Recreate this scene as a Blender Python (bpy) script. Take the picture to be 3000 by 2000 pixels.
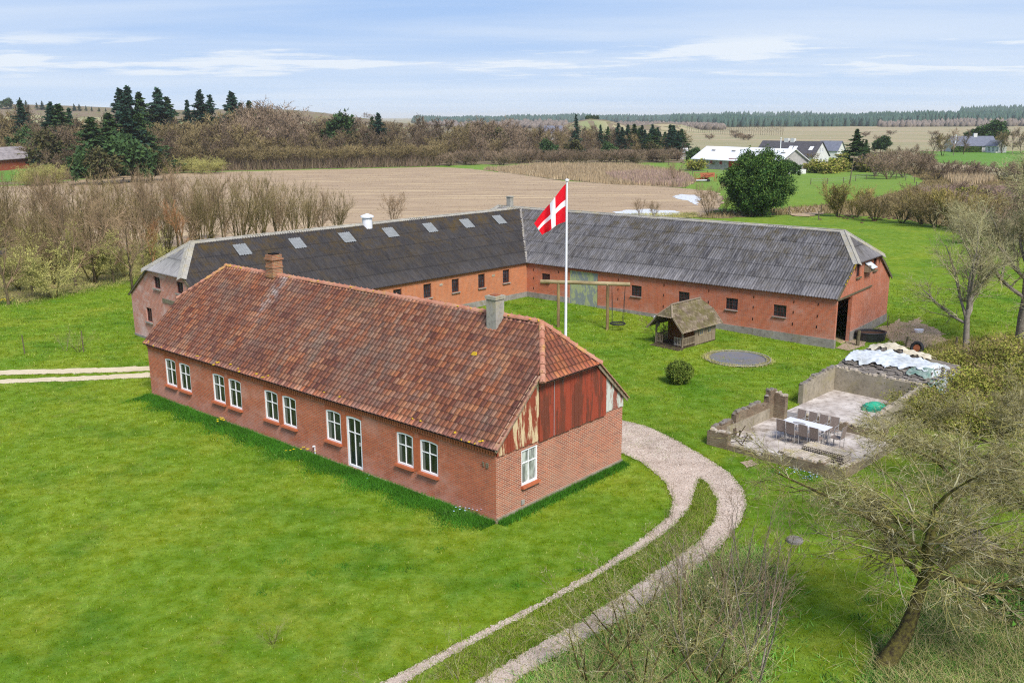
import bpy, bmesh, math, random
import numpy as np
from mathutils import Vector, Matrix, noise as mnoise
from mathutils.geometry import delaunay_2d_cdt
for o in list(bpy.data.objects): bpy.data.objects.remove(o)
S=bpy.context.scene; COL=S.collection
R=math.radians
# ------------------------------------------------------------------ camera
FOC,PITCH,ROLL,CH=2718.89,.2374,-.0047,13.19
KD=3000/2352
cd=bpy.data.cameras.new('camera'); cam=bpy.data.objects.new('camera',cd); COL.objects.link(cam)
cd.sensor_width=36; cd.lens=36*FOC/3000; cd.clip_start=.5; cd.clip_end=40000
cam.matrix_world=Matrix.Translation((0,0,CH))@Matrix.Rotation(math.pi/2-PITCH,4,'X')@Matrix.Rotation(ROLL,4,'Z')
S.camera=cam
# ------------------------------------------------------------------ sky and sun
SUN_AZ,SUN_EL=R(158),R(48)       # compass direction the sun stands in (0 = +Y, clockwise), elevation
W=bpy.data.worlds.new('World'); S.world=W; W.use_nodes=True
wt=W.node_tree; wt.nodes.clear()
def wn(t,**k):
    n=wt.nodes.new(t)
    for a,b in k.items(): setattr(n,a,b)
    return n
sky=wn('ShaderNodeTexSky',sky_type='NISHITA',sun_disc=False,sun_elevation=SUN_EL,sun_rotation=SUN_AZ,altitude=20,air_density=1.0,dust_density=1.2,ozone_density=2.2)
tc=wn('ShaderNodeTexCoord'); sp=wn('ShaderNodeSeparateXYZ'); wt.links.new(tc.outputs['Generated'],sp.inputs[0])
def wm(op,a,b=None,c=None,clamp=False):
    n=wn('ShaderNodeMath',operation=op,use_clamp=clamp)
    for i,v in enumerate((a,b,c)):
        if v is None: continue
        if isinstance(v,(int,float)): n.inputs[i].default_value=v
        else: wt.links.new(v,n.inputs[i])
    return n.outputs[0]
zc=wm('MAXIMUM',sp.outputs[2],0.0)
zz=wm('ADD',zc,.055)
cx=wm('DIVIDE',sp.outputs[0],zz); cy=wm('DIVIDE',sp.outputs[1],zz)
cb=wn('ShaderNodeCombineXYZ'); wt.links.new(cx,cb.inputs[0]); wt.links.new(cy,cb.inputs[1])
def wnoise(scale,det,rough,sx,sy,off,dist=0):
    mp=wn('ShaderNodeMapping'); mp.inputs['Scale'].default_value=(sx,sy,1); mp.inputs['Location'].default_value=off
    wt.links.new(cb.outputs[0],mp.inputs[0])
    n=wn('ShaderNodeTexNoise'); n.inputs['Scale'].default_value=scale; n.inputs['Detail'].default_value=det; n.inputs['Roughness'].default_value=rough; n.inputs['Distortion'].default_value=dist
    wt.links.new(mp.outputs[0],n.inputs[0]); return n.outputs[0]
def wramp(f,lo,hi):
    n=wn('ShaderNodeMapRange',interpolation_type='SMOOTHSTEP'); n.inputs[1].default_value=lo; n.inputs[2].default_value=hi
    wt.links.new(f,n.inputs[0]); return n.outputs[0]
n1=wnoise(.30,7,.55,.55,1.5,(3.1,.4,0),.3)      # long cirrus veils
n2=wnoise(.62,9,.62,.75,1.1,(7.7,2.2,0),.1)      # low cumulus puffs
veil=wm('MULTIPLY',wramp(n1,.30,.72),.60)
band=wm('MULTIPLY',wramp(zc,.030,.046),wm('SUBTRACT',1.0,wramp(zc,.062,.085)))
puff=wm('MULTIPLY',wm('MULTIPLY',wramp(n2,.49,.60),band),.85)
hz=wm('MULTIPLY',wm('SUBTRACT',1.0,wramp(zc,.0,.30)),.0)
fac=wm('MINIMUM',wm('ADD',wm('ADD',veil,puff),hz),.93)
mx=wn('ShaderNodeMix',data_type='RGBA'); mx.inputs[7].default_value=(5.3,5.75,6.3,1)
tint=wn('ShaderNodeMix',data_type='RGBA',blend_type='MULTIPLY'); tint.inputs[0].default_value=1; tint.inputs[7].default_value=(1.0,1.07,1.30,1)
lowc=wn('ShaderNodeMix',data_type='RGBA'); lowc.inputs[6].default_value=(3.9,4.85,6.15,1); lowc.inputs[7].default_value=(2.15,3.45,5.8,1)
wt.links.new(wm('POWER',wramp(zc,.0,.14),.8),lowc.inputs[0])
base=wn('ShaderNodeMix',data_type='RGBA'); wt.links.new(wramp(zc,.10,.42),base.inputs[0]); wt.links.new(lowc.outputs[2],base.inputs[6])
wt.links.new(sky.outputs[0],tint.inputs[6]); wt.links.new(tint.outputs[2],base.inputs[7]); wt.links.new(base.outputs[2],mx.inputs[6]); wt.links.new(fac,mx.inputs[0])
bg=wn('ShaderNodeBackground'); bg.inputs[1].default_value=.09; wt.links.new(mx.outputs[2],bg.inputs[0])
wo=wn('ShaderNodeOutputWorld'); wt.links.new(bg.outputs[0],wo.inputs[0])
sl=bpy.data.lights.new('sun','SUN'); sl.energy=2.9; sl.angle=R(18); sl.color=(1,.955,.89)
so=bpy.data.objects.new('sun',sl); COL.objects.link(so)
sd=Vector((math.sin(SUN_AZ)*math.cos(SUN_EL),math.cos(SUN_AZ)*math.cos(SUN_EL),math.sin(SUN_EL)))
so.rotation_euler=sd.to_track_quat('Z','Y').to_euler(); so.location=(60,60,80)
S.view_settings.view_transform='Standard'; S.view_settings.look='None'; S.view_settings.gamma=1; S.view_settings.exposure=.82
S.render.engine='CYCLES'; S.cycles.use_denoising=False; S.cycles.filter_width=1.15; S.cycles.max_bounces=6; S.cycles.volume_bounces=1; S.cycles.diffuse_bounces=3; S.cycles.glossy_bounces=2; S.cycles.transmission_bounces=2
# ------------------------------------------------------------------ terrain height and photo rays
NEAR=[(22,56,7,-.38),(0,71,8,.12),(-24,58,7,.12)]
FAR=[(-520,960,210,90,27.5),(-215,900,75,70,12.5),(60,700,22,24,11.5),(118,720,18,24,8),(-60,1300,300,60,3)]
def gz(x,y):
    z=0.
    for a,b,s,h in NEAR: z=z+h*np.exp(-((x-a)**2+(y-b)**2)/(2*s*s))
    for a,b,s,t,h in FAR: z=z+h*np.exp(-((x-a)**2/(2*s*s)+(y-b)**2/(2*t*t)))
    return z
def ray(dx,dy):
    X=dx*KD-1500;Y=dy*KD-1000; c,s=math.cos(ROLL),math.sin(ROLL)
    X,Y=c*X+s*Y,-s*X+c*Y; cp,sp_=math.cos(PITCH),math.sin(PITCH)
    return X,FOC*cp-Y*sp_,-FOC*sp_-Y*cp
def G(dx,dy,z=None):
    "point of the ground seen at photo position (dx,dy)"
    r=ray(dx,dy)
    if z is not None:
        t=(z-CH)/r[2]; return (r[0]*t,r[1]*t)
    h=0.
    for _ in range(6):
        t=(h-CH)/r[2]; h=float(gz(r[0]*t,r[1]*t)) if r[1]*t<400 else 0.
    return (r[0]*t,r[1]*t)
def XatY(dx,dy,Y):
    r=ray(dx,dy); t=Y/r[1]; return r[0]*t,CH+r[2]*t
# ------------------------------------------------------------------ node helpers
class NT:
    def __init__(s,name,rough=.8,spec=.3):
        s.m=bpy.data.materials.new(name); s.m.use_nodes=True; s.t=s.m.node_tree
        s.b=s.t.nodes['Principled BSDF']; s.b.inputs['Roughness'].default_value=rough
        s.b.inputs['Specular IOR Level'].default_value=spec
    def n(s,t,ins=None,**k):
        n=s.t.nodes.new('ShaderNode'+t)
        for a,b in k.items(): setattr(n,a,b)
        for a,b in (ins or {}).items():
            i=n.inputs[a]
            if hasattr(b,'is_linked') or isinstance(b,bpy.types.NodeSocket): s.t.links.new(b,i)
            else: i.default_value=b
        return n
    def m_(s,op,a,b=0.,clamp=False): return s.n('Math',{0:a,1:b},operation=op,use_clamp=clamp).outputs[0]
    def obj(s): return s.n('TexCoord').outputs['Object']
    def pos(s): return s.n('NewGeometry').outputs['Position']
    def uv(s): return s.n('TexCoord').outputs['UV']
    def map(s,v,scale=(1,1,1),loc=(0,0,0),rot=(0,0,0)): return s.n('Mapping',{0:v,1:loc,2:rot,3:scale}).outputs[0]
    def noise(s,v,scale,det=4,rough=.55,dist=0): return s.n('TexNoise',{'Vector':v,'Scale':scale,'Detail':det,'Roughness':rough,'Distortion':dist}).outputs[0]
    def ramp(s,f,lo,hi,a=0.,b=1.): return s.n('MapRange',{0:f,1:lo,2:hi,3:a,4:b}).outputs[0]
    def mix(s,f,a,b,blend='MIX'):
        n=s.t.nodes.new('ShaderNodeMix'); n.data_type='RGBA'; n.blend_type=blend
        for i,v in ((0,f),(6,a),(7,b)):
            if isinstance(v,bpy.types.NodeSocket): s.t.links.new(v,n.inputs[i])
            elif i==0: n.inputs[0].default_value=v
            else: n.inputs[i].default_value=(*v[:3],1)
        return n.outputs[2]
    def cr(s,f,stops):
        n=s.t.nodes.new('ShaderNodeValToRGB'); e=n.color_ramp.elements
        while len(e)<len(stops): e.new(.5)
        for el,(p,c) in zip(e,stops): el.position=p; el.color=(*c[:3],1)
        s.t.links.new(f,n.inputs[0]); return n.outputs[0]
    def col(s,c):
        if isinstance(c,bpy.types.NodeSocket): s.t.links.new(c,s.b.inputs['Base Color'])
        else: s.b.inputs['Base Color'].default_value=(*c,1)
        return s
    def bump(s,h,st=.5,d=.02):
        n=s.n('Bump',{'Strength':st,'Distance':d,'Height':h}); s.t.links.new(n.outputs[0],s.b.inputs['Normal']); return s
M={}
def simple(name,c,rough=.7,spec=.3,var=.25,scale=3.,c2=None,bump=0,metal=0,stretch=(1,1,1)):
    t=NT(name,rough,spec); v=t.map(t.obj(),stretch); f=t.noise(v,scale,6,.6)
    c2=c2 or tuple(x*(1-var) for x in c)
    t.col(t.mix(t.ramp(f,.35,.65),c,c2)); t.b.inputs['Metallic'].default_value=metal
    if bump: t.bump(t.noise(v,scale*6,5,.6),bump,.02)
    M[name]=t.m; return t.m
def brick(name,c1,c2,mort,white=0.,wcol=(.5,.42,.38),dark=.3,wsc=.5,bw=.24,rh=.068,ms=.011):
    t=NT(name,.88,.2); uv=t.uv()
    br=t.n('TexBrick',{'Vector':uv,'Color1':(*c1,1),'Color2':(*c2,1),'Mortar':(*mort,1),'Scale':1.,'Mortar Size':ms,'Mortar Smooth':.15,'Bias':-.1,'Brick Width':bw,'Row Height':rh})
    o=t.pos(); f=t.noise(o,.9,6,.62); c=t.mix(t.ramp(f,.35,.68,0,dark),br.outputs[0],tuple(x*.45 for x in c2))
    g=t.noise(o,4.5,5,.7); c=t.mix(t.ramp(g,.4,.7,0,.3),c,tuple(min(1,x*1.5) for x in c1))
    if white:
        w=t.noise(t.map(o,(1,1,1.8)),wsc,8,.72); zq=t.n('SeparateXYZ',{0:o}).outputs[2]; w=t.m_('ADD',w,t.ramp(zq,.1,1.2,.10,-.03)); c=t.mix(t.ramp(w,.48,.64,0,white),c,wcol)
    t.col(c); t.bump(t.m_('SUBTRACT',1.,br.outputs[1]),.5,.012); M[name]=t.m; return t.m
# ------------------------------------------------------------------ mesh building
class MB:
    def __init__(s): s.v=[];s.f=[];s.uv=[];s.mi=[];s.cm=0
    def q(s,*p,uv=None):
        i=len(s.v); s.v+= [tuple(map(float,a)) for a in p]; s.f.append(tuple(range(i,i+len(p)))); s.uv.append(uv); s.mi.append(s.cm); return s
    def box(s,c,d,rot=0.,M4=None,taper=0.):
        hx,hy,hz=d[0]/2,d[1]/2,d[2]/2; P=[]
        for z in (-1,1):
            k=1-taper if z>0 else 1
            for x,y in ((-1,-1),(1,-1),(1,1),(-1,1)): P.append(Vector((x*hx*k,y*hy*k,z*hz)))
        m=M4 or (Matrix.Translation(c)@Matrix.Rotation(rot,4,'Z'))
        P=[m@p for p in P]
        for f in ((3,2,1,0),(4,5,6,7),(0,1,5,4),(1,2,6,5),(2,3,7,6),(3,0,4,7)): s.q(*[P[i] for i in f])
        return s
    def bx(s,x0,x1,y0,y1,z0,z1): return s.box(((x0+x1)/2,(y0+y1)/2,(z0+z1)/2),(abs(x1-x0),abs(y1-y0),abs(z1-z0)))
    def beam(s,a,b,w,h=None,up=(0,0,1)):
        a=Vector(a);b=Vector(b);d=b-a;L=d.length; d.normalize(); u=Vector(up)
        if abs(d.dot(u))>.98: u=Vector((1,0,0))
        x=d.cross(u).normalized(); z=x.cross(d)
        m=Matrix((x,d,z)).transposed().to_4x4(); m.translation=(a+b)/2
        return s.box(None,(w,L,h or w),M4=m)
    def tube(s,pts,r,n=10,cap=True,r2=None):
        pts=[Vector(p) for p in pts]; rings=[]; N=len(pts)
        for i,p in enumerate(pts):
            d=(pts[min(i+1,N-1)]-pts[max(i-1,0)]).normalized(); u=Vector((0,0,1)) if abs(d.z)<.9 else Vector((1,0,0))
            x=d.cross(u).normalized(); y=x.cross(d); rr=r if r2 is None else r+(r2-r)*i/(N-1)
            if isinstance(r,(list,tuple)): rr=r[i]
            rings.append([p+x*rr*math.cos(2*math.pi*k/n)+y*rr*math.sin(2*math.pi*k/n) for k in range(n)])
        for a,b in zip(rings,rings[1:]):
            for k in range(n): s.q(a[k],a[(k+1)%n],b[(k+1)%n],b[k])
        if cap: s.q(*rings[0][::-1]); s.q(*rings[-1])
        return s
    def ring(s,c,R0,r,n=28,m=6,sq=1.):
        P=[[Vector(c)+Vector(((R0+r*math.cos(b))*math.cos(a),(R0+r*math.cos(b))*math.sin(a)*sq,r*math.sin(b))) for b in [2*math.pi*j/m for j in range(m)]] for a in [2*math.pi*i/n for i in range(n)]]
        for i in range(n):
            for j in range(m): s.q(P[i][j],P[(i+1)%n][j],P[(i+1)%n][(j+1)%m],P[i][(j+1)%m])
        return s
    def poly(s,poly2,holes,O,U,V,off=0):
        "planar polygon with holes; O origin, U,V axes; (a,b) -> O+aU+bV"
        O=Vector(O);U=Vector(U);V=Vector(V)
        vs=[Vector(p) for p in poly2]; ed=[(i,(i+1)%len(vs)) for i in range(len(vs))]
        for h in holes:
            k=len(vs); vs+=[Vector(p) for p in h]; ed+=[(k+i,k+(i+1)%len(h)) for i in range(len(h))]
        ov,_,of,_,_,_=delaunay_2d_cdt(vs,ed,[],1,1e-5)
        def inside(p,pl):
            c=False;n=len(pl)
            for i in range(n):
                x1,y1=pl[i];x2,y2=pl[(i+1)%n]
                if (y1>p[1])!=(y2>p[1]) and p[0]<(x2-x1)*(p[1]-y1)/(y2-y1)+x1: c=not c
            return c
        nr=U.cross(V)
        for f in of:
            c=sum((ov[i] for i in f),Vector((0,0)))/len(f)
            if any(inside(c,h) for h in holes) or not inside(c,poly2): continue
            P=[O+U*ov[i].x+V*ov[i].y for i in f]
            if (P[1]-P[0]).cross(P[2]-P[0]).dot(nr)<0: P=P[::-1]
            s.q(*P)
        return s
    def reveal(s,h,O,U,V,D):
        O=Vector(O);U=Vector(U);V=Vector(V);D=Vector(D); n=len(h)
        P=[O+U*a+V*b for a,b in h]
        for i in range(n): s.q(P[i],P[(i+1)%n],P[(i+1)%n]+D,P[i]+D)
        return s
    def build(s,name,mat,parent=None,smooth=False):
        me=bpy.data.meshes.new(name); me.from_pydata(s.v,[],s.f)
        mats=mat if isinstance(mat,(list,tuple)) else [mat]
        for m in mats: me.materials.append(m)
        if len(mats)>1: me.polygons.foreach_set('material_index',s.mi)
        ul=me.uv_layers.new(name='UVMap'); n=len(me.loops)
        v=np.array(s.v).reshape(-1,3); li=np.empty(n,int); me.loops.foreach_get('vertex_index',li)
        nr=np.empty(len(me.polygons)*3); me.polygons.foreach_get('normal',nr); nr=nr.reshape(-1,3)
        tot=np.empty(len(me.polygons),int); me.polygons.foreach_get('loop_total',tot)
        ln=np.repeat(nr,tot,axis=0); P=v[li]; hl=np.hypot(ln[:,0],ln[:,1]); flat=np.abs(ln[:,2])>.8
        tx=-ln[:,1]/np.maximum(hl,1e-9); ty=ln[:,0]/np.maximum(hl,1e-9)
        u=np.where(flat,P[:,0],P[:,0]*tx+P[:,1]*ty); w=np.where(flat,P[:,1],P[:,2])
        UV=np.stack([u,w],1)
        if any(x is not None for x in s.uv):
            k=0
            for f,x in zip(s.f,s.uv):
                if x is not None: UV[k:k+len(f)]=x
                k+=len(f)
        ul.data.foreach_set('uv',UV.astype(np.float32).ravel())
        if smooth: me.polygons.foreach_set('use_smooth',[True]*len(me.polygons))
        me.update(); o=bpy.data.objects.new(name,me); COL.objects.link(o)
        if parent: o.parent=parent
        return o
def mesh_np(name,V,F,mat,parent=None,uv=None,smooth=False):
    "V (n,3), F (m,k) arrays"
    me=bpy.data.meshes.new(name); V=np.asarray(V,np.float32); F=np.asarray(F,np.int32); k=F.shape[1]
    me.vertices.add(len(V)); me.vertices.foreach_set('co',V.ravel()); me.loops.add(F.size); me.loops.foreach_set('vertex_index',F.ravel())
    me.polygons.add(len(F)); me.polygons.foreach_set('loop_start',np.arange(0,F.size,k,dtype=np.int32)); me.polygons.foreach_set('loop_total',np.full(len(F),k,np.int32))
    if smooth: me.polygons.foreach_set('use_smooth',np.ones(len(F),bool))
    if uv is not None:
        ul=me.uv_layers.new(name='UVMap'); ul.data.foreach_set('uv',np.asarray(uv,np.float32)[F.ravel()].ravel())
    for m in (mat if isinstance(mat,(list,tuple)) else [mat]): me.materials.append(m)
    me.update(calc_edges=True); me.validate(); o=bpy.data.objects.new(name,me); COL.objects.link(o)
    if parent: o.parent=parent
    return o
def tag(o,label=None,cat=None,group=None,kind=None):
    if label: o['label']=label
    if cat: o['category']=cat
    if group: o['group']=group
    if kind: o['kind']=kind
    return o
def thing(name,label,cat,loc=(0,0,0),rz=0.,group=None):
    o=bpy.data.objects.new(name,None); COL.objects.link(o); o.empty_display_size=.3
    o.location=loc; o.rotation_euler=(0,0,rz); return tag(o,label,cat,group)
def dup(root,loc,rz=0.,sc=1.,label=None,group=None):
    r=root.copy(); COL.objects.link(r); r.location=loc; r.rotation_euler=(0,0,rz); r.scale=(sc,sc,sc) if not isinstance(sc,tuple) else sc
    if label: r['label']=label
    if group: r['group']=group
    for ch in root.children:
        c=ch.copy(); COL.objects.link(c); c.parent=r
        for g in ch.children:
            d=g.copy(); COL.objects.link(d); d.parent=c
    return r
rng=np.random.default_rng(7); random.seed(7)
def in_poly(P,poly):
    x,y=P[:,0],P[:,1]; c=np.zeros(len(P),bool); n=len(poly)
    for i in range(n):
        x1,y1=poly[i];x2,y2=poly[(i+1)%n]
        if y1==y2: continue
        c^=((y1>y)!=(y2>y))&(x<(x2-x1)*(y-y1)/(y2-y1)+x1)
    return c
def scatter(poly,n,rg=rng):
    p=np.array(poly); lo,hi=p.min(0),p.max(0); out=np.zeros((0,2))
    while len(out)<n:
        q=rg.uniform(lo,hi,(max(n,200),2)); out=np.vstack([out,q[in_poly(q,poly)]])
    return out[:n]
def gp(pts): return [G(*p) for p in pts]
def sheet(name,poly,mat,off=.02,jit=.08,step=.5,grid=3.,kind='structure',zadd=0):
    "ground-hugging sheet with a ragged edge"
    r=random.Random(hash(name)%999 if 0 else len(name)*7+int(abs(poly[0][0]))); B=[]
    n=len(poly)
    for i in range(n):
        a=Vector(poly[i]);b=Vector(poly[(i+1)%n]); k=max(1,int((b-a).length/step)); nn=Vector((-(b-a).y,(b-a).x)).normalized() if (b-a).length>0 else Vector((0,0))
        for j in range(k): B.append(a.lerp(b,j/k)+nn*r.gauss(0,jit))
    arr=np.array([tuple(p) for p in B]); lo,hi=arr.min(0),arr.max(0)
    gx,gy=np.meshgrid(np.arange(lo[0],hi[0],grid),np.arange(lo[1],hi[1],grid)); q=np.stack([gx.ravel(),gy.ravel()],1); q=q[in_poly(q,[tuple(p) for p in B])]
    vs=B+[Vector(p) for p in q.tolist()]; ed=[(i,(i+1)%len(B)) for i in range(len(B))]
    ov,_,of,_,_,_=delaunay_2d_cdt(vs,ed,[],1,1e-4)
    V=np.array([tuple(v) for v in ov]); z=gz(V[:,0],V[:,1])+off
    F=[f for f in of if len(f)==3]; F=[f if (V[f[1]][0]-V[f[0]][0])*(V[f[2]][1]-V[f[0]][1])-(V[f[1]][1]-V[f[0]][1])*(V[f[2]][0]-V[f[0]][0])>0 else f[::-1] for f in F]
    o=mesh_np(name,np.column_stack([V,z]),F,mat); tag(o,kind=kind); return o
def blades(P,h,w,lean=.35,rg=rng):
    "triangle blades: P (n,3) feet, h heights, w widths"
    n=len(P); a=rg.uniform(0,2*math.pi,n); h=np.broadcast_to(h,n); w=np.broadcast_to(w,n)
    d=np.stack([np.cos(a),np.sin(a),np.zeros(n)],1)*w[:,None]/2
    l=rg.normal(0,lean,(n,2))*h[:,None]
    t=P+np.column_stack([l,h]); V=np.stack([P-d,P+d,t],1).reshape(-1,3); return V,np.arange(3*n).reshape(-1,3)
# roof plane as a real height field
def roof_surf(O,U,Vd,vmax,lo,hi,prof,us,vs,name,mat,parent,sag=0.02,thick=None):
    O=np.array(O,float);U=np.array(U,float);Vd=np.array(Vd,float);N=np.cross(U,Vd); N=N if N[2]>0 else -N
    vv=np.array(vs); nu,nv=len(us),len(vv)
    uu,ww=np.meshgrid(us,vv[:,0]); L=np.array([lo(v) for v in vv[:,0]])[:,None]; H=np.array([hi(v) for v in vv[:,0]])[:,None]
    uc=np.clip(uu,L,H); h=prof(uc,ww)+vv[:,1][:,None]
    h=h+sag*(np.sin(uc*.55+1)*np.sin(ww*.9)+.5*np.sin(uc*1.7)*np.sin(ww*1.3+2))*np.minimum(1,ww/1.)
    P=O+uc[...,None]*U+ww[...,None]*Vd+h[...,None]*N
    idx=np.arange(nu*nv).reshape(nv,nu)
    F=np.stack([idx[:-1,:-1],idx[:-1,1:],idx[1:,1:],idx[1:,:-1]],-1).reshape(-1,4)
    du=(uc[:-1,1:]-uc[:-1,:-1]+uc[1:,1:]-uc[1:,:-1]).ravel(); F=F[du>1e-5]
    if np.cross(U,Vd)[2]<0: F=F[:,::-1]
    uvs=np.stack([uc.ravel(),ww.ravel()],1)
    return mesh_np(name,P.reshape(-1,3),F,mat,parent,uvs)
def tile_vs(vmax,p,step):
    o=[];k=0
    while k*p<vmax-.02:
        o.append((k*p,step)); o.append((min((k+1)*p-.004,vmax),.0)); k+=1
    return o
# ------------------------------------------------------------------ woody plants
def tubes(S_,n=3):
    A=np.array([s[0] for s in S_]);B=np.array([s[1] for s in S_]);ra=np.array([s[2] for s in S_]);rb=np.array([s[3] for s in S_])
    d=B-A; L=np.linalg.norm(d,axis=1,keepdims=True); d=d/np.maximum(L,1e-9); up=np.where(np.abs(d[:,2:3])<.9,np.array([[0,0,1.]]),np.array([[1.,0,0]]))
    x=np.cross(d,up); x/=np.linalg.norm(x,axis=1,keepdims=True); y=np.cross(x,d); V=[]
    for P,r in ((A-d*ra[:,None]*.3,ra),(B,rb)):
        for k in range(n):
            t=2*math.pi*k/n; V.append(P+(x*math.cos(t)+y*math.sin(t))*r[:,None])
    V=np.stack(V,1); m=len(A); b=(np.arange(m)*2*n)[:,None,None]
    F=np.array([[k,(k+1)%n,n+(k+1)%n,n+k] for k in range(n)])[None]+b
    return V.reshape(-1,3),F.reshape(-1,4)
def twigs(S_,rg):
    A=np.array([s[0] for s in S_]);B=np.array([s[1] for s in S_]);r=np.array([s[2] for s in S_]); n=len(A)
    x=np.cross(B-A,rg.normal(size=(n,3))); x/=np.linalg.norm(x,axis=1,keepdims=True)+1e-9
    V=np.stack([A-x*r[:,None],A+x*r[:,None],B+x*r[:,None]*.35,B-x*r[:,None]*.35],1).reshape(-1,3)
    return V,np.arange(4*n).reshape(-1,4)
def cat(parts):
    V=[];F=[];o=0
    for v,f in parts: V.append(v);F.append(f+o);o+=len(v)
    return np.vstack(V),np.vstack(F)
def grow(seed,levels,L0,r0,dirs=None,tropism=.15,wig=.25,lean=(0,0),stems=1,spread0=.3,rmin=.01,flat=0.):
    """levels: list of (children per branch, angle deg, length ratio, segments, first child fraction)"""
    rg=np.random.default_rng(seed); segs=[]
    def br(p,d,L,r,lv,rg):
        nseg=levels[lv][3] if lv<len(levels) else 2
        last=lv>=len(levels)-1; n=0 if last else levels[lv+1][0]
        fs=levels[lv+1][4] if not last else 0; ts=sorted(rg.uniform(fs,1,n)) if n else []
        k=0; pos=p.copy(); r1=r
        for i in range(nseg):
            d=d+rg.normal(0,wig,3)*(1 if lv else .45)+np.array([0,0,tropism]); 
            if flat and lv>=1 and d[2]>.5: d[2]*=1-flat
            d/=np.linalg.norm(d); q=pos+d*L/nseg
            r2=max(rmin*.6,r*(1-(i+1)/nseg*.72)); segs.append((pos,q,r1,r2,lv))
            while k<len(ts) and ts[k]<=(i+1)/nseg:
                f=ts[k]*nseg-i; c=pos+(q-pos)*f; ang=R(levels[lv+1][1])*rg.uniform(.6,1.3)
                a=rg.normal(size=3); a-=a@d*d; a/=np.linalg.norm(a)
                nd=d*math.cos(ang)+a*math.sin(ang)
                br(c,nd,L*levels[lv+1][2]*rg.uniform(.6,1.25)*(1.12-.45*ts[k]),max(rmin,(r1+(r2-r1)*f)*.62),lv+1,np.random.default_rng(int(rg.integers(2**31)))); k+=1
            pos=q;r1=r2
    for s in range(stems):
        a=rg.uniform(0,2*math.pi); d=np.array([lean[0]+math.cos(a)*spread0*(stems>1),lean[1]+math.sin(a)*spread0*(stems>1),1.]); d/=np.linalg.norm(d)
        br(np.array([math.cos(a)*.12*(stems>1),math.sin(a)*.12*(stems>1),-.1]),d,L0*rg.uniform(.8,1.1),r0,0,np.random.default_rng(int(rg.integers(2**31))))
    return segs,rg
def woody(root,segs,rg,mats,tl=1,leaf=None,nside=6,sx=None):
    """adds trunk + crown meshes to root; leaf=(count, size) little bud/leaf faces on the twigs"""
    mxl=max(s[4] for s in segs)
    T=[s for s in segs if s[4]<tl]; C=[s for s in segs if tl<=s[4]<mxl]; W_=[s for s in segs if s[4]==mxl]
    def B(name,parts,mat):
        v,f=cat(parts)
        return mesh_np(name,v,f,mat,root)
    tk=B('trunk',[tubes(T,nside)],mats[0]); parts=[]
    if C: parts.append(tubes(C,3))
    parts.append(twigs(W_,rg))
    if leaf:
        n,sz=leaf; ii=rg.integers(0,len(W_),n); A=np.array([W_[i][0] for i in ii]);Bq=np.array([W_[i][1] for i in ii]); P=A+(Bq-A)*rg.uniform(0,1,(n,1))
        a=rg.normal(size=(n,3));b=rg.normal(size=(n,3)); s=sz*rg.uniform(.5,1.3,(n,1)); a*=s/np.linalg.norm(a,axis=1,keepdims=True); b*=s/np.linalg.norm(b,axis=1,keepdims=True)
        parts.append((np.stack([P,P+a,P+a+b,P+b],1).reshape(-1,3),np.arange(4*n).reshape(-1,4)))
    cr=B('crown',parts,mats[1]); return root
def spruce(root,seed,H,Rb,mats,nb=110,per=16,sz=.5,droop=.25,bare=.12,irr=.25,top=1.):
    rg=np.random.default_rng(seed); V=[];bs=[]
    for i in range(nb):
        h=bare+(1-bare)*(i+rg.uniform())/nb; z=h*H; L=Rb*((1-h)**1.0)*rg.uniform(1-irr*2,1+irr)*1.3+.12
        if h>.93: L=min(L,.45)
        a=rg.uniform(0,2*math.pi); t=np.linspace(.12,1,per)+rg.uniform(-.03,.03,per)
        x=L*t; zz=z-droop*L*t+.32*droop*L*t**3*1.6+rg.uniform(-.1,.25)*L*t*.4
        P=np.stack([x*math.cos(a),x*math.sin(a),zz],1); bs.append((P[0]*np.array([0,0,1]),P[-1],.03*H/12+.02,.01,1))
        k=4
        for j in range(k):
            s=sz*(1.1-.6*h)*rg.uniform(.6,1.3,(per,1))*(1.15-.5*t[:,None]); sd=np.array([[-math.sin(a),math.cos(a),0]])*rg.choice([-1,1])
            o=P+rg.normal(0,.12,(per,3))*s; tip=o+(sd*rg.uniform(.3,1.,(per,1))+np.array([[math.cos(a),math.sin(a),0]])*rg.uniform(.1,.8,(per,1))+np.array([[0,0,1.]])*rg.uniform(-.55,.2,(per,1)))*s
            w=rg.normal(0,.28,(per,3))*s; V.append(np.stack([o-w,o+w,tip],1).reshape(-1,3))
    t=np.linspace(.9,1.0,7)
    for tt in t:
        for j in range(4):
            a=rg.uniform(0,6.28); o=np.array([0,0,tt*H]); tip=o+np.array([math.cos(a),math.sin(a),.9])*sz*.6*(1.2-tt*.5); w=rg.normal(0,.15,3)*sz; V.append(np.stack([o-w,o+w,tip]))
    V=np.vstack(V); F=np.arange(len(V)).reshape(-1,3)
    v,f=tubes([(np.array([0,0,-.2]),np.array([0,0,H*.55]),H*.017,H*.01,0),(np.array([0,0,H*.54]),np.array([0,0,H*.99]),H*.01,.015,0)]+bs,5)
    mesh_np('trunk',v,f,mats[0],root); mesh_np('crown',V,F,mats[1],root); return root
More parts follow.
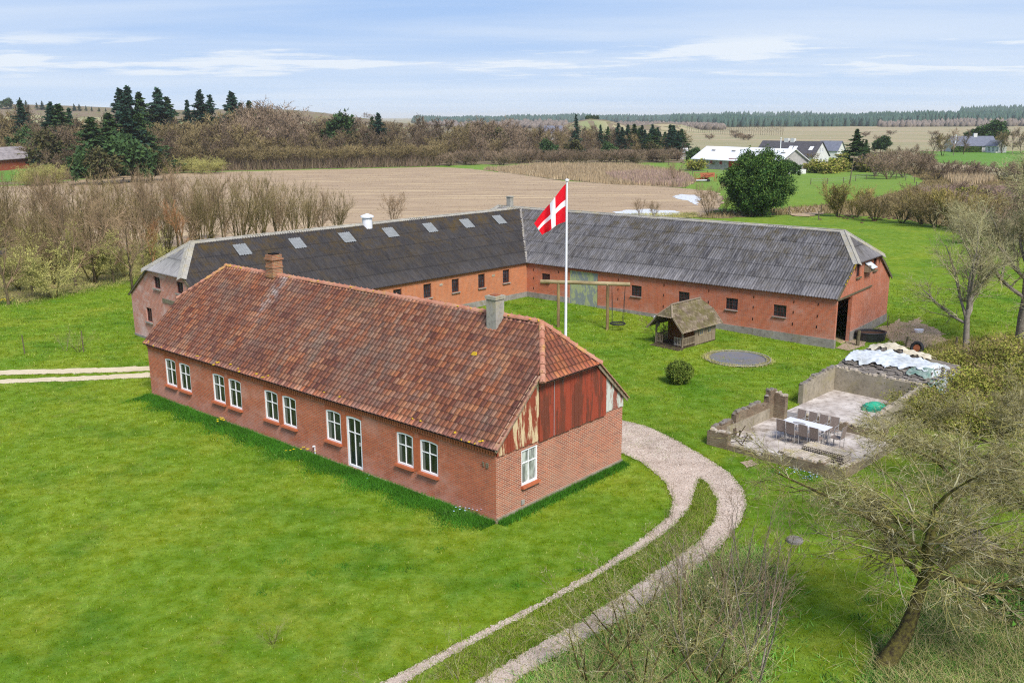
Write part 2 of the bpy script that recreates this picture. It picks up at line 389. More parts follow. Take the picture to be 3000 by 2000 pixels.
def leafball(root,seed,n,rx,rz,zc,sz,mat,name='crown',clumps=60,csz=.28,shell=.55,lump=.16,low=-.75):
    "clumps of small leaf faces spread through an uneven ellipsoid"
    rg=np.random.default_rng(seed); d=rg.normal(size=(clumps,3)); d/=np.linalg.norm(d,axis=1,keepdims=True); d[:,2]=np.maximum(d[:,2],low)
    rr=rg.uniform(shell,1,(clumps,1))*(1+rg.normal(0,lump,(clumps,1))); C=d*rr*np.array([[rx,rx,rz]])+np.array([[0,0,zc]])
    ci=rg.integers(0,clumps,n); P=C[ci]+rg.normal(0,1,(n,3))*csz*np.array([[rx,rx,rz]])*rg.uniform(.6,1.1,clumps)[ci][:,None]
    P[:,2]=np.maximum(P[:,2],.05)
    out=P-np.array([[0,0,zc]]); out/=np.linalg.norm(out,axis=1,keepdims=True)+1e-9
    a=rg.normal(size=(n,3))*.8+out*.5; a/=np.linalg.norm(a,axis=1,keepdims=True); b=np.cross(a,rg.normal(size=(n,3))); b/=np.linalg.norm(b,axis=1,keepdims=True); s=sz*rg.uniform(.5,1.4,(n,1))
    V=np.stack([P-b*s*.4,P+b*s*.4,P+a*s],1).reshape(-1,3)
    return mesh_np(name,V,np.arange(3*n).reshape(-1,3),mat,root)
# ------------------------------------------------------------------ materials
brick('brick_house',(.47,.125,.055),(.33,.085,.045),(.38,.24,.16),white=.55,wcol=(.52,.29,.22),wsc=.5,dark=.3)
brick('brick_gable',(.40,.115,.058),(.19,.056,.040),(.50,.38,.27),white=.25,wcol=(.46,.30,.20),wsc=.6,dark=.22)
brick('brick_barn',(.46,.118,.048),(.33,.082,.040),(.42,.25,.18),white=.38,wcol=(.50,.30,.24),wsc=.7,dark=.2)
brick('brick_orange',(.50,.150,.050),(.38,.11,.042),(.42,.25,.16),white=.15,wcol=(.50,.30,.20),wsc=.7,dark=.15)
brick('brick_pale',(.46,.17,.11),(.36,.12,.08),(.50,.38,.33),white=.85,wcol=(.56,.40,.36),wsc=.8,dark=.1)
brick('brick_chimney',(.36,.13,.06),(.20,.08,.045),(.30,.26,.18),white=.6,wcol=(.34,.27,.08),wsc=2.2)
brick('rubble',(.22,.15,.095),(.11,.075,.05),(.15,.125,.085),white=.45,wcol=(.28,.24,.16),wsc=1.6,bw=.22,rh=.075,ms=.014)
simple('brick_plain',(.50,.155,.07),.85,.2,.3,6); simple('arch_red',(.46,.13,.055),.85,.2,.25,8)
def weathered(name,base,lite,dark,moss,sc=1.2,ms=.5,bump_=.4):
    t=NT(name,.92,.15); o=t.pos(); a=t.noise(o,sc,8,.68); b=t.noise(o,sc*4.3,6,.7); c=t.noise(t.map(o,(1,1,1),(5,3,1)),sc*.8,7,.72)
    k=t.mix(t.ramp(a,.35,.65),base,lite); k=t.mix(t.ramp(b,.5,.72,0,.7),k,dark); k=t.mix(t.ramp(c,.52,.66,0,ms),k,moss)
    t.col(k); t.bump(b,bump_,.02); M[name]=t.m; return t.m
weathered('plinth',(.21,.19,.165),(.30,.28,.245),(.08,.07,.06),(.18,.15,.06),1.2,.65)
weathered('plinth_house',(.22,.19,.14),(.31,.27,.20),(.10,.085,.06),(.17,.16,.05),1.6,.8)
weathered('render_wall',(.24,.205,.145),(.34,.295,.22),(.10,.09,.075),(.26,.23,.10),1.5,.6)
weathered('concrete_grey',(.27,.255,.22),(.36,.34,.29),(.12,.11,.10),(.36,.28,.08),1.4,.45)
weathered('slab',(.33,.28,.24),(.56,.51,.46),(.09,.075,.06),(.17,.13,.095),1.0,.95)
weathered('slab_dark',(.17,.16,.15),(.26,.24,.22),(.08,.075,.07),(.2,.17,.1),1.2,.4)
weathered('mud',(.33,.235,.145),(.45,.34,.22),(.14,.095,.06),(.13,.17,.03),1.8,.6)
weathered('slate_pile',(.16,.14,.12),(.26,.23,.20),(.05,.045,.04),(.20,.18,.08),3,.5)
weathered('old_tile',(.29,.25,.19),(.46,.40,.33),(.15,.12,.10),(.34,.28,.06),2.5,.6)
# pantiles: one tone per tile, weathering, lichen towards the ridge
def tiles(name,pu,pv,stops,lich=.7,grey=(.30,.25,.20)):
    t=NT(name,.85,.22); uv=t.uv(); fl=t.n('VectorMath',{0:t.map(uv,(1/pu,1/pv,1))},operation='FLOOR').outputs[0]
    w=t.n('TexWhiteNoise',{'Vector':fl},noise_dimensions='2D').outputs[0]; c=t.mix(1.,t.cr(w,stops),(1.12,1.06,.98),'MULTIPLY')
    o=t.pos(); a=t.noise(o,.42,6,.66); b=t.noise(o,5,6,.75); g=t.noise(t.map(uv,(1.,.28,1),(3,1,0)),.9,7,.7); y=t.noise(t.map(o,(1,1,1),(9,2,4)),1.3,7,.75)
    d9=t.noise(t.map(uv,(.5,1.,1),(2,7,0)),.6,5,.7); c=t.mix(t.ramp(a,.40,.64,0,.62),c,(.17,.075,.065)); c=t.mix(t.ramp(d9,.55,.75,0,.5),c,(.40,.30,.24)); c=t.mix(t.ramp(g,.50,.72,0,lich),c,grey)
    c=t.mix(t.ramp(b,.52,.78,0,.55),c,(.10,.065,.05)); c=t.mix(t.ramp(y,.68,.74,0,.85),c,(.46,.30,.03))
    s=t.n('SeparateXYZ',{0:uv}).outputs; fu=t.m_('FRACT',t.m_('DIVIDE',s[0],pu)); fv=t.m_('FRACT',t.m_('DIVIDE',s[1],pv))
    gr=t.m_('MAXIMUM',t.ramp(t.m_('ABSOLUTE',t.m_('SUBTRACT',fu,.5)),.34,.48,0,.8),t.ramp(fv,.16,.02,0,.85)) # grime lies in the joints between tiles
    if name=='pantile':
        sg_=lambda u0,w_,v0,v1:t.m_('MULTIPLY',t.ramp(t.m_('ABSOLUTE',t.m_('SUBTRACT',t.m_('ADD',s[0],t.m_('MULTIPLY',t.noise(uv,1.1,4),1.)),u0+.5)),w_,0,0,1),t.ramp(s[1],v0,v1,0,1))
        k1=t.m_('MULTIPLY',sg_(16.1,.55,2.2,3.6),t.ramp(t.noise(o,3.5,5,.7),.40,.60)); c=t.mix(t.m_('MULTIPLY',k1,.8),c,(.55,.47,.44))
        k2=t.m_('MULTIPLY',sg_(10.3,1.5,3.4,5.0),t.ramp(t.noise(o,2.5,6,.7),.38,.60)); c=t.mix(t.m_('MULTIPLY',k2,.75),c,(.24,.20,.13))
    c=t.mix(gr,c,(.035,.02,.016)); t.col(c); t.bump(b,.35,.01); M[name]=t.m
tiles('pantile',.212,.275,[(0,(.15,.055,.045)),(.25,(.46,.165,.080)),(.45,(.28,.115,.080)),(.62,(.50,.215,.110)),(.8,(.42,.22,.155)),(1,(.20,.075,.055))])
tiles('pantile_orange',.212,.275,[(0,(.24,.075,.045)),(.4,(.42,.13,.05)),(.7,(.30,.085,.05)),(1,(.50,.19,.07))],lich=.25,grey=(.38,.22,.10))
weathered('ridge_tile',(.36,.145,.09),(.42,.22,.15),(.16,.075,.055),(.46,.29,.04),2.0,.6); weathered('verge_tile',(.34,.16,.11),(.40,.26,.18),(.15,.08,.06),(.42,.30,.07),2.6,.5)
def corr(name,dark,lite,moss,lfac,mfac,su=1.05,sv=1.15):
    t=NT(name,.85,.25); uv=t.uv(); fl=t.n('VectorMath',{0:t.map(uv,(1/su,1/sv,1))},operation='FLOOR').outputs[0]
    w=t.n('TexWhiteNoise',{'Vector':fl},noise_dimensions='2D').outputs[0]; o=t.pos()
    st=t.noise(t.map(uv,(2.2,.35,1)),2.6,7,.72); sp_=t.noise(o,7,5,.8); mo=t.noise(o,1.1,9,.78)
    up=t.n('SeparateXYZ',{0:uv}).outputs[1]
    c=t.mix(t.m_('MULTIPLY',t.ramp(t.m_('ADD',t.m_('MULTIPLY',w,.10),st),.36,.72),lfac),dark,lite)
    c=t.mix(t.ramp(sp_,.60,.70,0,.5*lfac),c,tuple(x*1.5 for x in lite))
    c=t.mix(t.m_('MULTIPLY',t.ramp(mo,.47,.64,0,1),t.ramp(up,1.0,5.6,mfac*.25,mfac)),c,moss)
    fv=t.m_('FRACT',t.m_('DIVIDE',up,sv)); c=t.mix(t.ramp(fv,.07,.0,0,.75),c,tuple(x*.4 for x in dark))
    t.col(c); M[name]=t.m
corr('corr_left',(.022,.020,.022),(.085,.078,.076),(.080,.052,.016),.6,1.0)
corr('corr_right',(.034,.032,.036),(.255,.245,.25),(.080,.060,.020),.85,.95)
corr('corr_gable',(.13,.125,.13),(.34,.33,.32),(.14,.13,.06),.9,.3)
simple('skylight',(.22,.23,.225),.35,.5,.25,3,stretch=(1,1,4)); 
def paint(name,c,rust,sc=2.2,th=.50,z=.25):
    t=NT(name,.6,.35); o=t.obj(); f=t.noise(t.map(o,(1,1,z)),sc,8,.7); g=t.noise(t.map(o,(1,1,.3)),sc*3,6,.7)
    k=t.mix(t.ramp(f,th-.02,th+.03),rust,c); k=t.mix(t.ramp(g,.5,.75,0,.5),k,tuple(x*.5 for x in rust)); t.col(k); M[name]=t.m
paint('clad_red',(.29,.050,.024),(.15,.040,.022),2.2,.5,.16); paint('clad_peel',(.60,.46,.27),(.25,.05,.025),3.4,.51,.16); paint('clad_white',(.52,.54,.47),(.26,.085,.055),2.6,.49,.22)
paint('door_green',(.22,.25,.24),(.36,.40,.20),2.2,.49,.45); simple('lichen',(.55,.36,.03),.9,.1,.35,9)
simple('white_paint',(.80,.80,.79),.4,.5,.06); simple('white_metal',(.72,.72,.74),.45,.5,.1); simple('pole_white',(.74,.74,.75),.35,.5,.05)
def glass(name,c,rough=.06):
    t=NT(name,rough,.6); f=t.noise(t.map(t.obj(),(3,3,.7)),2.2,3,.5); t.col(t.mix(t.ramp(f,.4,.62),c,tuple(x*3.2+.01 for x in c))); M[name]=t.m
glass('glass_dark',(.008,.011,.009)); glass('glass_curtain',(.16,.17,.15)); glass('glass_barn',(.012,.012,.016),.3); glass('glass_far',(.05,.055,.065),.2)
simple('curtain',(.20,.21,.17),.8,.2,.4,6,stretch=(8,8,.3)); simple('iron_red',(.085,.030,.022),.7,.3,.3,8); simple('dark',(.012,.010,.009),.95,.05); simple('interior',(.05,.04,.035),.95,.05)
simple('wood_pole',(.30,.215,.095),.75,.25,.5,2,c2=(.13,.085,.04),stretch=(1,1,.3)); simple('wood_beam',(.40,.32,.18),.7,.25,.45,2,c2=(.20,.15,.07),stretch=(.4,.4,1))
simple('wood_grey',(.30,.245,.17),.8,.2,.4,3,c2=(.17,.125,.08),stretch=(6,6,.5),bump=.3); simple('wood_orange',(.30,.125,.035),.7,.25,.4,3,c2=(.17,.065,.02),stretch=(6,6,.5))
simple('wood_dark',(.10,.07,.045),.85,.2,.5,4); simple('post_wood',(.15,.125,.075),.85,.2,.4,5)
simple('rope',(.04,.04,.04),.8,.2); simple('rattan',(.255,.20,.165),.65,.3,.25,30,bump=.3); simple('frame_grey',(.30,.29,.28),.5,.4,.15); simple('table_top',(.66,.66,.68),.25,.5,.05)
simple('turtle',(.03,.40,.22),.4,.5,.3,2); simple('turtle_dark',(.02,.28,.17),.4,.5,.3,2); simple('rubber',(.018,.018,.02),.6,.3,.3); simple('tub_black',(.03,.03,.034),.4,.5,.3)
simple('mat_black',(.13,.14,.175),.75,.25,.3,1.2,c2=(.17,.15,.13)); simple('rim_pad',(.16,.16,.14),.6,.3,.3,4); simple('soil',(.12,.07,.045),.95,.1,.4,6)
simple('tarp_white',(.56,.60,.63),.5,.35,.3,2.2,c2=(.38,.40,.39)); simple('tarp_cream',(.58,.54,.42),.55,.3,.35,2.5,c2=(.36,.30,.20)); simple('tarp_green',(.10,.18,.14),.5,.4,.4,3,c2=(.26,.31,.27))
simple('flag_red',(.66,.006,.018),.7,.2,.08); simple('flag_white',(.80,.79,.80),.7,.2,.03); simple('gold',(.5,.3,.05),.3,.5)
simple('far_roof_dark',(.085,.080,.088),.8,.2,.3,1.5); simple('far_roof_white',(.74,.75,.76),.4,.4,.06,.4); simple('far_wall_white',(.62,.61,.57),.8,.2,.12,.8); simple('far_wall_stone',(.40,.38,.35),.85,.2,.25,1.)
simple('far_red',(.42,.03,.02),.6,.3,.15,1); simple('far_roof_grey',(.15,.16,.20),.7,.3,.25,1); simple('rust',(.32,.10,.04),.8,.2,.4,5); simple('far_brick',(.42,.11,.055),.85,.2,.2,2); simple('far_roof_old',(.20,.18,.175),.85,.2,.4,1.2,c2=(.33,.29,.28))
simple('bird_white',(.6,.62,.64),.5,.4,.2); simple('sign_stone',(.22,.19,.13),.9,.1,.4,10)
# bark and twigs
def bark(name,a,b,sc=6):
    t=NT(name,.9,.12); f=t.noise(t.pos(),sc,6,.7); r=t.n('ObjectInfo').outputs['Random']
    c=t.mix(t.ramp(f,.38,.62),a,b); hv=t.n('HueSaturation',{0:.5,1:1.,2:t.ramp(r,0,1,.8,1.2),4:c}).outputs[0]; t.col(hv); M[name]=t.m
bark('bark',(.085,.062,.040),(.155,.125,.060)); bark('bark_dark',(.040,.030,.022),(.095,.075,.035)); bark('bark_grey',(.15,.125,.095),(.24,.21,.165)); bark('bark_mossy',(.035,.026,.016),(.120,.105,.025),9)
def twigm(name,cols,leaf=None,val=(.75,1.25)):
    t=NT(name,.9,.1); g=t.n('NewGeometry'); r=g.outputs['Random Per Island']; c=t.cr(r,[(i/(len(cols)-1),k) for i,k in enumerate(cols)])
    big=t.noise(g.outputs['Position'],.7,3,.5); o=t.n('ObjectInfo').outputs['Random']
    c=t.n('HueSaturation',{0:.5,1:1.,2:t.m_('MULTIPLY',t.ramp(big,.3,.7,val[0],val[1]),t.ramp(o,0,1,.82,1.18)),4:c}).outputs[0]; t.col(c); M[name]=t.m
twigm('twig_brown',[(0.213,0.143,0.086),(0.306,0.216,0.131),(0.247,0.170,0.092)])
twigm('twig_far',[(0.128,0.084,0.059),(0.171,0.123,0.080),(0.134,0.109,0.055)])
twigm('twig_olive',[(0.204,0.160,0.070),(0.253,0.198,0.089),(0.183,0.128,0.076)])
twigm('twig_purple',[(0.212,0.145,0.097),(0.260,0.189,0.126),(0.190,0.145,0.087)])
twigm('twig_lichen',[(0.381,0.348,0.105),(0.168,0.139,0.063),(0.470,0.441,0.263),(0.123,0.099,0.047),(0.291,0.267,0.074),(0.224,0.186,0.089)])
twigm('twig_grey',[(0.361,0.332,0.178),(0.283,0.252,0.115),(0.425,0.406,0.230)])
twigm('twig_green',[(0.324,0.312,0.083),(0.432,0.396,0.132),(0.264,0.252,0.099)])
twigm('twig_yellow',[(.36,.30,.07),(.30,.23,.09),(.24,.20,.08)])
twigm('twig_rust',[(0.360,0.160,0.070),(0.288,0.143,0.070),(0.396,0.209,0.090)])
twigm('needle_blue',[(0.014,0.043,0.030),(0.037,0.076,0.049),(0.022,0.060,0.032)])
twigm('needle_green',[(0.025,0.055,0.020),(0.055,0.099,0.030),(0.035,0.068,0.025)])
twigm('needle_pine',[(0.020,0.056,0.017),(0.056,0.112,0.025),(0.105,0.161,0.031)],val=(.6,1.35))
twigm('needle_brown',[(.045,.062,.022),(.095,.085,.030),(.06,.05,.03)])
twigm('leaf_box',[(0.089,0.154,0.020),(0.179,0.231,0.035),(0.042,0.084,0.015),(0.231,0.252,0.050)])
twigm('leaf_thicket',[(0.171,0.210,0.027),(0.266,0.270,0.045),(0.285,0.230,0.072),(0.133,0.180,0.027)],val=(.7,1.3))
twigm('leaf_bright',[(.06,.17,.02),(.10,.24,.03),(.04,.12,.02)])
twigm('leaf_ivy',[(0.054,0.156,0.022),(0.108,0.260,0.039),(0.162,0.325,0.055),(0.297,0.260,0.088)])
twigm('leaf_hedge',[(.05,.09,.02),(.08,.12,.025)])
twigm('reed',[(.44,.33,.19),(.34,.25,.15),(.50,.40,.25)]); twigm('reed_pink',[(.27,.18,.15),(.36,.25,.20),(.22,.15,.12)])
twigm('forest_far',[(.028,.058,.050),(.048,.085,.064),(.036,.068,.056)]); twigm('forest_brown',[(.17,.14,.115),(.22,.18,.15)])
def lawncol(t,p):
    "colour of the turf at a place: lush, yellowed and mossy patches"
    big=t.noise(p,.085,6,.62); mid=t.noise(p,.38,7,.66); yel_=t.noise(t.map(p,(1,1,1),(4,9,0)),.21,7,.7)
    c=t.mix(t.ramp(big,.36,.62),(.088,.184,.006),(.182,.258,.013)); c=t.mix(t.ramp(yel_,.46,.66,0,.75),c,(.230,.262,.018)); c=t.mix(t.ramp(mid,.50,.70,0,.65),c,(.040,.122,.006)); cl=t.noise(p,1.7,6,.72); hv=t.n('HueSaturation',{0:.5,1:t.ramp(cl,.3,.7,1.08,.90),2:t.ramp(cl,.34,.66,.66,1.30),4:c}).outputs[0]; st=t.noise(t.map(p,(1,1,1),(7,7,0)),.55,8,.78); return t.mix(t.ramp(st,.58,.68,0,.45),hv,(.22,.20,.06))
t=NT('grass_blade',.85,.15); g=t.n('NewGeometry'); c=lawncol(t,g.outputs['Position']); r=g.outputs['Random Per Island']
c=t.n('HueSaturation',{0:t.ramp(r,0,1,.485,.515),1:1.,2:t.ramp(r,0,1,.72,1.30),4:c}).outputs[0]; c=t.mix(t.ramp(r,.93,.95,0,.7),c,(.36,.33,.11)); t.col(c); M['grass_blade']=t.m
twigm('grass_mixed',[(.22,.22,.06),(.11,.20,.02),(.30,.25,.10),(.16,.22,.03)])
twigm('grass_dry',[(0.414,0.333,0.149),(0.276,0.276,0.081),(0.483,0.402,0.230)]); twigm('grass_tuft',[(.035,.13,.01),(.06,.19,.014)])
twigm('flower_yellow',[(.75,.55,.01),(.8,.62,.02)]); twigm('flower_blue',[(.45,.62,.80),(.30,.50,.85),(.6,.7,.8)])
# ground materials
t=NT('ground',.95,.08); p=t.pos(); sx=t.n('SeparateXYZ',{0:p}).outputs
big=t.noise(p,.075,6,.6); mid=t.noise(p,.45,6,.62); fine=t.noise(p,5,8,.75); mic=t.noise(p,24,4,.8)
c=lawncol(t,p); c=t.mix(t.ramp(fine,.40,.70,0,.5),c,(.055,.150,.010))
c=t.mix(t.ramp(mic,.52,.75,0,.35),c,(.21,.25,.05))
dist=t.ramp(sx[1],85,200); c=t.mix(t.m_('MULTIPLY',dist,.75),c,(.155,.245,.050))
far=t.ramp(sx[1],360,420); st=t.noise(t.map(p,(.35,2.2,1)),.006,6,.6); fc=t.cr(st,[(.36,(.19,.19,.075)),(.47,(.33,.26,.15)),(.56,(.20,.20,.10)),(.66,(.30,.24,.15))])
c=t.mix(far,c,fc); zh=t.ramp(sx[2],.8,2.5); hc=t.mix(t.ramp(t.noise(t.map(p,(1,.4,1)),.012,5,.6),.42,.58),(.23,.25,.11),(.34,.29,.17)); c=t.mix(zh,c,hc)
t.col(c); t.bump(t.m_('ADD',fine,mic),.6,.06); M['ground']=t.m
def gmat(name,stops,sc=.5,fsc=8,stretch=(1,1,1),bump=.5,dark=(.1,.08,.06),rot=0):
    t=NT(name,.95,.08); p=t.map(t.pos(),stretch,rot=(0,0,rot)); a=t.noise(p,sc,8,.68); b=t.noise(p if stretch!=(1,1,1) else t.pos(),fsc,6,.75)
    c=t.cr(a,[(.30+.4*k[0],k[1]) for k in stops]); c=t.mix(t.ramp(b,.5,.74,0,.5),c,dark); t.col(c); t.bump(b,bump,.05); M[name]=t.m; return t
gmat('gravel',[(0,(.30,.235,.175)),(.45,(.48,.395,.32)),(1,(.60,.51,.42))],1.1,14,dark=(.24,.17,.12))
gmat('gravel_pale',[(0,(.50,.42,.27)),(1,(.62,.54,.38))],.8,14,dark=(.34,.27,.16))
gmat('stubble',[(0,(.23,.16,.105)),(.35,(.40,.30,.19)),(.55,(.29,.21,.14)),(.75,(.46,.35,.21)),(1,(.54,.43,.27))],.16,1.2,(.16,2.0,1),dark=(.26,.18,.12),rot=R(4))
gmat('verge',[(0,(.10,.17,.03)),(.4,(.20,.19,.07)),(.6,(.30,.22,.12)),(1,(.14,.17,.045))],.35,5,dark=(.08,.09,.03))
gmat('litter',[(0,(.15,.11,.075)),(.5,(.20,.155,.10)),(.75,(.15,.155,.055)),(1,(.22,.17,.12))],.12,2,dark=(.08,.06,.04))
gmat('heath',[(0,(.21,.155,.085)),(.4,(.14,.15,.045)),(.6,(.25,.18,.10)),(1,(.12,.155,.03))],.16,3,dark=(.12,.09,.05))
gmat('farm_tan',[(0,(.27,.235,.13)),(.4,(.36,.28,.175)),(.6,(.24,.235,.12)),(1,(.40,.32,.21))],.018,.4,(.25,2,1),dark=(.28,.22,.15))
gmat('marsh',[(0,(.36,.28,.17)),(1,(.24,.19,.12))],.2,3,dark=(.15,.11,.08)); gmat('weeds',[(0,(.06,.15,.02)),(.5,(.14,.16,.05)),(.7,(.20,.16,.08)),(1,(.08,.18,.03))],.9,10,dark=(.05,.07,.02))
gmat('dirt',[(0,(.30,.22,.15)),(1,(.40,.31,.23))],.8,9,dark=(.16,.12,.07)); gmat('green_far',[(0,(.085,.20,.02)),(1,(.14,.24,.05))],.05,1.5,dark=(.11,.18,.04))
t=NT('water',.35,.4); t.col((.62,.62,.60)); t.bump(t.noise(t.pos(),3,3),.05,.02); M['water']=t.m  # pale base colour stands in for bright sky reflected in the water
# ------------------------------------------------------------------ ground sheet to the horizon
def gfeet(P): return np.column_stack([P,gz(P[:,0],P[:,1])])
ang=np.radians(np.concatenate([np.arange(-180,-40,5),np.arange(-40,40,.5),np.arange(40,181,5)])); rad=[0,4,8]
while rad[-1]<130: rad.append(rad[-1]+2)
while rad[-1]<16000: rad.append(rad[-1]*1.035+1)
rad=np.array(rad); aa,rr=np.meshgrid(ang,rad); X=np.sin(aa)*rr; Y=np.cos(aa)*rr; Z=gz(X,Y)
na=len(ang); idx=np.arange(X.size).reshape(X.shape); F=np.stack([idx[:-1,:-1],idx[:-1,1:],idx[1:,1:],idx[1:,:-1]],-1).reshape(-1,4)[:,::-1]
o=mesh_np('ground',np.stack([X,Y,Z],-1).reshape(-1,3),F,M['ground'],smooth=True); tag(o,kind='structure')
HD=27.  # hidden extension factor
wood_floor=gp([(-250,446),(-250,300),(300,292),(800,288),(1560,290),(1572,374),(1300,374),(1020,380),(800,386),(560,392),(330,397),(60,422)])
sheet('wood_floor',wood_floor,M['litter'],.02,.6,4,12)
field=gp([(-250,600),(-250,447),(60,425),(330,400),(560,394),(1000,384),(1080,388),(1200,402),(1290,416),(1420,424),(1560,432),(1645,440),(1662,470),(1625,497),(1400,510),(1190,515),(700,570),(300,600),(60,610)])
sheet('field',field,M['stubble'],.05,.35,2,8)
marsh=gp([(1110,390),(1250,378),(1450,379),(1560,396),(1600,418),(1572,431),(1400,424),(1270,412)]); sheet('marsh',marsh,M['marsh'],.08,.6,2,6)
verge=gp([(-200,702),(60,694),(200,664),(330,636),(480,600),(950,540),(1250,515),(1600,500),(1600,490),(1250,497),(900,510),(500,556),(300,582),(60,596),(-200,598)])
sheet('verge',verge,M['verge'],.062,.3,.5,4)
sheet('far_field',gp([(1572,352),(1562,297),(1700,290),(2600,290),(2600,345),(2250,348),(2110,348),(2050,352),(1900,350)]),M['farm_tan'],.06,1.5,12,40)
sheet('far_strip',gp([(2000,355),(2105,350),(2115,362),(2140,372),(2300,388),(2600,398),(2600,420),(2300,404),(2120,388),(2060,372)]),M['farm_tan'],.07,.6,4,12)
sheet('pasture',gp([(2112,349),(2600,345),(2600,392),(2300,386),(2145,371),(2118,361)]),M['green_far'],.09,.5,4,12)
heath=gp([(2040,372),(2120,390),(2300,406),(2600,425),(2600,640),(2400,560),(2300,540),(2210,528),(2060,502),(1880,490),(1800,494),(1640,502),(1600,500),(1640,488),(1800,480),(1885,472),(2010,455),(2100,432),(2125,415),(2080,398),(2030,385)])
sheet('heath',heath,M['heath'],.03,.4,.8,6)
sheet('mud_track',gp([(1812,478),(1885,474),(1890,492),(1860,499),(1812,496)]),M['mud'],.09,.2,.8,3)
sheet('puddle',gp([(1545,452),(1566,447),(1600,449),(1610,458),(1598,472),(1583,462),(1560,460)]),M['water'],.075,.25,.8,3)
sheet('puddle',gp([(1410,488),(1440,483),(1490,481),(1545,485),(1568,492),(1520,497),(1430,496)]),M['water'],.075,.25,.8,3)
sheet('pond',gp([(1385,403),(1440,400),(1500,402),(1520,406),(1470,409),(1400,408)]),M['water'],.11,.3,1,3)
sheet('far_lake',gp([(1495,303),(1545,301),(1560,303),(1520,306)]),M['water'],.3,1,6,20)
# gravel drive that splits into two wheel tracks, and the pale tracks on the left
drive=[(1380,940),(1432,966),(1465,974),(1500,985),(1560,1015),(1620,1050),(1678,1088),(1708,1125),(1715,1160),(1704,1195),(1665,1245),(1610,1300),(1540,1352),(1450,1412),(1330,1478),(1200,1555),(1060,1650),(960,1650),(1110,1555),(1230,1484),(1330,1428),(1440,1357),(1530,1297),(1604,1245),(1640,1195),(1648,1150),(1626,1112),(1607,1098),(1596,1130),(1584,1168),(1546,1210),(1470,1264),(1340,1342),(1190,1422),(1070,1488),(950,1556),(840,1640),(740,1650),(870,1572),(1100,1452),(1250,1378),(1380,1302),(1480,1232),(1535,1188),(1546,1150),(1528,1108),(1480,1066),(1440,1046),(1380,1020)]
sheet('driveway',gp(drive),M['gravel'],.02,.035,.09,.8)
sheet('path',gp([(-120,853),(0,851),(200,846),(345,841),(420,838),(420,848),(343,852),(200,857),(0,862),(-120,864)]),M['gravel_pale'],.02,.05,.2,1.5)
sheet('path',gp([(-120,876),(0,872),(200,864),(345,856),(430,852),(430,862),(343,867),(200,874),(0,881),(-120,886)]),M['gravel_pale'],.02,.05,.2,1.5)
mudp=gp([(2020,752),(2048,744),(2062,732),(2088,741),(2112,728),(2130,748),(2158,756),(2166,776),(2190,790),(2168,796),(2160,808),(2118,797),(2092,804),(2072,784),(2050,786),(2036,768)]); sheet('mud_patch',mudp,M['mud'],.02,.16,.25,1.5)
Pm=scatter([(x,y) for x,y in mudp],1500)+rng.normal(0,.5,(1500,2)); V,F=blades(gfeet(Pm),.10,.03,.6); tag(mesh_np('weeds',V,F,M['grass_mixed']),'scattered weeds in the trampled mud by the barn end','weeds',kind='stuff')
thick=gp([(2090,905),(2140,800),(2200,782),(2352,770),(2500,780),(2550,1000),(2300,1010),(2120,980)]); sheet('thicket_floor',thick,M['heath'],.02,.15,.5,2)
weeds1=gp([(1150,1700),(1200,1590),(1290,1524),(1480,1424),(1640,1296),(1730,1262),(1765,1330),(1760,1450),(1730,1700)]); sheet('weed_bed',weeds1,M['weeds'],.03,.09,.3,1.5)
weeds2=gp([(1990,1700),(2010,1540),(2090,1430),(2170,1345),(2260,1300),(2420,1290),(2600,1400),(2500,1700)]); sheet('weed_bank',weeds2,M['weeds'],.025,.09,.3,1.5)
sheet('dirt_track',gp([(2185,1245),(2235,1212),(2330,1285),(2440,1380),(2440,1430),(2290,1332)]),M['dirt'],.045,.07,.25,1)
sheet('bare_earth',gp([(1922,800),(1960,772),(1992,776),(1985,795),(1950,806)]),M['dirt'],.03,.06,.3,1)
sheet('bare_patch',gp([(1700,1062),(1725,1056),(1740,1066),(1715,1074)]),M['dirt'],.02,.04,.2,1)
# ------------------------------------------------------------------ grass and other ground cover
lawn=[(-40,17.5),(-26,14),(28,14),(44,36),(48,60),(46,86),(20,88),(8,66),(-20,80),(-46,68),(-52,44)]
excl=[gp(drive),[(-.55,28.7),(4.3,34.2),(-12.9,48.5),(-17.7,43.7)],mudp,gp([(0,850),(345,841),(345,853),(0,862)]),gp([(0,872),(343,856),(343,867),(0,881)])]
def lawn_blades(n,h,w,ymax,lean=.5):
    P=scatter(lawn,n); d=np.hypot(P[:,0],P[:,1]); keep=(rng.uniform(0,1,n)<np.clip(26./d,0,1)**1.2)&(d<ymax)
    for e in excl: keep&=~in_poly(P,e)
    P=P[keep]; d=d[keep]; k=np.clip(d/28,1,2.2); return blades(gfeet(P),h*k**.6*rng.uniform(.5,1.4,len(P)),w*k,lean)
V,F=lawn_blades(900000,.055,.020,80); o=mesh_np('grass',V,F,M['grass_blade']); tag(o,'short green lawn grass around the farmhouse and courtyard','grass',kind='stuff')
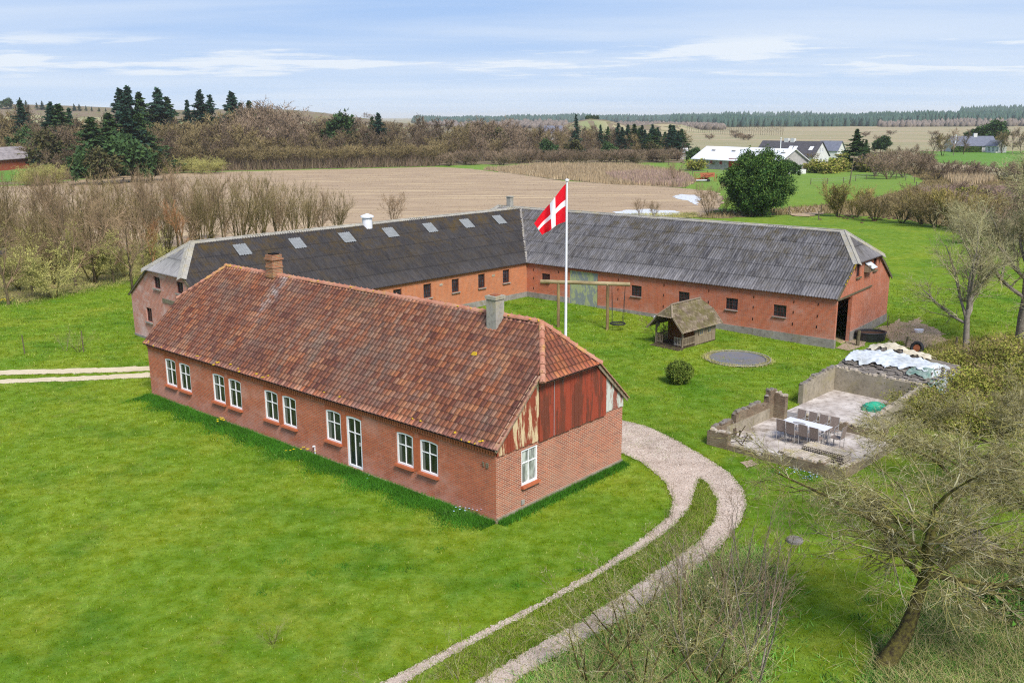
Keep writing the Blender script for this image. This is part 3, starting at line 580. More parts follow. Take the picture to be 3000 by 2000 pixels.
# darker tufts standing in the lawn
Tp=scatter(lawn,170); keep=np.ones(len(Tp),bool)
for e in excl: keep&=~in_poly(Tp,e)
Tp=Tp[keep]; near=np.array([G(*p) for p in [(880,1305),(935,1308),(1190,1345),(1330,1310),(862,1258),(720,1320),(600,1360),(655,1290),(790,1300),(1010,1262)]])
def tufts(C,n,rad,h,w): 
    P=np.repeat(C,n,0)+rng.normal(0,rad,(len(C)*n,2)); return blades(gfeet(P),h*rng.uniform(.5,1.3,len(P)),w,.5)
V,F=cat([tufts(near,60,.12,.10,.016),tufts(Tp,16,.13,.08,.016)]); tag(mesh_np('grass_tufts',V,F,M['grass_tuft']),'darker tufts of longer grass dotted over the lawn','grass tufts',kind='stuff')
med=gp([(1607,1100),(1626,1114),(1646,1150),(1638,1195),(1600,1245),(1440,1355),(1230,1484),(1110,1560),(970,1560),(1070,1490),(1340,1344),(1470,1266),(1546,1212),(1586,1168)])
P=scatter(med,9000); V,F=blades(gfeet(P),.07,.02,.5); Pm=scatter(med,9000); Vm,Fm=blades(gfeet(Pm),.10,.018,.7); tag(mesh_np('dry_median_grass',Vm,Fm,M['grass_mixed']),'brownish dry grass mixed into the strip between the wheel tracks','dry grass',kind='stuff'); P2=scatter(gp(drive),1500); P2=P2[rng.uniform(0,1,len(P2))<.5]; P3=np.array([G(1440+rng.uniform(-5,150),985+rng.uniform(-8,70)) for _ in range(95)]); P3=np.repeat(P3,12,0)+rng.normal(0,.13,(1140,2)); V2,F2=blades(gfeet(P3),.05,.02,.6)
# ragged grass lapping over the edges of the drive
E_=np.array(gp(drive)); L_=[]
for a,b in zip(E_,np.roll(E_,-1,0)):
    n=int(np.hypot(*(b-a))*120); t_=rng.uniform(0,1,(n,1)); L_.append(a+(b-a)*t_+rng.normal(0,.06,(n,2))+rng.normal(0,.10,(n,1))*np.abs(np.sin(t_*n*.13))*np.array([[.7,.7]]))
V3,F3=blades(gfeet(np.vstack(L_)),.075,.024,.5)
V,F=cat([(V,F),(V2,F2),(V3,F3)]); tag(mesh_np('grass_median',V,F,M['grass_blade']),'grass strip growing between and along the gravel wheel tracks','grass',kind='stuff')
g_=np.random.default_rng(3)
P=scatter(gp(drive),42000,g_); d=np.hypot(P[:,0],P[:,1]); s=g_.uniform(.012,.035,(len(P),1)); a=g_.normal(size=(len(P),3)); a[:,2]*=.4; b=g_.normal(size=(len(P),3)); b[:,2]*=.4
P3_=gfeet(P)+np.array([0,0,.035]); V=np.stack([P3_+a*s*.5,P3_+b*s*.5,P3_-(a+b)*s*.4],1).reshape(-1,3)
twigm('pebbles',[(.26,.20,.15),(.62,.50,.41),(.72,.62,.53),(.44,.33,.26),(.54,.42,.35)]); tag(mesh_np('gravel',V,np.arange(len(V)).reshape(-1,3),M['pebbles']),'loose pale pinkish gravel lying on the curved drive','gravel',kind='stuff')
# lusher grass at the wall foot, its dark colour also standing in for contact shade
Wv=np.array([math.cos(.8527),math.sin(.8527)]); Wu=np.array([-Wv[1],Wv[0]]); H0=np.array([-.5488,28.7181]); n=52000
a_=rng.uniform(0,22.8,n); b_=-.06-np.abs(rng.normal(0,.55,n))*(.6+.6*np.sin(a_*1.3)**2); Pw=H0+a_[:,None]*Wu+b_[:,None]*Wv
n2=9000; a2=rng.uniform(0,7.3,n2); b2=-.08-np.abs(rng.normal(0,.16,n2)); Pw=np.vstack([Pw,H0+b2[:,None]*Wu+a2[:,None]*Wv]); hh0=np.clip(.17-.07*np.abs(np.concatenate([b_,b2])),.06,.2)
V,F=blades(gfeet(Pw),hh0*rng.uniform(.5,1.3,len(Pw)),.022,.5); tag(mesh_np('wall_grass',V,F,M['grass_tuft']),'lush grass, coloured darker for contact shade, along the foot of the farmhouse walls','grass',kind='stuff')
def cover(name,poly,n,h,w,mat,label,cat_,lean=.4,parts=()):
    P=scatter(poly,n)+(rng.normal(0,.22,(n,2)) if name in('weeds','dead_grass','rough_grass') else 0)*(1+(rng.uniform(0,1,(n,1))<.12)*2.5); V,F=blades(gfeet(P),h*rng.uniform(.5,1.3,n),w,lean); o=mesh_np(name,V,F,mat); return tag(o,label,cat_,kind='stuff')
cover('weeds',weeds1,60000,.15,.030,M['leaf_ivy'],'green weeds and ivy under the bare shrubs beside the drive','ground cover',.9)
cover('weeds',weeds2,70000,.15,.032,M['leaf_ivy'],'green ivy and weeds covering the bank at the leaning tree','ground cover',.9)
cover('dead_grass',weeds2,16000,.30,.014,M['grass_dry'],'dead straw coloured grass lying on the bank behind the leaning tree','dead grass',1.3)
cover('dead_grass',weeds1,9000,.30,.014,M['grass_dry'],'dead straw coloured grass among shrubs at the lower edge','dead grass',1.3)
Ev=[]
for a,b in zip(verge[:4],verge[1:5]):
    a=np.array(a);b=np.array(b); n=int(np.hypot(*(b-a))*260); t_=rng.uniform(0,1,(n,1)); Ev.append(a+(b-a)*t_+rng.normal(0,.8,(n,2)))
Ev=np.vstack(Ev); V,F=blades(gfeet(Ev),.22*rng.uniform(.4,1.3,len(Ev)),.035,.6); tag(mesh_np('rough_grass',V,F,M['grass_mixed']),'ragged edge of rough grass between lawn and tree row','rough grass',kind='stuff')
cover('rough_grass',verge,60000,.32,.05,M['twig_green'],'rough olive grass in the strip behind the barn','rough grass',.6)
cover('rough_grass',thick,30000,.35,.04,M['leaf_thicket'],'rough green and brown undergrowth right of the ruined walls','undergrowth',.7)
cover('reeds',marsh,26000,.95,.16,M['reed'],'tall pale reeds in the marsh beyond the stubble field','reeds',.12)
cover('reeds',gp([(1390,402),(1500,396),(1580,404),(1595,420),(1560,430),(1450,424),(1400,412)]),9000,1.0,.16,M['reed_pink'],'pinkish brown reeds round the dark marsh pond','reeds',.12)
cover('reeds',gp([(2110,440),(2200,432),(2420,440),(2420,470),(2230,470),(2140,455)]),9000,1.0,.12,M['reed_pink'],'pinkish brown reeds at the right behind willow bushes','reeds',.15)
cover('reeds',gp([(2160,405),(2250,400),(2290,420),(2200,432)]),3500,1.5,.15,M['reed'],'pale straw reeds beside the brown scrub on the right','reeds',.12)
cover('heath_grass',heath,50000,.5,.12,M['twig_olive'],'brown and olive heath grass in the right hand scrubland','heath grass',.5)
cover('field_stubble',field,40000,.12,.16,M['reed'],'short straw stubble on the tan field behind the barn','stubble',.8)
cover('undergrowth',gp([(500,393),(800,387),(1000,383),(1015,370),(1570,366),(1570,345),(1000,345),(500,362)]),60000,2.6,.15,M['twig_far'],'dark brown undergrowth beneath the bare trees of the wood','undergrowth',.35)
cover('undergrowth',gp([(60,420),(330,396),(500,392),(500,362),(330,365),(118,378)]),26000,2.4,.15,M['twig_far'],'brown undergrowth beneath the left part of the wood','undergrowth',.35)
# ------------------------------------------------------------------ shared building parts
def arch(a0,a1,z0,z1,rise,n=6):
    pts=[(a0,z0),(a1,z0)]
    for i in range(n+1):
        t=i/n; pts.append((a1+(a0-a1)*t,z1-rise+rise*4*t*(1-t)))
    return pts
def window(root,name,a0,a1,z0,z1,O,U,Nn,frame_m,pane_m,cols=2,rows=(.62,),fw=.066,bar=.030,rise=.06,depth=.10,sill=None,label=None,fd=.06,back=True):
    "window in a wall plane: O origin, U along, Nn outward normal. frame object with pane / sill children"
    O=Vector(O);U=Vector(U);Nn=Vector(Nn);V=Vector((0,0,1)); Oi=O-Nn*(depth-.02)
    out=arch(a0,a1,z0,z1,rise) if rise else [(a0,z0),(a1,z0),(a1,z1),(a0,z1)]
    inn=arch(a0+fw,a1-fw,z0+fw,z1-fw,rise*.8) if rise else [(a0+fw,z0+fw),(a1-fw,z0+fw),(a1-fw,z1-fw),(a0+fw,z1-fw)]
    mb=MB(); mb.poly(out,[inn],Oi+Nn*fd,U,V); mb.reveal(inn,Oi+Nn*fd,U,V,-Nn*fd)
    H=(z1-fw)-(z0+fw); Wd=(a1-fw)-(a0+fw)
    def bb(x0,x1,y0,y1,dd=.0):
        P=[Oi+Nn*(fd*.75-dd)+U*x+V*y for x,y in ((x0,y0),(x1,y0),(x1,y1),(x0,y1))]; B=[p-Nn*fd*.6 for p in P]
        mb.q(*P)
        for i in range(4): mb.q(P[i],B[i],B[(i+1)%4],P[(i+1)%4])
    for i in range(1,cols):
        x=a0+fw+Wd*i/cols; bb(x-bar/2,x+bar/2,z0+fw-.01,z1-fw-(rise*.0))
    for r in rows:
        y=z0+fw+H*r; bb(a0+fw-.01,a1-fw+.01,y-bar/2,y+bar/2,.002)
    o=mb.build(name,frame_m,root)
    if label: o['label']=label
    pm=MB(); pm.poly(inn,[],Oi+Nn*.012,U,V); pm.build('pane',pane_m,o)
    if sill:
        sw,sh,sd,sm=sill; s=MB(); c=O+U*((a0+a1)/2)+V*(z0-sh/2-.004)+Nn*(sd/2-.05)
        m=Matrix((U,-Nn,V)).transposed().to_4x4(); m.translation=c; 
        m=m@Matrix.Rotation(R(-9),4,'X'); s.box(None,(a1-a0+sw,sd+.1,sh),M4=m); s.build('sill',sm,o)
    return o
# ------------------------------------------------------------------ farmhouse
hx,hy,hyaw=-.5488,28.7181,.8527; HL,HW,HE,HR=22.743,7.2944,2.6,6.1077; HZ=4.626; HI0,HI1=1.06,1.66
house=thing('farmhouse','long red brick farmhouse with orange tiled half-hipped roof','house',(hx,hy,0),hyaw)
HM=Matrix.Translation((hx,hy,0))@Matrix.Rotation(hyaw,4,'Z')
wins=[(20.23,21.17,.86,2.17),(18.96,19.9,.86,2.17),(16.12,17.06,.87,2.17),(14.83,15.79,.87,2.17),(12.15,13.09,.88,2.17),(10.9,11.83,.88,2.17),(8.05,8.97,.90,2.17),(3.99,4.86,.93,2.17),(2.73,3.63,.93,2.17)]
door=(6.83,7.72,.12,2.17)
X,Yv,Z3=(1,0,0),(0,1,0),(0,0,1)
wall=MB(); holes=[arch(a,b,c,d,.045) for a,b,c,d in wins+[door]]
# front long wall (x=0, seen from -x): U runs so that U x Z = -x
wall.poly([(-p[0],p[1]) for p in [(0,-.2),(HL,-.2),(HL,HE+.05),(0,HE+.05)]],[[(-a,b) for a,b in h] for h in holes],(0,0,0),(0,-1,0),Z3)
for h in holes: wall.reveal([(-a,b) for a,b in h],(0,0,0),(0,-1,0),Z3,(.12,0,0))
wall.q((HW,0,-.2),(HW,HL,-.2),(HW,HL,HE+.05),(HW,0,HE+.05))
hk=(HZ-HE)/(HR-HE)*HW/2
gab=[(0,-.2),(HW,-.2),(HW,HE+.05),(HW-hk-.1,HZ-.12),(hk+.1,HZ-.12),(0,HE+.05)]
wall.poly([(HW-a,b) for a,b in gab],[],(HW,HL,0),(-1,0,0),Z3)
front_w=wall.build('wall',M['brick_house'],house)
gw=MB(); gh=[(1.29,.91),(2.15,.91),(2.15,2.2),(1.29,2.2)]
gw.poly([(0.001,-.2),(HW-.001,-.2),(HW-.001,2.36),(0.001,2.36)],[gh],(0,-.001,0),X,Z3); gw.reveal(gh,(0,0,0),X,Z3,(0,.12,0)); gw.build('gable_wall',M['brick_gable'],house)
# dark room behind the panes
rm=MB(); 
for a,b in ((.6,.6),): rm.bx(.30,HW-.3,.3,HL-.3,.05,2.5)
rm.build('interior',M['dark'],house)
# plinth
pl=MB(); w_=.05
pl.bx(-w_,0,-w_,HL+w_,-.3,.09); pl.bx(HW,HW+w_,-w_,HL+w_,-.3,.13); pl.bx(0,HW,-w_-.02,0,-.3,.17); pl.bx(0,HW,HL,HL+w_,-.3,.13); pl.build('plinth',M['plinth_house'],house)
# dentil cornice below the eaves
co=MB(); co.bx(-.05,-.003,0,HL,2.47,2.56); co.bx(-.085,-.003,0,HL,2.562,2.63)
y=.05
while y<HL-.1: co.bx(-.075,-.052,y,y+.06,2.40,2.556); y+=.125
co.build('cornice',M['brick_plain'],house)
for i,(a,b,c,d) in enumerate(wins):
    wj_=window(house,'window',a,b,c,d,(0,0,0),(0,1,0),(-1,0,0),M['white_paint'],M['glass_dark'],sill=(.07,.085,.13,M['arch_red']),rise=.045); r8=random.Random(i); wq=r8.uniform(.10,.20); cq=MB(); cq.bx(.055,.060,b-.075-wq,b-.075,c+.075,d-.085); cq.build('curtain',M['curtain'],wj_)
    if r8.random()<.5: MB().bx(.055,.060,a+.075,a+.075+wq*.7,c+.075,d-.085).build('curtain',M['curtain'],wj_)
o=window(house,'door',door[0],door[1],.12,door[3],(0,0,0),(0,1,0),(-1,0,0),M['white_paint'],M['glass_dark'],rise=.045,rows=(.70,),fw=.085)
MB().box((-.0,door[0]+.12,1.15),(.05,.035,.14)).build('handle',M['frame_grey'],o)
window(house,'window',1.29,2.15,.91,2.2,(0,0,0),X,(0,-1,0),M['white_paint'],M['glass_curtain'],sill=(.07,.085,.13,M['arch_red']),rise=0,label='white gable window with pale curtains')
# brick arches over and reveals between the paired windows
ar=MB()
def archband(a0,a1,z,rise=.045,t=.19,O=-.004):
    n=14; ar=MB()
    for i in range(n):
        f0,f1=i/n,(i+.86)/n; p=[]
        for f in (f0,f1): p.append((a0-.05+(a1-a0+.1)*f,z-.005-rise+rise*4*f*(1-f)))
        ar.q((O,p[1][0],p[1][1]+.008),(O,p[0][0],p[0][1]+.008),(O,p[0][0]+( p[0][0]-(a0+a1)/2)*.06,p[0][1]+t),(O,p[1][0]+(p[1][0]-(a0+a1)/2)*.06,p[1][1]+t))
    ar.build('brick_arch',M['arch_red'],house)
for a,b,c,d in wins+[door]: archband(a,b,d)
for k in ((19.9,20.23),(15.79,16.12),(11.83,12.15),(7.72,8.05),(3.63,3.99)): MB().q((-.003,k[1]-.01,.86),(-.003,k[0]+.01,.86),(-.003,k[0]+.01,2.13),(-.003,k[1]-.01,2.13)).build('window_pier',M['arch_red'],house)
# red boarding in the gable
def boards(name,poly,mat,w=.14,seed=1,base=0.,tk=.03):
    r=random.Random(seed); mb=MB(); xs=sorted(set([p[0] for p in poly])); a=min(xs)
    def span(x):
        zs=[]
        for i in range(len(poly)):
            x1,z1=poly[i];x2,z2=poly[(i+1)%len(poly)]
            if x1!=x2 and min(x1,x2)<=x<=max(x1,x2): zs.append(z1+(z2-z1)*(x-x1)/(x2-x1))
        return min(zs),max(zs)
    while a<max(xs)-.02:
        b=min(a+w,max(xs)); g=.008; l0,l1=span(a+1e-4),span(b-1e-4); d=-base-r.uniform(0,.008)
        x0,x1=a+g/2,b-g/2; dz=r.uniform(-.02,.02)
        P=[(x0,d,l0[0]+dz),(x1,d,l1[0]+dz),(x1,d,l1[1]),(x0,d,l0[1])]; Q=[(p[0],d+tk,p[2]) for p in P]
        mb.q(*P)
        for i in range(4): mb.q(P[i],Q[i],Q[(i+1)%4],P[(i+1)%4])
        a=b
    return mb.build(name,mat,house)
def gz_(x): return HE+.10+(x+.15)*(HR-HE)/(HW/2+.15)
lw=[(.02,2.34),(2.17,2.34),(2.17,min(gz_(2.17),4.55)-.07),(.02,gz_(.02)-.07)]
boards('gable_cladding',[(.80,2.34),(2.17,2.34),(2.17,gz_(2.17)-.1),(.80,gz_(.80)-.1)],M['clad_peel'],.19,2,.04)['label']='peeling cream and red gable boards'
boards('gable_cladding',[(.02,2.34),(.80,2.34),(.80,gz_(.80)-.1),(.02,gz_(.02)-.1)],M['clad_peel'],.13,3,.04)['label']='narrow peeling boards at the eaves corner'
boards('gable_cladding',[(2.17,2.30),(6.08,2.30),(6.08,gz_(HW-6.08)-.1),(HW-hk-.25,HZ-.02),(hk+.25,HZ-.02),(2.17,gz_(2.17)-.1)],M['clad_red'],.245,4,.075)['label']='dark red painted gable boards'
boards('gable_cladding',[(6.09,2.36),(HW-.01,2.36),(HW-.01,gz_(.01)-.1),(6.09,gz_(HW-6.09)-.1)],M['clad_white'],.22,5,.04)['label']='weathered whitish gable boards'
st=MB(); st.bx(2.935,2.955,-.10,-.085,2.32,4.60); st.bx(3.42,3.43,-.10,-.085,4.1,4.56); st.build('cladding_strip',M['frame_grey'],house)
# tiled roof
PU,PV=.212,.275
def prof_tile(u,v):
    f=(u/PU)%1.; return .033*np.where(f<.72,np.sin(np.pi*f/.72)**.8,-.35*np.sin(np.pi*(f-.72)/.28))
us=np.arange(-.2,HL+.25,PU/7)
slope=math.hypot(HW/2+.17,HR-HE); sd_=Vector(((HW/2+.17),0,HR-HE))/slope
vh=(HZ-HE)/(HR-HE)*slope
def rlo(v): return -.17 if v<vh else -.17+(HI0+.17)*(v-vh)/(slope-vh)
def rhi(v): return HL+.15 if v<vh else HL+.15-(HI1+.15)*(v-vh)/(slope-vh)
rf=roof_surf((-.17,0,HE+.02),(0,1,0),sd_,slope,rlo,rhi,prof_tile,us,tile_vs(slope,PV,.034),'roof',M['pantile'],house,sag=.034)
rb=roof_surf((HW+.17,0,HE+.02),(0,1,0),(-sd_.x,0,sd_.z),slope,rlo,rhi,prof_tile,us[::2],tile_vs(slope,PV,.034),'roof',M['pantile'],house,sag=.015)
hb=(HZ-HE)/(HR-HE)*(HW/2+.17)-.17
for yy,dy,hi_,mt in ((-.36,1,HI0,M['pantile_orange']),(HL+.34,-1,HI1,M['pantile_orange'])):
    y0=yy; y1=hi_ if dy>0 else HL-hi_; zl=HZ-.16; sl_=math.hypot(y1-y0,HR-zl); w0=hb-.14
    roof_surf((0,y0,zl),(1,0,0),(0,(y1-y0)/sl_,(HR-zl)/sl_),sl_,lambda v:w0+(HW/2-w0)*v/sl_,lambda v:HW-w0-(HW/2-w0)*v/sl_,prof_tile,np.arange(0,HW+.1,PU/7),tile_vs(sl_,.30,.036),'roof',mt,house,sag=.01)
    # underside
    MB().q((w0+.05,y0,zl-.03),(HW-w0-.05,y0,zl-.03),(HW-w0-.4,y0+dy*.5,zl+.25),(w0+.4,y0+dy*.5,zl+.25)).build('soffit',M['wood_dark'],house)
so_=MB(); so_.q((-.17,-.12,HE-.01),(-.17,HL+.12,HE-.01),(.1,HL+.12,HE+.16),(.1,-.12,HE+.16)); so_.build('soffit',M['wood_dark'],house)
# verge boards, ridge and hip tiles
for xx in (0,1):
    vb=MB()
    a=(-.15,-.13,HE-.03) if not xx else (HW+.15,-.13,HE-.03); b=(hb+.02,-.13,HZ-.06) if not xx else (HW-hb-.02,-.13,HZ-.06); vb.beam(a,b,.035,.11); vb.build('verge_board',M['wood_grey'],house)
def ridgeline(mb,a,b,rd=.115,ln=.36,lift=.0,flip=False,seed=1):
    a=Vector(a);b=Vector(b);d=(b-a);n=max(1,int(d.length/ln)); d=d/n; r=random.Random(seed)
    dn=d.normalized(); side=dn.cross(Vector((0,0,1))).normalized(); up=side.cross(dn)
    for i in range(n):
        p=a+d*i; q=a+d*(i+1.12); j=r.uniform(-.008,.012); k=10; rr0,rr1=(rd*.9,rd*1.1) if not flip else (rd*1.1,rd*.9)
        A=[p+side*rr0*math.cos(math.pi*t/k)+up*(rr0*math.sin(math.pi*t/k)+j) for t in range(k+1)]
        B=[q+side*rr1*math.cos(math.pi*t/k)+up*(rr1*math.sin(math.pi*t/k)+j+.012) for t in range(k+1)]
        for t in range(k): mb.q(A[t],A[t+1],B[t+1],B[t])
        for E in (A[::-1],B): mb.q(*E)
        mb.box(q-d*.12+up*(rr1+.012),(.03,.03,.05))
rt=MB(); ridgeline(rt,(HW/2,HI0-.05,HR-.02),(HW/2,HL-HI1+.05,HR-.02))
for s in (0,1):
    for e in (0,1):
        xe=hb-.02 if not s else HW-hb+.02; ye=-.33 if not e else HL+.30; top=(HW/2,(HI0 if not e else HL-HI1),HR-.02)
        ridgeline(rt,top,(xe,ye,HZ-.13),.11,.34,seed=3+s+2*e)
rt.build('ridge_tiles',M['ridge_tile'],house)
# barge row of paler tiles along the verge
for s in (0,1):
    bg_=MB()
    a=Vector((-.17 if not s else HW+.17,-.12,HE+.05)); b=Vector((hb if not s else HW-hb,-.12,HZ+.04)); n=11
    for i in range(n):
        p=a.lerp(b,i/n); q=a.lerp(b,(i+1.1)/n); bg_.beam(p+Vector((0,0,.02)),q,.20,.035)
    bg_.build('verge_tiles',M['verge_tile'],house)
# chimneys
def chimney(y0,y1,z1,x0,x1,mat,steps=0,name='chimney',lab=None,pot=False):
    c=MB(); c.bx(x0,x1,y0,y1,5.0,z1)
    if steps:
        e=.05; c.bx(x0-e,x1+e,y0-e,y1+e,z1-.24,z1-.15); c.bx(x0-e*.5,x1+e*.5,y0-e*.5,y1+e*.5,z1-.6,z1-.53); c.bx(x0-e,x1+e,y0-e,y1+e,6.02,6.16)
    else: c.bx(x0-.04,x1+.04,y0-.04,y1+.04,z1-.10,z1+.02)
    o=c.build(name,mat,house); o['label']=lab
    f=MB(); f.bx(x0+.09,x1-.09,y0+.09,y1-.09,z1-.02,z1+.05); f.build('flue',M['dark'] if not pot else M['rust'],o)
    return o
chimney(16.83,17.37,7.05,HW/2-.27,HW/2+.27,M['brick_chimney'],1,lab='red brick chimney with corbelled top')
chimney(2.78,3.24,6.86,HW/2-.52,HW/2-.06,M['concrete_grey'],0,lab='grey rendered chimney',pot=True)
fl=MB(); fl.bx(HW/2-.56,HW/2-.52,2.76,3.26,5.3,5.65); fl.build('chimney_flashing',M['ridge_tile'],house)
# house number 18
r7=random.Random(2)
ly=MB()
for i in range(70):
    v=r7.uniform(0,1)**3; y=r7.uniform(0,HL); 
    if i%2: p=Vector((-.17,y,HE+.06)).lerp(Vector((HW/2,y,HR+.02)),r7.uniform(.0,.05))
    else: p=Vector((HW/2+r7.uniform(-.1,.1),r7.choice([r7.uniform(1,6),r7.uniform(9,14),r7.uniform(19,21.2)]),HR+.075))
    ly.box(p,(r7.uniform(.05,.12),r7.uniform(.06,.2),.03),r7.uniform(0,3),taper=.4)
ly.box((HW/2-1.35,3.05,HR-1.2),(.20,.24,.10),.2,taper=.4); ly.build('lichen_patches',M['lichen'],house)
nu=MB(); zc_,yc=1.97,.42
def digit(mb,ks,yo,s=.075,O=-.03):
    seg={'t':((0,2),(1,2)),'m':((0,1),(1,1)),'b':((0,0),(1,0)),'tl':((0,1),(0,2)),'tr':((1,1),(1,2)),'bl':((0,0),(0,1)),'br':((1,0),(1,1))}
    for k in ks: (a,b),(c,d)=seg[k]; mb.beam((O,yo-a*s,zc_-s+b*s),(O,yo-c*s,zc_-s+d*s),.03,.03)
digit(nu,('tr','br'),.60); nu.build('house_number_one',M['sign_stone'],house) if 0 else None; nu.beam((-.03,.585,zc_+.05),(-.03,.525,zc_+.075),.03,.03); digit(nu,('t','m','b','tl','tr','bl','br'),.40); nu.build('house_number',M['sign_stone'],house)
vt=MB(); vt.box((.98+.35,-.02,.33),(.16,.05,.16)); vt.build('wall_vent',M['concrete_grey'],house)
pp=MB(); pp.tube([(-.03,9.75,.05),(-.03,9.75,.42)],.025,8); pp.tube([(-.03,9.75,.42),(-.12,9.75,.44)],.04,8); pp.build('vent_pipe',M['white_metal'],house)
# ------------------------------------------------------------------ barn with two wings
bx_,by_,byaw=19.1341,53.6126,.8861; BL,BW,BE,BR,BH,BI=23.2455,9.5185,2.6594,6.1197,4.5097,1.57
barn=thing('barn','large L-shaped red brick barn with corrugated roof behind the farmhouse','barn',(bx_,by_,0),byaw)
BMX=Matrix.Translation((bx_,by_,0))@Matrix.Rotation(byaw,4,'Z')
w=Vector((-.99711,.07592,0)); n_=Vector((.07592,.99711,0)); I=Vector((0,BL,0)); LL=25.651
yi=27.657; yr=30.0; yend=31.6  # ridge junction, ridge end and rear gable of the right wing
bw1=[(21.1,21.84,1.38,2.02),(13.33,14.14,1.24,1.98),(9.69,10.49,1.26,1.96),(6.26,7.08,1.21,1.94),(3.05,3.88,1.18,1.9)]; bd=(16.91,19.32,.0,2.5)
rect=lambda a,b,c,d:[(a,c),(b,c),(b,d),(a,d)]
bw=MB(); hl=[rect(*k) for k in bw1+[bd]]
bw.poly([(-p[0],p[1]) for p in [(0,-.8),(BL,-.8),(BL,BE+.1),(0,BE+.1)]],[[(-a,b) for a,b in h] for h in hl],(0,0,0),(0,-1,0),Z3)
for h in hl: bw.reveal([(-a,b) for a,b in h],(0,0,0),(0,-1,0),Z3,(.2,0,0))
bw.q((BW,0,-.8),(BW,yend,-.8),(BW,yend,BE+.1),(BW,0,BE+.1))
bw.q((BW,yend,-.8),(BW/2-3,yend,-.8),(BW/2-3,yend,4),(BW/2+2.6,yend,4.3),(BW,yend,BE+.1))
bw.build('wall',M['brick_barn'],barn)
bk=(BH-BE)/(BR-BE)*BW/2
def bgab(Wd): return [(0,-.8),(Wd,-.8),(Wd,BE+.12),(Wd-bk+.0,BH+.02),(bk-.0,BH+.02),(0,BE+.12)]
g=MB(); go=[(.22,-.8),(2.56,-.8),(2.60,2.46),(.22,2.52)]; gwin=[(2.95,3.62,3.55,4.42),(5.95,6.60,3.60,4.36)]
gp_=[(0,-.8),(.22,-.8),(.22,2.52),(2.60,2.46),(2.60,-.8),(BW,-.8),(BW,BE+.12),(BW-bk,BH),(bk,BH),(0,BE+.12)]
g.poly(gp_,[rect(*k) for k in gwin],(0,-.002,0),X,Z3)
for k in gwin: g.reveal(rect(*k),(0,0,0),X,Z3,(0,.2,0))
g.q((.22,0,-.8),(.22,.22,-.8),(.22,.22,2.52),(.22,0,2.52)); g.q((2.60,.22,-.8),(2.60,0,-.8),(2.60,0,2.46),(2.60,.22,2.46)); g.q((.22,0,2.52),(.22,.22,2.52),(2.6,.22,2.46),(2.6,0,2.46))
g.build('gable_wall',M['brick_barn'],barn)
# left wing walls
lw1=[(1.88,2.57,1.45,2.40),(4.40,5.06,1.41,2.39),(6.93,7.60,1.45,2.37),(9.48,10.17,1.42,2.36),(12.05,12.75,1.42,2.35),(14.7,15.4,1.42,2.35)]
lwm=MB(); hl2=[rect(*k) for k in lw1]
lwm.poly([(-p[0],p[1]) for p in [(0,-.5),(LL,-.5),(LL,BE+.1),(0,BE+.1)]],[[(-a,b) for a,b in h] for h in hl2],I,-w,Z3)
for h in hl2: lwm.reveal([(-a,b) for a,b in h],I,-w,Z3,n_*.2)
P=lambda a,c,z:I+w*a+n_*c+Vector((0,0,z))
lwm.q(P(-5,BW,-.5),P(LL,BW,-.5),P(LL,BW,BE+.1),P(-5,BW,BE+.1)); lwm.build('inner_wall',M['brick_orange'],barn)['label']='orange brick courtyard wall of the left wing'
lg=MB(); lgw=[(5.52,6.29,3.47,4.16),(2.75,3.48,3.52,4.19),(6.96,7.69,1.26,2.12),(1.6,2.3,1.26,2.12)]
lg.poly([(BW-a,b) for a,b in bgab(BW)],[rect(BW-k[1],BW-k[0],k[2],k[3]) for k in lgw],P(LL,BW,0),-n_,Z3)
for k in lgw: lg.reveal(rect(BW-k[1],BW-k[0],k[2],k[3]),P(LL,BW,0),-n_,Z3,-w*.2)
lg.build('gable_wall',M['brick_pale'],barn)['label']='whitewashed pale brick gable of the left wing'
# plinths
bp=MB(); t_=.04; H1=.42
bp.bx(-t_,0,.0,bd[0],-.9,.28-.05); bp.bx(-t_,0,bd[1],BL,-.9,.5); bp.bx(-t_,.22,-t_,0,-.9,.20); bp.bx(2.60,BW+t_,-t_,0,-.9,.24); bp.bx(BW,BW+t_,0,yend,-.9,.3)
a=P(0,-t_/2,0); bp.beam(P(.05,-t_/2,.0),P(LL,-t_/2,.0),t_,1.0); bp.beam(P(LL+t_/2,0,-.2),P(LL+t_/2,BW,-.2),t_,.9); bp.build('plinth',M['plinth'],barn)
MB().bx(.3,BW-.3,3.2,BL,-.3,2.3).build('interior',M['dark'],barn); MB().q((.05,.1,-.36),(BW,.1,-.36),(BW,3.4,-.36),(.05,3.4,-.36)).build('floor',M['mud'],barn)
ib=MB(); ib.q(P(.4,.4,0),P(LL-.4,.4,0),P(LL-.4,.4,2.5),P(.4,.4,2.5)); ib.q(P(LL-.35,.4,.2),P(LL-.35,BW-.4,.2),P(LL-.35,BW-2.4,4.3),P(LL-.35,2.4,4.3)); ib.q((2.7,.35,2.9),(7,.35,2.9),(7,.35,4.6),(2.7,.35,4.6)); ib.build('interior',M['dark'],barn)
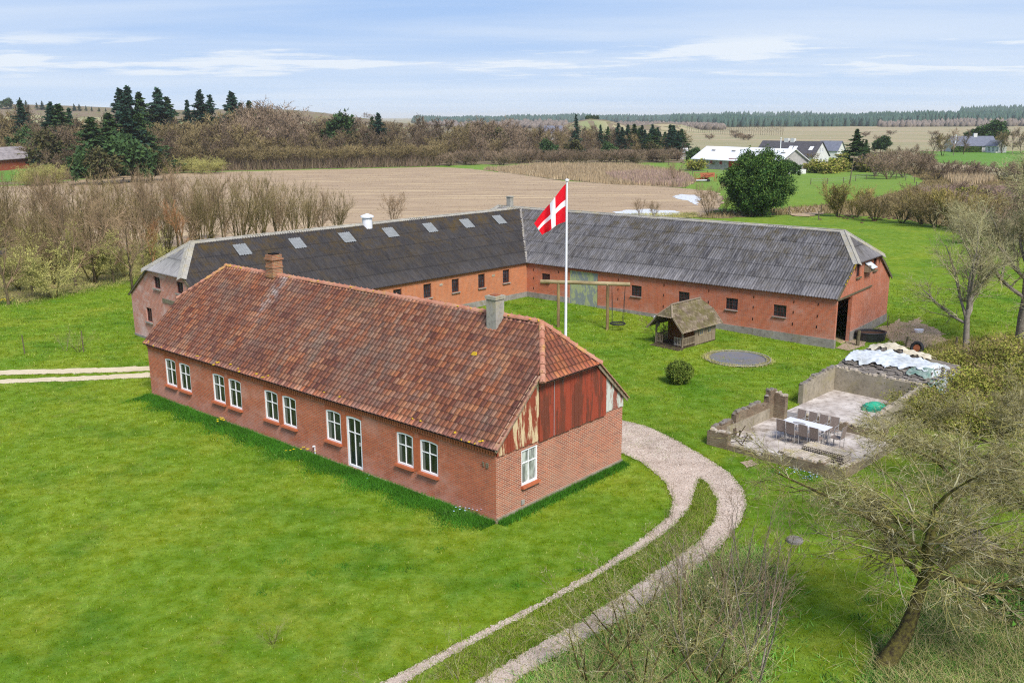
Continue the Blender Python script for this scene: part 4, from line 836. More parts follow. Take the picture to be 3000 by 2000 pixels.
# windows
for k in bw1: window(barn,'window',*k,(0,0,0),(0,1,0),(-1,0,0),M['iron_red'],M['glass_barn'],cols=4,rows=(.34,.67),fw=.03,bar=.018,rise=0,depth=.13,sill=(.06,.06,.1,M['plinth']))
for k in lw1: window(barn,'window',*k,I,w,-n_,M['iron_red'],M['glass_barn'],cols=3,rows=(.33,.66),fw=.04,bar=.02,rise=0,depth=.15,sill=(.1,.07,.12,M['plinth']))
for k in lgw: window(barn,'window',*k,P(LL,0,0),n_,w,M['iron_red'],M['glass_barn'],cols=2,rows=(.33,.66),fw=.05,bar=.025,rise=0,depth=.15,sill=(.1,.08,.12,M['plinth']))
for k in gwin: window(barn,'window',*k,(0,0,0),X,(0,-1,0),M['iron_red'],M['glass_barn'],cols=2,rows=(.33,.66),fw=.04,bar=.02,rise=0,depth=.15,sill=(.1,.08,.12,M['post_wood']))
# sliding door
d_=MB(); d_.box((.05,(bd[0]+bd[1])/2,(bd[3]+.0)/2-.05),(.05,bd[1]-bd[0],bd[3]+.1)); dr=d_.build('door',M['door_green'],barn); dr['label']='weathered grey green sliding door'
MB().bx(-.05,-.006,bd[0]-.15,bd[1]+.05,2.50,2.58).build('lintel',M['brick_plain'],barn)
MB().beam((.15,-.04,2.60),(5.9,-.04,2.66),.07,.09).build('lintel',M['post_wood'],barn)
# slits, vents and sign
sl_=MB()
for y in (1.1,2.6,5.2,8.3,11.6,15.2,20.3,22.6):
    for z in (2.25,1.55,.85): sl_.box((-.004,y,z+random.uniform(-.05,.05)),(.03,.045,.16))
sl_.build('vent_slits',M['dark'],barn)
vv=MB(); m_=Matrix((w,n_,Vector((0,0,1)))).transposed().to_4x4()
for t0 in (3.55,8.6):
    mm=m_.copy(); mm.translation=P(t0,-.01,2.15); vv.box(None,(.28,.03,.14),M4=mm)
vv.build('air_bricks',M['old_tile'],barn)
mm=m_.copy(); mm.translation=P(LL+.03,4.55,2.87); MB().box(None,(.05,1.55,.22),M4=mm).build('name_plate',M['sign_stone'],barn)
# corrugated roofs
def prof_c(u,v): return .026*np.sin(2*np.pi*u/.177)
SB=math.hypot(BW/2+.2,BR-BE); bs=Vector(((BW/2+.2)/SB,0,(BR-BE)/SB)); vhb=(BH-BE)/(BR-BE)*SB
def c_vs(S_,p=1.15): return tile_vs(S_,p,.014)
# right wing, courtyard slope: from the right gable to the valley
vy=lambda v:BL-.2+(yi-BL+.2)*v/SB
roof_surf((-.2,0,BE+.02),(0,1,0),bs,SB,lambda v:-.12 if v<vhb else -.12+(BI+.12)*(v-vhb)/(SB-vhb),vy,prof_c,np.arange(-.2,yi+.2,.177/6),c_vs(SB),'roof',M['corr_right'],barn,sag=.015)['label']='grey corrugated roof of the right wing'
roof_surf((BW+.2,0,BE+.02),(0,1,0),(-bs.x,0,bs.z),SB,lambda v:-.12 if v<vhb else -.12+(BI+.12)*(v-vhb)/(SB-vhb),lambda v:yend+.1 if v<vhb else yend+.1-(yend-yr+.1)*(v-vhb)/(SB-vhb),prof_c,np.arange(-.2,yend+.3,.177/3),c_vs(SB),'roof',M['corr_right'],barn)
# small hips
def hipface(O,U,Dn,half,zl,hi,mat,ext=.25):
    O=Vector(O);U=Vector(U);Dn=Vector(Dn); l=hi+ext; sl=math.hypot(l,BR-zl); Vd=(Dn*l+Vector((0,0,BR-zl)))/sl
    o=roof_surf(O-Dn*ext+Vector((0,0,zl)),U,Vd,sl,lambda v:-half*(1-v/sl),lambda v:half*(1-v/sl),prof_c,np.arange(-half-.1,half+.2,.177/6),c_vs(sl),'roof',mat,barn,sag=0)
    return o
hh=BW/2-bk+.2
hipface((BW/2,0,0),(1,0,0),(0,1,0),hh,BH-.02,BI,M['corr_right']); hipface((BW/2,yend,0),(1,0,0),(0,-1,0),hh,BH-.02,1.6,M['corr_right'])
hipface(P(LL,BW/2,0),n_,-w,hh,BH-.02,1.68,M['corr_gable'])
# rest of the right wing's rear courtyard-side slope beyond the valley
roof_surf((BW/2,0,BR+.02-0),(0,1,0),(-bs.x,0,-bs.z),SB,lambda v:yi-.1,lambda v:max(yi-.05,yr+(yend-yr)*v/(SB-vhb)) if v<SB-vhb else yend+.1,prof_c,np.arange(yi-.2,yend+.2,.177/4),c_vs(SB),'roof',M['corr_right'],barn,sag=0)
# left wing slopes
ws=(n_*(BW/2+.2)+Vector((0,0,BR-BE)))/SB; wb=(-n_*(BW/2+.2)+Vector((0,0,BR-BE)))/SB
tj=-4.411
lh=lambda v:LL+.12 if v<vhb else LL+.12-(1.68+.12)*(v-vhb)/(SB-vhb)
roof_surf(P(0,-.2,BE+.02),w,ws,SB,lambda v:-.2+(tj+.2)*v/SB+.0,lh,prof_c,np.arange(tj-.1,LL+.2,.177/6),c_vs(SB),'roof',M['corr_left'],barn,sag=.015)['label']='dark mossy corrugated roof of the left wing'
roof_surf(P(0,BW+.2,BE+.02),w,wb,SB,lambda v:tj,lh,prof_c,np.arange(tj-.1,LL+.2,.177/2),c_vs(SB),'roof',M['corr_left'],barn)
# ridges, hip flashings, valley
rg_=MB()
def cap(mb,a,b,wd,h=.07,lift=.05):
    a=Vector(a)+Vector((0,0,lift));b=Vector(b)+Vector((0,0,lift)); mb.beam(a,b,wd,h)
def capv(mb,a,b,n1,n2,wd,lift=.055):
    "two-winged ridge flashing lying on slopes whose down directions are n1,n2"
    a=Vector(a)+Vector((0,0,lift));b=Vector(b)+Vector((0,0,lift)); d=(b-a).normalized(); n=max(2,int((b-a).length/1.6)); 
    for i in range(n):
        p=a.lerp(b,i/n);q=a.lerp(b,(i+1.03)/n)
        for nn in (n1,n2):
            v=Vector(nn); v=(v-d*v.dot(d)).normalized()*wd; j=Vector((0,0,.012*(i%2)))
            mb.q(p+j,q+j,q+v+j,p+v+j); mb.q(p+v+j,q+v+j,q+v+j-Vector((0,0,.05)),p+v+j-Vector((0,0,.05)))
        mb.tube([p,q],.045,6)
dR=(-bs.x,0,-bs.z); dRb=(bs.x,0,-bs.z)
capv(rg_,(BW/2,BI,BR),(BW/2,yr,BR),dR,dRb,.17); capv(rg_,P(tj,BW/2,BR),P(LL-1.68,BW/2,BR),tuple(-ws),tuple(-wb),.17); 
rg_.build('ridge_cap',M['concrete_grey'],barn)
def hipcap(top,bot,other_down,slope_down,wd=.30): hp=MB(); capv(hp,top,bot,slope_down,other_down,wd,.06); hp.build('hip_flashing',M['concrete_grey'],barn)
hdR=Vector((0,-(BI+.25),-(BR-BH))).normalized()
for s in (0,1):
    bt=Vector((bk-.15 if not s else BW-bk+.15,-.25,BH-.02)); hipcap((BW/2,BI,BR),bt,tuple(hdR),dR if not s else dRb)
hdL=(w*(1.68+.25)-Vector((0,0,BR-BH))).normalized()
for s in (0,1):
    bt=P(LL+.25,bk-.15 if not s else BW-bk+.15,BH-.02); hipcap(P(LL-1.68,BW/2,BR),bt,tuple(hdL),tuple(-ws) if not s else tuple(-wb))
hdE=Vector((0,(1.6+.25),-(BR-BH))).normalized()
for s in (0,1):
    bt=Vector((bk-.15 if not s else BW-bk+.15,yend+.25,BH-.02)); hipcap((BW/2,yr,BR),bt,tuple(hdE),dR if not s else dRb)
va=MB(); a=Vector((-.2,BL-.2,BE+.04)); b=Vector((BW/2,yi,BR+.05)); va.beam(a,b,.20,.035); va.build('valley_gutter',M['plinth'],barn)
ve=MB()
for (a,b) in (((-.18,-.10,BE-.02),(bk-.02,-.10,BH-.03)),((BW+.18,-.10,BE-.02),(BW-bk+.02,-.10,BH-.03))): ve.beam(a,b,.05,.14)
for s in (0,1): ve.beam(P(LL+.08,-.18 if not s else BW+.18,BE-.02),P(LL+.08,bk if not s else BW-bk,BH-.03),.05,.12)
ve.build('verge_board',M['post_wood'],barn)
lc=MB(); r9=random.Random(4)
for i in range(9): 
    f=r9.uniform(.35,.98); p=Vector((-.18,-.12,BE+.06)).lerp(Vector((bk,-.12,BH+.05)),f); lc.box(p,(.09,.05,r9.uniform(.05,.14)))
lc.build('lichen_patches',M['lichen'],barn)
# skylights in the left wing
for k,(t0,lab) in enumerate(((21.17,0),(17.28,0),(13.44,0),(9.75,0),(6.1,0),(2.48,0),(-1.01,0))):
    u0=t0-.47; v0=.72*SB
    roof_surf(P(0,-.2,BE+.085),w,ws,SB,lambda v:u0,lambda v:u0+.92,prof_c,np.concatenate([[u0],np.arange(u0,u0+.92,.177/6),[u0+.92]]),[(v0,0.),(v0+.98,0.)],'skylight',M['skylight'],barn,sag=0)
# white ventilation cowl and rear chimneys
vc=P(11.06,BW/2-.15,0); c=MB(); c.tube([vc+Vector((0,0,BR-.3)),vc+Vector((0,0,BR+.42))],.34,20); vo=c.build('roof_vent',M['white_metal'],barn)
c=MB(); c.tube([vc+Vector((0,0,BR+.46)),vc+Vector((0,0,BR+.56)),vc+Vector((0,0,BR+.72))],[.46,.44,.03],20); c.build('cowl',M['white_metal'],vo)
c=MB(); c.bx(BW/2-.05,BW/2+.35,yi+1.0,yi+1.4,5.6,6.95); c.bx(BW/2-.09,BW/2+.39,yi+.96,yi+1.44,6.87,6.96); c.build('chimney',M['concrete_grey'],barn)
# bird box on the right gable
bb=thing('nest_box','pale box with slanted lid fixed high on the barn gable','nest box',tuple(BMX@Vector((4.75,-.02,3.75))),byaw)
q=MB(); q.bx(-.42,.42,-.36,-.02,0,.30); q.bx(-.46,-.42,-.40,0,-.02,.42); q.build('box',M['wood_grey'],bb)
q=MB(); q.q((-.48,-.50,.24),(.48,-.50,.24),(.48,0,.56),(-.48,0,.56)); q.q((-.48,-.50,.21),(-.48,0,.53),(.48,0,.53),(.48,-.50,.21)); q.q((-.48,-.5,.21),(.48,-.5,.21),(.48,-.5,.24),(-.48,-.5,.24)); q.build('lid',M['bird_white'],bb)
# firewood stacked inside the open gable doorway: rows of split logs
fw=thing('firewood_stack','dark stack of split firewood inside the open barn doorway','firewood',tuple(BMX@Vector((1.35,1.1,-.35))),byaw)
q=MB(); rr=random.Random(5)
for i in range(360):
    x=rr.uniform(-1.0,1.1); z=rr.uniform(0.02,1.55); q.tube([(x,rr.uniform(-.15,.05),z),(x+rr.uniform(-.05,.05),.8,z)],rr.uniform(.035,.07),5)
q.build('logs',M['wood_dark'],fw); MB().bx(-1.0,1.1,.1,1.2,0,1.45).build('core',M['dark'],fw)
# ------------------------------------------------------------------ flagpole and flag
FP=(2.73,46.0)
fp=thing('flagpole','tall white flagpole standing behind the farmhouse','flagpole',(FP[0],FP[1],float(gz(*FP))))
q=MB(); q.tube([(0,0,-.2),(0,0,1),(0,0,10.1)],[.085,.08,.045],12); q.build('pole',M['pole_white'],fp)
q=MB(); q.tube([(0,0,10.1),(0,0,10.13),(0,0,10.2),(0,0,10.23)],[.05,.10,.10,.02],12); q.build('finial',M['pole_white'],fp)
# flag: hoist 1.55 m along the pole, hanging and blown to the left; fly end drops. built from a bent grid
flg=thing('flag','red flag with white cross hanging from the flagpole','flag',(FP[0]-.06,FP[1]-.02,0))
def flagpt(u,v):
    # u along fly 0..1 , v up the hoist 0..1
    zt,zb=9.98,8.14; A=Vector((0,0,zb+(zt-zb)*v))
    dx=-1.55*u; drop=-(1.95*u**1.05)*(.10+.90*v)-(.54*u)*(1-v)*.95
    s=math.sin(u*7+v*1.4)*.09*u**.4; wv=.10*math.sin(u*9+2*v)*u**.5
    return A+Vector((dx*(.80+.2*v)+.10*(1-v)*u*1.2-.12*math.sin(u*3)*(1-v),wv*1.9+.2*u,drop+s*.35))
fm=MB(); nu_,nv_=37,30
def fc(u,v):
    return (12/37-.001)*1<=u<(16/37) or 12/30<=v<16/30+.03
red=MB();whi=MB()
for i in range(48):
    for j in range(36):
        u0,u1=i/48,(i+1)/48; v0,v1=j/36,(j+1)/36; uc,vc_=(u0+u1)/2,(v0+v1)/2
        m=whi if (.34<uc<.50 or .43<vc_<.585) else red
        m.q(flagpt(u0,v0),flagpt(u1,v0),flagpt(u1,v1),flagpt(u0,v1))
red.build('cloth',M['flag_red'],flg,True); whi.build('cross',M['flag_white'],flg,True)
# ------------------------------------------------------------------ log swing frame and nest swing
sf=thing('swing_frame','swing frame of three round logs standing on the courtyard grass','swing frame',(2.96,58.54,float(gz(2.96,58.54))))
B0=Vector((1.85-2.96,58.55-58.54,2.93)); B1=Vector((7.42-2.96,57.35-58.54,2.93))
q=MB(); q.tube([B0,B1],.125,12); q.build('crossbeam',M['wood_beam'],sf)
for p in ((2.98-2.96,58.3-58.54),(6.06-2.96,57.62-58.54)):
    q=MB(); q.tube([(p[0],p[1],-.3),(p[0],p[1],2.84)],.10,12); q.build('post',M['wood_pole'],sf)
ns=thing('nest_swing','round black net nest swing hanging from the log beam','swing',(6.72,57.55,0)); bz=float(gz(6.7,57.5))
q=MB(); q.ring((0,0,.42+bz),.46,.045,28,6); q.build('seat_ring',M['rubber'],ns)
q=MB()
for i in range(7):
    x=-.42+.14*i; l=math.sqrt(.46**2-x*x); q.tube([(x,-l,.42+bz),(x,0,.36+bz),(x,l,.42+bz)],.010,4,False); q.tube([(-l,x,.42+bz),(0,x,.36+bz),(l,x,.42+bz)],.010,4,False)
q.build('net',M['rope'],ns)
for sx in (-1,1):
    for sy in (-1,1):
        q=MB(); q.tube([(sx*.33,sy*.32,.44+bz),(sx*.42,0,2.83)],.014,5); q.build('rope',M['rope'],ns)
# ------------------------------------------------------------------ playhouse
py=R(44.6); pz=float(gz(10.9,53.9)); ph=thing('playhouse','small weathered wooden playhouse with open porch and mossy shingle roof','playhouse',(9.98,52.72,pz),py)
# local: x along the length (0..3.4), y across (0..2.0)
PL,PW,PE,PR=3.4,2.0,1.28,2.48; PX=1.28
q=MB(); q.bx(-.05,PL+.02,0,PW,0,.10); q.build('floor',M['wood_dark'],ph)
def plank_wall(a,b,z0,z1,mat,name,holes=(),top=None,wd=.10,seed=1):
    rr=random.Random(seed); a=Vector(a);b=Vector(b);L=(b-a).length; d=(b-a)/L; nn=Vector((d.y,-d.x,0)); q=MB(); x=0
    while x<L-.01:
        x1=min(L,x+wd); o=nn*rr.uniform(0,.012); segs_=[(z0,z1 if top is None else top((x+x1)/2))]
        for h in holes:
            if h[0]<(x+x1)/2<h[1]: segs_=[(z0,h[2]),(h[3],segs_[-1][1])]
        for s0,s1 in segs_:
            if s1-s0<.02: continue
            p=[a+d*(x+.004)+o,a+d*(x1-.004)+o]; q.q(p[0]+Vector((0,0,s0)),p[1]+Vector((0,0,s0)),p[1]+Vector((0,0,s1)),p[0]+Vector((0,0,s1)))
            for e in (0,1): q.q(p[e]+Vector((0,0,s0)),p[e]+Vector((0,0,s1)),p[e]-nn*.03+Vector((0,0,s1)),p[e]-nn*.03+Vector((0,0,s0)))
        x=x1
    return q.build(name,mat,ph)
pw=[(.35,.80,.55,1.08),(1.18,1.63,.55,1.08)]
plank_wall((PX,0,0),(PL,0,0),.05,PE+.05,M['wood_grey'],'wall',pw)
plank_wall((PL,0,0),(PL,PW,0),.05,PE+.05,M['wood_grey'],'wall',top=lambda x:min(1.85,PE+.05+min(x,PW-x)*1.1))
plank_wall((PL,PW,0),(PX,PW,0),.05,PE+.05,M['wood_grey'],'wall')
plank_wall((PX,PW,0),(PX,0,0),.05,PE+.05,M['wood_orange'],'wall',top=lambda x:min(1.9,PE+.05+min(x,PW-x)*1.1),seed=4)
MB().bx(PX+.1,PL-.1,.1,PW-.1,.1,1.25).build('interior',M['dark'],ph)
for k in pw: window(ph,'window',k[0],k[1],k[2],k[3],(PX,0,0),(1,0,0),(0,-1,0),M['wood_beam'],M['glass_far'],cols=2,rows=(.5,),fw=.045,bar=.028,rise=0,depth=.03,fd=.04)
for p in ((.04,.05),(.04,PW-.05),(PX,.02)):
    q=MB(); q.bx(p[0]-.04,p[0]+.04,p[1]-.04,p[1]+.04,0,PE+.05); q.build('porch_post',M['wood_grey'],ph)
def railing(a,b,mat):
    a=Vector(a);b=Vector(b);q=MB();L=(b-a).length;d=(b-a)/L
    for z in (.22,.62): q.beam(a+Vector((0,0,z)),b+Vector((0,0,z)),.04,.05)
    n=max(3,int(L/.11))
    for i in range(n+1):
        p=a+d*(L*i/n); q.box((p.x,p.y,.40),(.035,.035,.50))
    q.build('railing',mat,ph)
railing((.04,.06,0),(.04,.62,0),M['old_tile']); railing((.06,.02,0),(PX,.02,0),M['wood_grey']); railing((.04,PW-.5,0),(.04,PW-.06,0),M['wood_grey']); railing((.06,PW-.02,0),(PX,PW-.02,0),M['wood_grey'])
for s in (0,1):
    q=MB(); yy=.05 if not s else PW-.05; q.beam((.06,yy,.95),(.30,yy,PE),.05,.05); q.beam((.05,yy,.95),(.05,yy+(.25 if not s else -.25),PE),.05,.05); q.build('brace',M['wood_grey'],ph)
# shingle roof with half hips
t=NT('shingle',.9,.15); uv=t.uv(); fl_=t.n('VectorMath',{0:t.map(uv,(1/.22,1/.16,1))},operation='FLOOR').outputs[0]; wn_=t.n('TexWhiteNoise',{'Vector':fl_},noise_dimensions='2D').outputs[0]
c_=t.cr(wn_,[(0,(.115,.085,.06)),(.5,(.19,.145,.105)),(1,(.25,.20,.15))]); o_=t.obj(); c_=t.mix(t.ramp(t.noise(o_,1.5,7,.7),.42,.62,0,.7),c_,(.13,.12,.03)); t.col(c_); M['shingle']=t.m
OV=.42; PS=math.hypot(PW/2+.30,PR-PE+.22); zb_=PE-.22
for s in (0,1):
    vd=Vector((0,(PW/2+.30)*(1 if not s else -1),PR-zb_))/PS; kh=.58*PS
    roof_surf((0,-.30 if not s else PW+.30,zb_),(1,0,0),vd,PS,lambda v:-OV if v<kh else -OV+.62*(v-kh)/(PS-kh),lambda v:PL+.25 if v<kh else PL+.25-.55*(v-kh)/(PS-kh),lambda u,v:.012*np.sign(np.sin(u*28+np.floor(v/.16)*2)),np.arange(-.5,PL+.4,.055),tile_vs(PS,.16,.022),'roof',M['shingle'],ph,sag=.01)
hz_=zb_+(PR-zb_)*.58-.03; hw_=(PW/2+.30)*.42+.03
for x0,dx,xr in ((-OV-.10,1,.20),(PL+.33,-1,PL-.30)):
    sl=math.hypot(xr-x0,PR-hz_); roof_surf((x0,PW/2,hz_),(0,1,0),((xr-x0)/sl,0,(PR-hz_)/sl),sl,lambda v:-hw_*(1-v/sl),lambda v:hw_*(1-v/sl),lambda u,v:.01*np.sign(np.sin(u*28+np.floor(v/.16)*2)),np.arange(-.8,.85,.055),tile_vs(sl,.16,.02),'roof',M['shingle'],ph,sag=0)
q=MB()
for s in (1,-1):
    ye=PW/2-s*(PW/2+.31); q.beam((-OV-.02,ye,zb_-.02),(-OV-.02,PW/2-s*hw_,hz_),.04,.09); q.beam((PL+.26,ye,zb_-.02),(PL+.26,PW/2-s*hw_,hz_),.04,.09)
    q.beam((.20,PW/2,PR+.04),(-OV-.1,PW/2-s*hw_,hz_+.05),.09,.03)
q.beam((.15,PW/2,PR+.05),(PL-.28,PW/2,PR+.05),.14,.05); q.build('roof_trim',M['wood_grey'],ph)
q=MB(); 
for i in range(3): q.bx(-.62+.2*i,-.46+.2*i,-.15,PW*.98,0.02,.07)
q.build('step',M['wood_dark'],ph)
lampb=MB(); lampb.box((-.15,PW-.05,1.62),(.10,.10,.22)); lampb.build('lamp',M['white_metal'],ph)
# climbing twigs on the porch
sg,rg=grow(31,[(1,0,1,4,.1),(7,45,.6,3,.2),(6,50,.55,2,.2)],1.4,.02,tropism=.1,stems=4,spread0=.4,rmin=.008)
cl=thing('climbing_plant','bare thorny climber growing over the playhouse porch','climber',(*G(1512,786),pz)); woody(cl,sg,rg,(M['bark'],M['twig_olive']),leaf=(500,.04))
# ------------------------------------------------------------------ trampoline sunk in the lawn
tz=float(gz(12.65,50.3)); tr=thing('trampoline','round black trampoline sunk level with the lawn','trampoline',(12.65,50.35,tz))
n=48; q=MB()
for i in range(n):
    a,b=2*math.pi*i/n,2*math.pi*(i+1)/n
    q.q((0,0,.02),(1.5*math.cos(a),1.5*math.sin(a),.07),(1.5*math.cos(b),1.5*math.sin(b),.07))
q.build('jumping_mat',M['mat_black'],tr)
q=MB(); q.ring((0,0,.05),1.57,.06,48,6); q.build('rim',M['rim_pad'],tr); q=MB(); q.ring((0,0,.10),1.80,.025,48,5); q.build('frame_tube',M['frame_grey'],tr)
a=rng.uniform(0,6.283,2600); r_=rng.normal(1.80,.09,2600); r_[:1100]=rng.normal(1.66,.06,1100); Pq=np.stack([12.65+r_*np.cos(a),50.35+r_*np.sin(a)],1); V,F=blades(gfeet(Pq)+np.array([0,0,.03]),.16,.018,.5); tag(mesh_np('dead_grass',V,F,M['grass_dry']),'dry straw coloured grass fringe round the sunken trampoline','dead grass',kind='stuff')
# ------------------------------------------------------------------ clipped round bush
bs_=thing('round_bush','clipped round bush in the middle of the courtyard lawn','bush',(*G(1560,880),float(gz(*G(1560,880)))))
leafball(bs_,5,15000,.60,.52,.60,.06,M['leaf_box'],clumps=260,csz=.13,shell=.86,lump=.05); q=MB(); q.tube([(0,0,-.1),(0,0,.6)],.06,6); q.build('trunk',M['bark'],bs_)
# ------------------------------------------------------------------ ruined outbuilding with walls and floor slabs
ax,ay=G(1623,1020); ry=R(45.2)-math.pi/2  # local x to the right-front, local y to the back
rz_=0.; ruin=thing('ruined_outbuilding','roofless ruin of a small outbuilding with low crumbling walls','ruin',(ax,ay,float(gz(ax,ay))),ry)
def rub(name,x0,x1,y0,y1,prof,mat,capm,seed,lab=None):
    "crumbling wall along its longer side; prof: list of (fraction,height)"
    rr=random.Random(seed); q=MB(); lx=abs(x1-x0)>=abs(y1-y0); L=(x1-x0) if lx else (y1-y0); n=max(2,int(abs(L)/.12)); cp=MB()
    def hh_(f):
        for (a,ha),(b,hb_) in zip(prof,prof[1:]):
            if a<=f<=b: return ha+(hb_-ha)*(f-a)/(b-a+1e-9)
        return prof[-1][1]
    hs=[round((hh_((i+.5)/n)+rr.uniform(-.03,.03))/.075)*.075 for i in range(n)]
    for i in range(n):
        f0,f1=i/n,(i+1)/n; h=hs[i]
        A=(x0+L*f0,x0+L*f1,y0,y1) if lx else (x0,x1,y0+L*f0,y0+L*f1)
        q.bx(A[0],A[1],A[2],A[3],-.15,h)
        if rr.random()<.8:
            ww=rr.uniform(.03,.09)
            cx_,cy_=(A[0]+A[1])/2,(A[2]+A[3])/2; cp.box((cx_+rr.uniform(-.03,.03),cy_+rr.uniform(-.05,.05),h+ww/2),(rr.uniform(.10,.22),rr.uniform(.10,.24),ww),rr.uniform(-.4,.4),taper=.2)
    o=q.build(name,mat,ruin); 
    if lab: o['label']=lab
    cp.build('loose_stones',capm,o); return o
TH=.24
rub('wall',0,5.6,0,TH,[(0,.62),(.17,.66),(.18,.24),(.45,.20),(.46,.32),(.6,.25),(.62,.42),(1,.50)],M['rubble'],M['old_tile'],1,'low broken front wall')
rub('wall',0,TH,TH,5.2,[(0,.70),(.26,.78),(.27,.42),(.32,.55),(.33,.95),(.72,.98),(.74,.80),(.86,.78),(.87,1.35),(1,1.28)],M['rubble'],M['slate_pile'],2,'stepped left wall')
q=MB(); q.bx(TH,TH+.012,TH+.9,4.6,-.1,.55); q.bx(TH,TH+.012,.3,TH+.9,-.1,.42); q.build('render',M['render_wall'],ruin)
rub('wall',TH,.78,4.95,5.2,[(0,1.2),(1,1.12)],M['rubble'],M['old_tile'],3,'short return of the stepped wall')
rub('wall',-.05,TH-.05,7.75,10.9,[(0,.95),(.25,1.0),(.3,1.08),(1,1.2)],M['render_wall'],M['slate_pile'],4,'rendered left wall of the rear room')
rub('wall',0,4.55,10.9,10.9+TH,[(0,1.18),(.5,1.15),(1,1.12)],M['render_wall'],M['old_tile'],5,'rendered rear wall')
rub('wall',4.30,4.55,6.0,10.9,[(0,.8),(.4,.95),(1,1.1)],M['render_wall'],M['old_tile'],6,'right wall of the rear room')
rub('wall',1.25,5.2,5.30,5.30+TH,[(0,.35),(.3,.45),(.5,.38),(1,.5)],M['rubble'],M['old_tile'],7,'low dividing wall')
rub('wall',5.6,5.84,0,5.5,[(0,.45),(.5,.3),(1,.4)],M['rubble'],M['old_tile'],8,'low right wall')
MB().bx(TH,5.6,TH,5.3,-.1,.06).build('floor_slab',M['slab'],ruin)
MB().bx(.20,4.30,6.2,10.9,-.1,.055).build('floor_slab',M['slab'],ruin); MB().bx(.2,4.9,5.3,6.2,-.1,.05).build('floor_slab',M['slab_dark'],ruin)
RM=Matrix.Translation((ax,ay,float(gz(ax,ay))))@Matrix.Rotation(ry,4,'Z'); rw=lambda x,y,z=0:tuple(RM@Vector((x,y,z)))
# garden table and chairs
tb=thing('garden_table','long white-topped garden table on the ruin floor','table',rw(2.78,3.12,.06),ry)
q=MB(); q.bx(-.95,.95,-.36,.36,.70,.73); q.build('table_top',M['table_top'],tb)
for sx in (-1,1):
    for sy in (-1,1): q=MB(); q.beam((sx*.80,sy*.26,0),(sx*.86,sy*.30,.70),.05); q.build('leg',M['frame_grey'],tb)
dish=thing('serving_tray','oval grey tray lying on the white garden table','tray',rw(2.55,2.93,.795),ry)
q=MB(); q.tube([(0,0,0),(0,0,.012)],.17,24); q.ring((0,0,.015),.165,.010,24,5); o=q.build('dish',M['frame_grey'],dish); o.scale=(1.6,.6,1)
def mk_chair():
    c=thing('garden_chair','','chair',(0,0,0),0,'garden chairs round the table in the ruin')
    q=MB(); q.bx(-.185,.185,-.22,.22,.41,.45); q.build('seat',M['rattan'],c)
    q=MB(); P=[]
    for i in range(7):
        z=.45+.50*i/6; y=-.22-.07*i/6; P.append((y,z))
    for (y0,z0),(y1,z1) in zip(P,P[1:]):
        q.q((-.18,y0,z0),(.18,y0,z0),(.18,y1,z1),(-.18,y1,z1)); q.q((-.18,y0-.025,z0),(-.18,y1-.025,z1),(.18,y1-.025,z1),(.18,y0-.025,z0))
        for s in (-.18,.18): q.q((s,y0,z0),(s,y1,z1),(s,y1-.025,z1),(s,y0-.025,z0))
    q.q((-.18,P[-1][0],.95),(.18,P[-1][0],.95),(.18,P[-1][0]-.025,.95),(-.18,P[-1][0]-.025,.95)); q.build('backrest',M['rattan'],c)
    for sx in (-1,1):
        q=MB(); q.tube([(sx*.185,.20,0),(sx*.185,.20,.43)],.014,6); q.build('leg',M['frame_grey'],c)
        q=MB(); q.tube([(sx*.185,-.22,0),(sx*.185,-.225,.45),(sx*.185,-.30,.96)],.014,6); q.build('leg',M['frame_grey'],c)
    for sx in (-1,1): q=MB(); q.tube([(sx*.20,-.24,.66),(sx*.20,.16,.66),(sx*.20,.21,.60),(sx*.20,.21,.43)],.014,6); q.build('armrest',M['frame_grey'],c)
    return c
ch0=mk_chair(); first=True; orr=random.Random(2)
ords=['leftmost','second from the left','second from the right','rightmost']
for side,y,rot in (('front',2.52,0),('rear',3.78,math.pi)):
    for i in range(4):
        x=2.04+.50*i; lab='grey woven garden chair, %s on the %s side of the white table'%(ords[i],side)
        yy=y-(.0 if side=='front' else -.02)+orr.uniform(-.04,.04); rr_=ry+rot+orr.uniform(-.08,.08)
        if first: ch0.location=rw(x,yy,.06); ch0.rotation_euler=(0,0,rr_); ch0['label']=lab; first=False
        else: dup(ch0,rw(x,yy,.06),rr_,1.,lab)
dup(ch0,rw(4.08,3.2,.06),ry+math.pi/2,1.,'grey woven garden chair at the right end of the white table')
# stacks of grooved roof sheets on the front wall
def sheets(x0,x1,y0,y1,z0,n,lab,seed):
    r=random.Random(seed); c=((x0+x1)/2,(y0+y1)/2); o=thing('roof_sheet_stack',lab,'stack of roof sheets',rw(c[0],c[1],z0),ry,'stacks of old grooved roof sheets')
    for k in range(n):
        q=MB(); dx,dy=r.uniform(-.04,.04),r.uniform(-.03,.03); W2,D2=(x1-x0)/2,(y1-y0)/2; m=int(W2*2/.045); z=k*.05
        xs_=[-W2+2*W2*i/m for i in range(m+1)]
        for i in range(m):
            za,zb=z+.022*(i%2),z+.022*((i+1)%2); q.q((xs_[i]+dx,-D2+dy,za),(xs_[i+1]+dx,-D2+dy,zb),(xs_[i+1]+dx,D2+dy,zb),(xs_[i]+dx,D2+dy,za)); q.q((xs_[i]+dx,-D2+dy,za-.018),(xs_[i+1]+dx,-D2+dy,zb-.018),(xs_[i+1]+dx,-D2+dy,zb),(xs_[i]+dx,-D2+dy,za))
        q.bx(-W2+dx,W2+dx,-D2+dy+.01,D2+dy,z-.02,z-.005); q.build('sheet',M['old_tile'],o)
sheets(3.25,4.85,.30,1.15,.10,7,'stack of grooved roof sheets against the low front wall',1); sheets(3.45,5.2,1.45,2.1,.10,8,'stack of grooved roof sheets nearest the garden chairs',2)
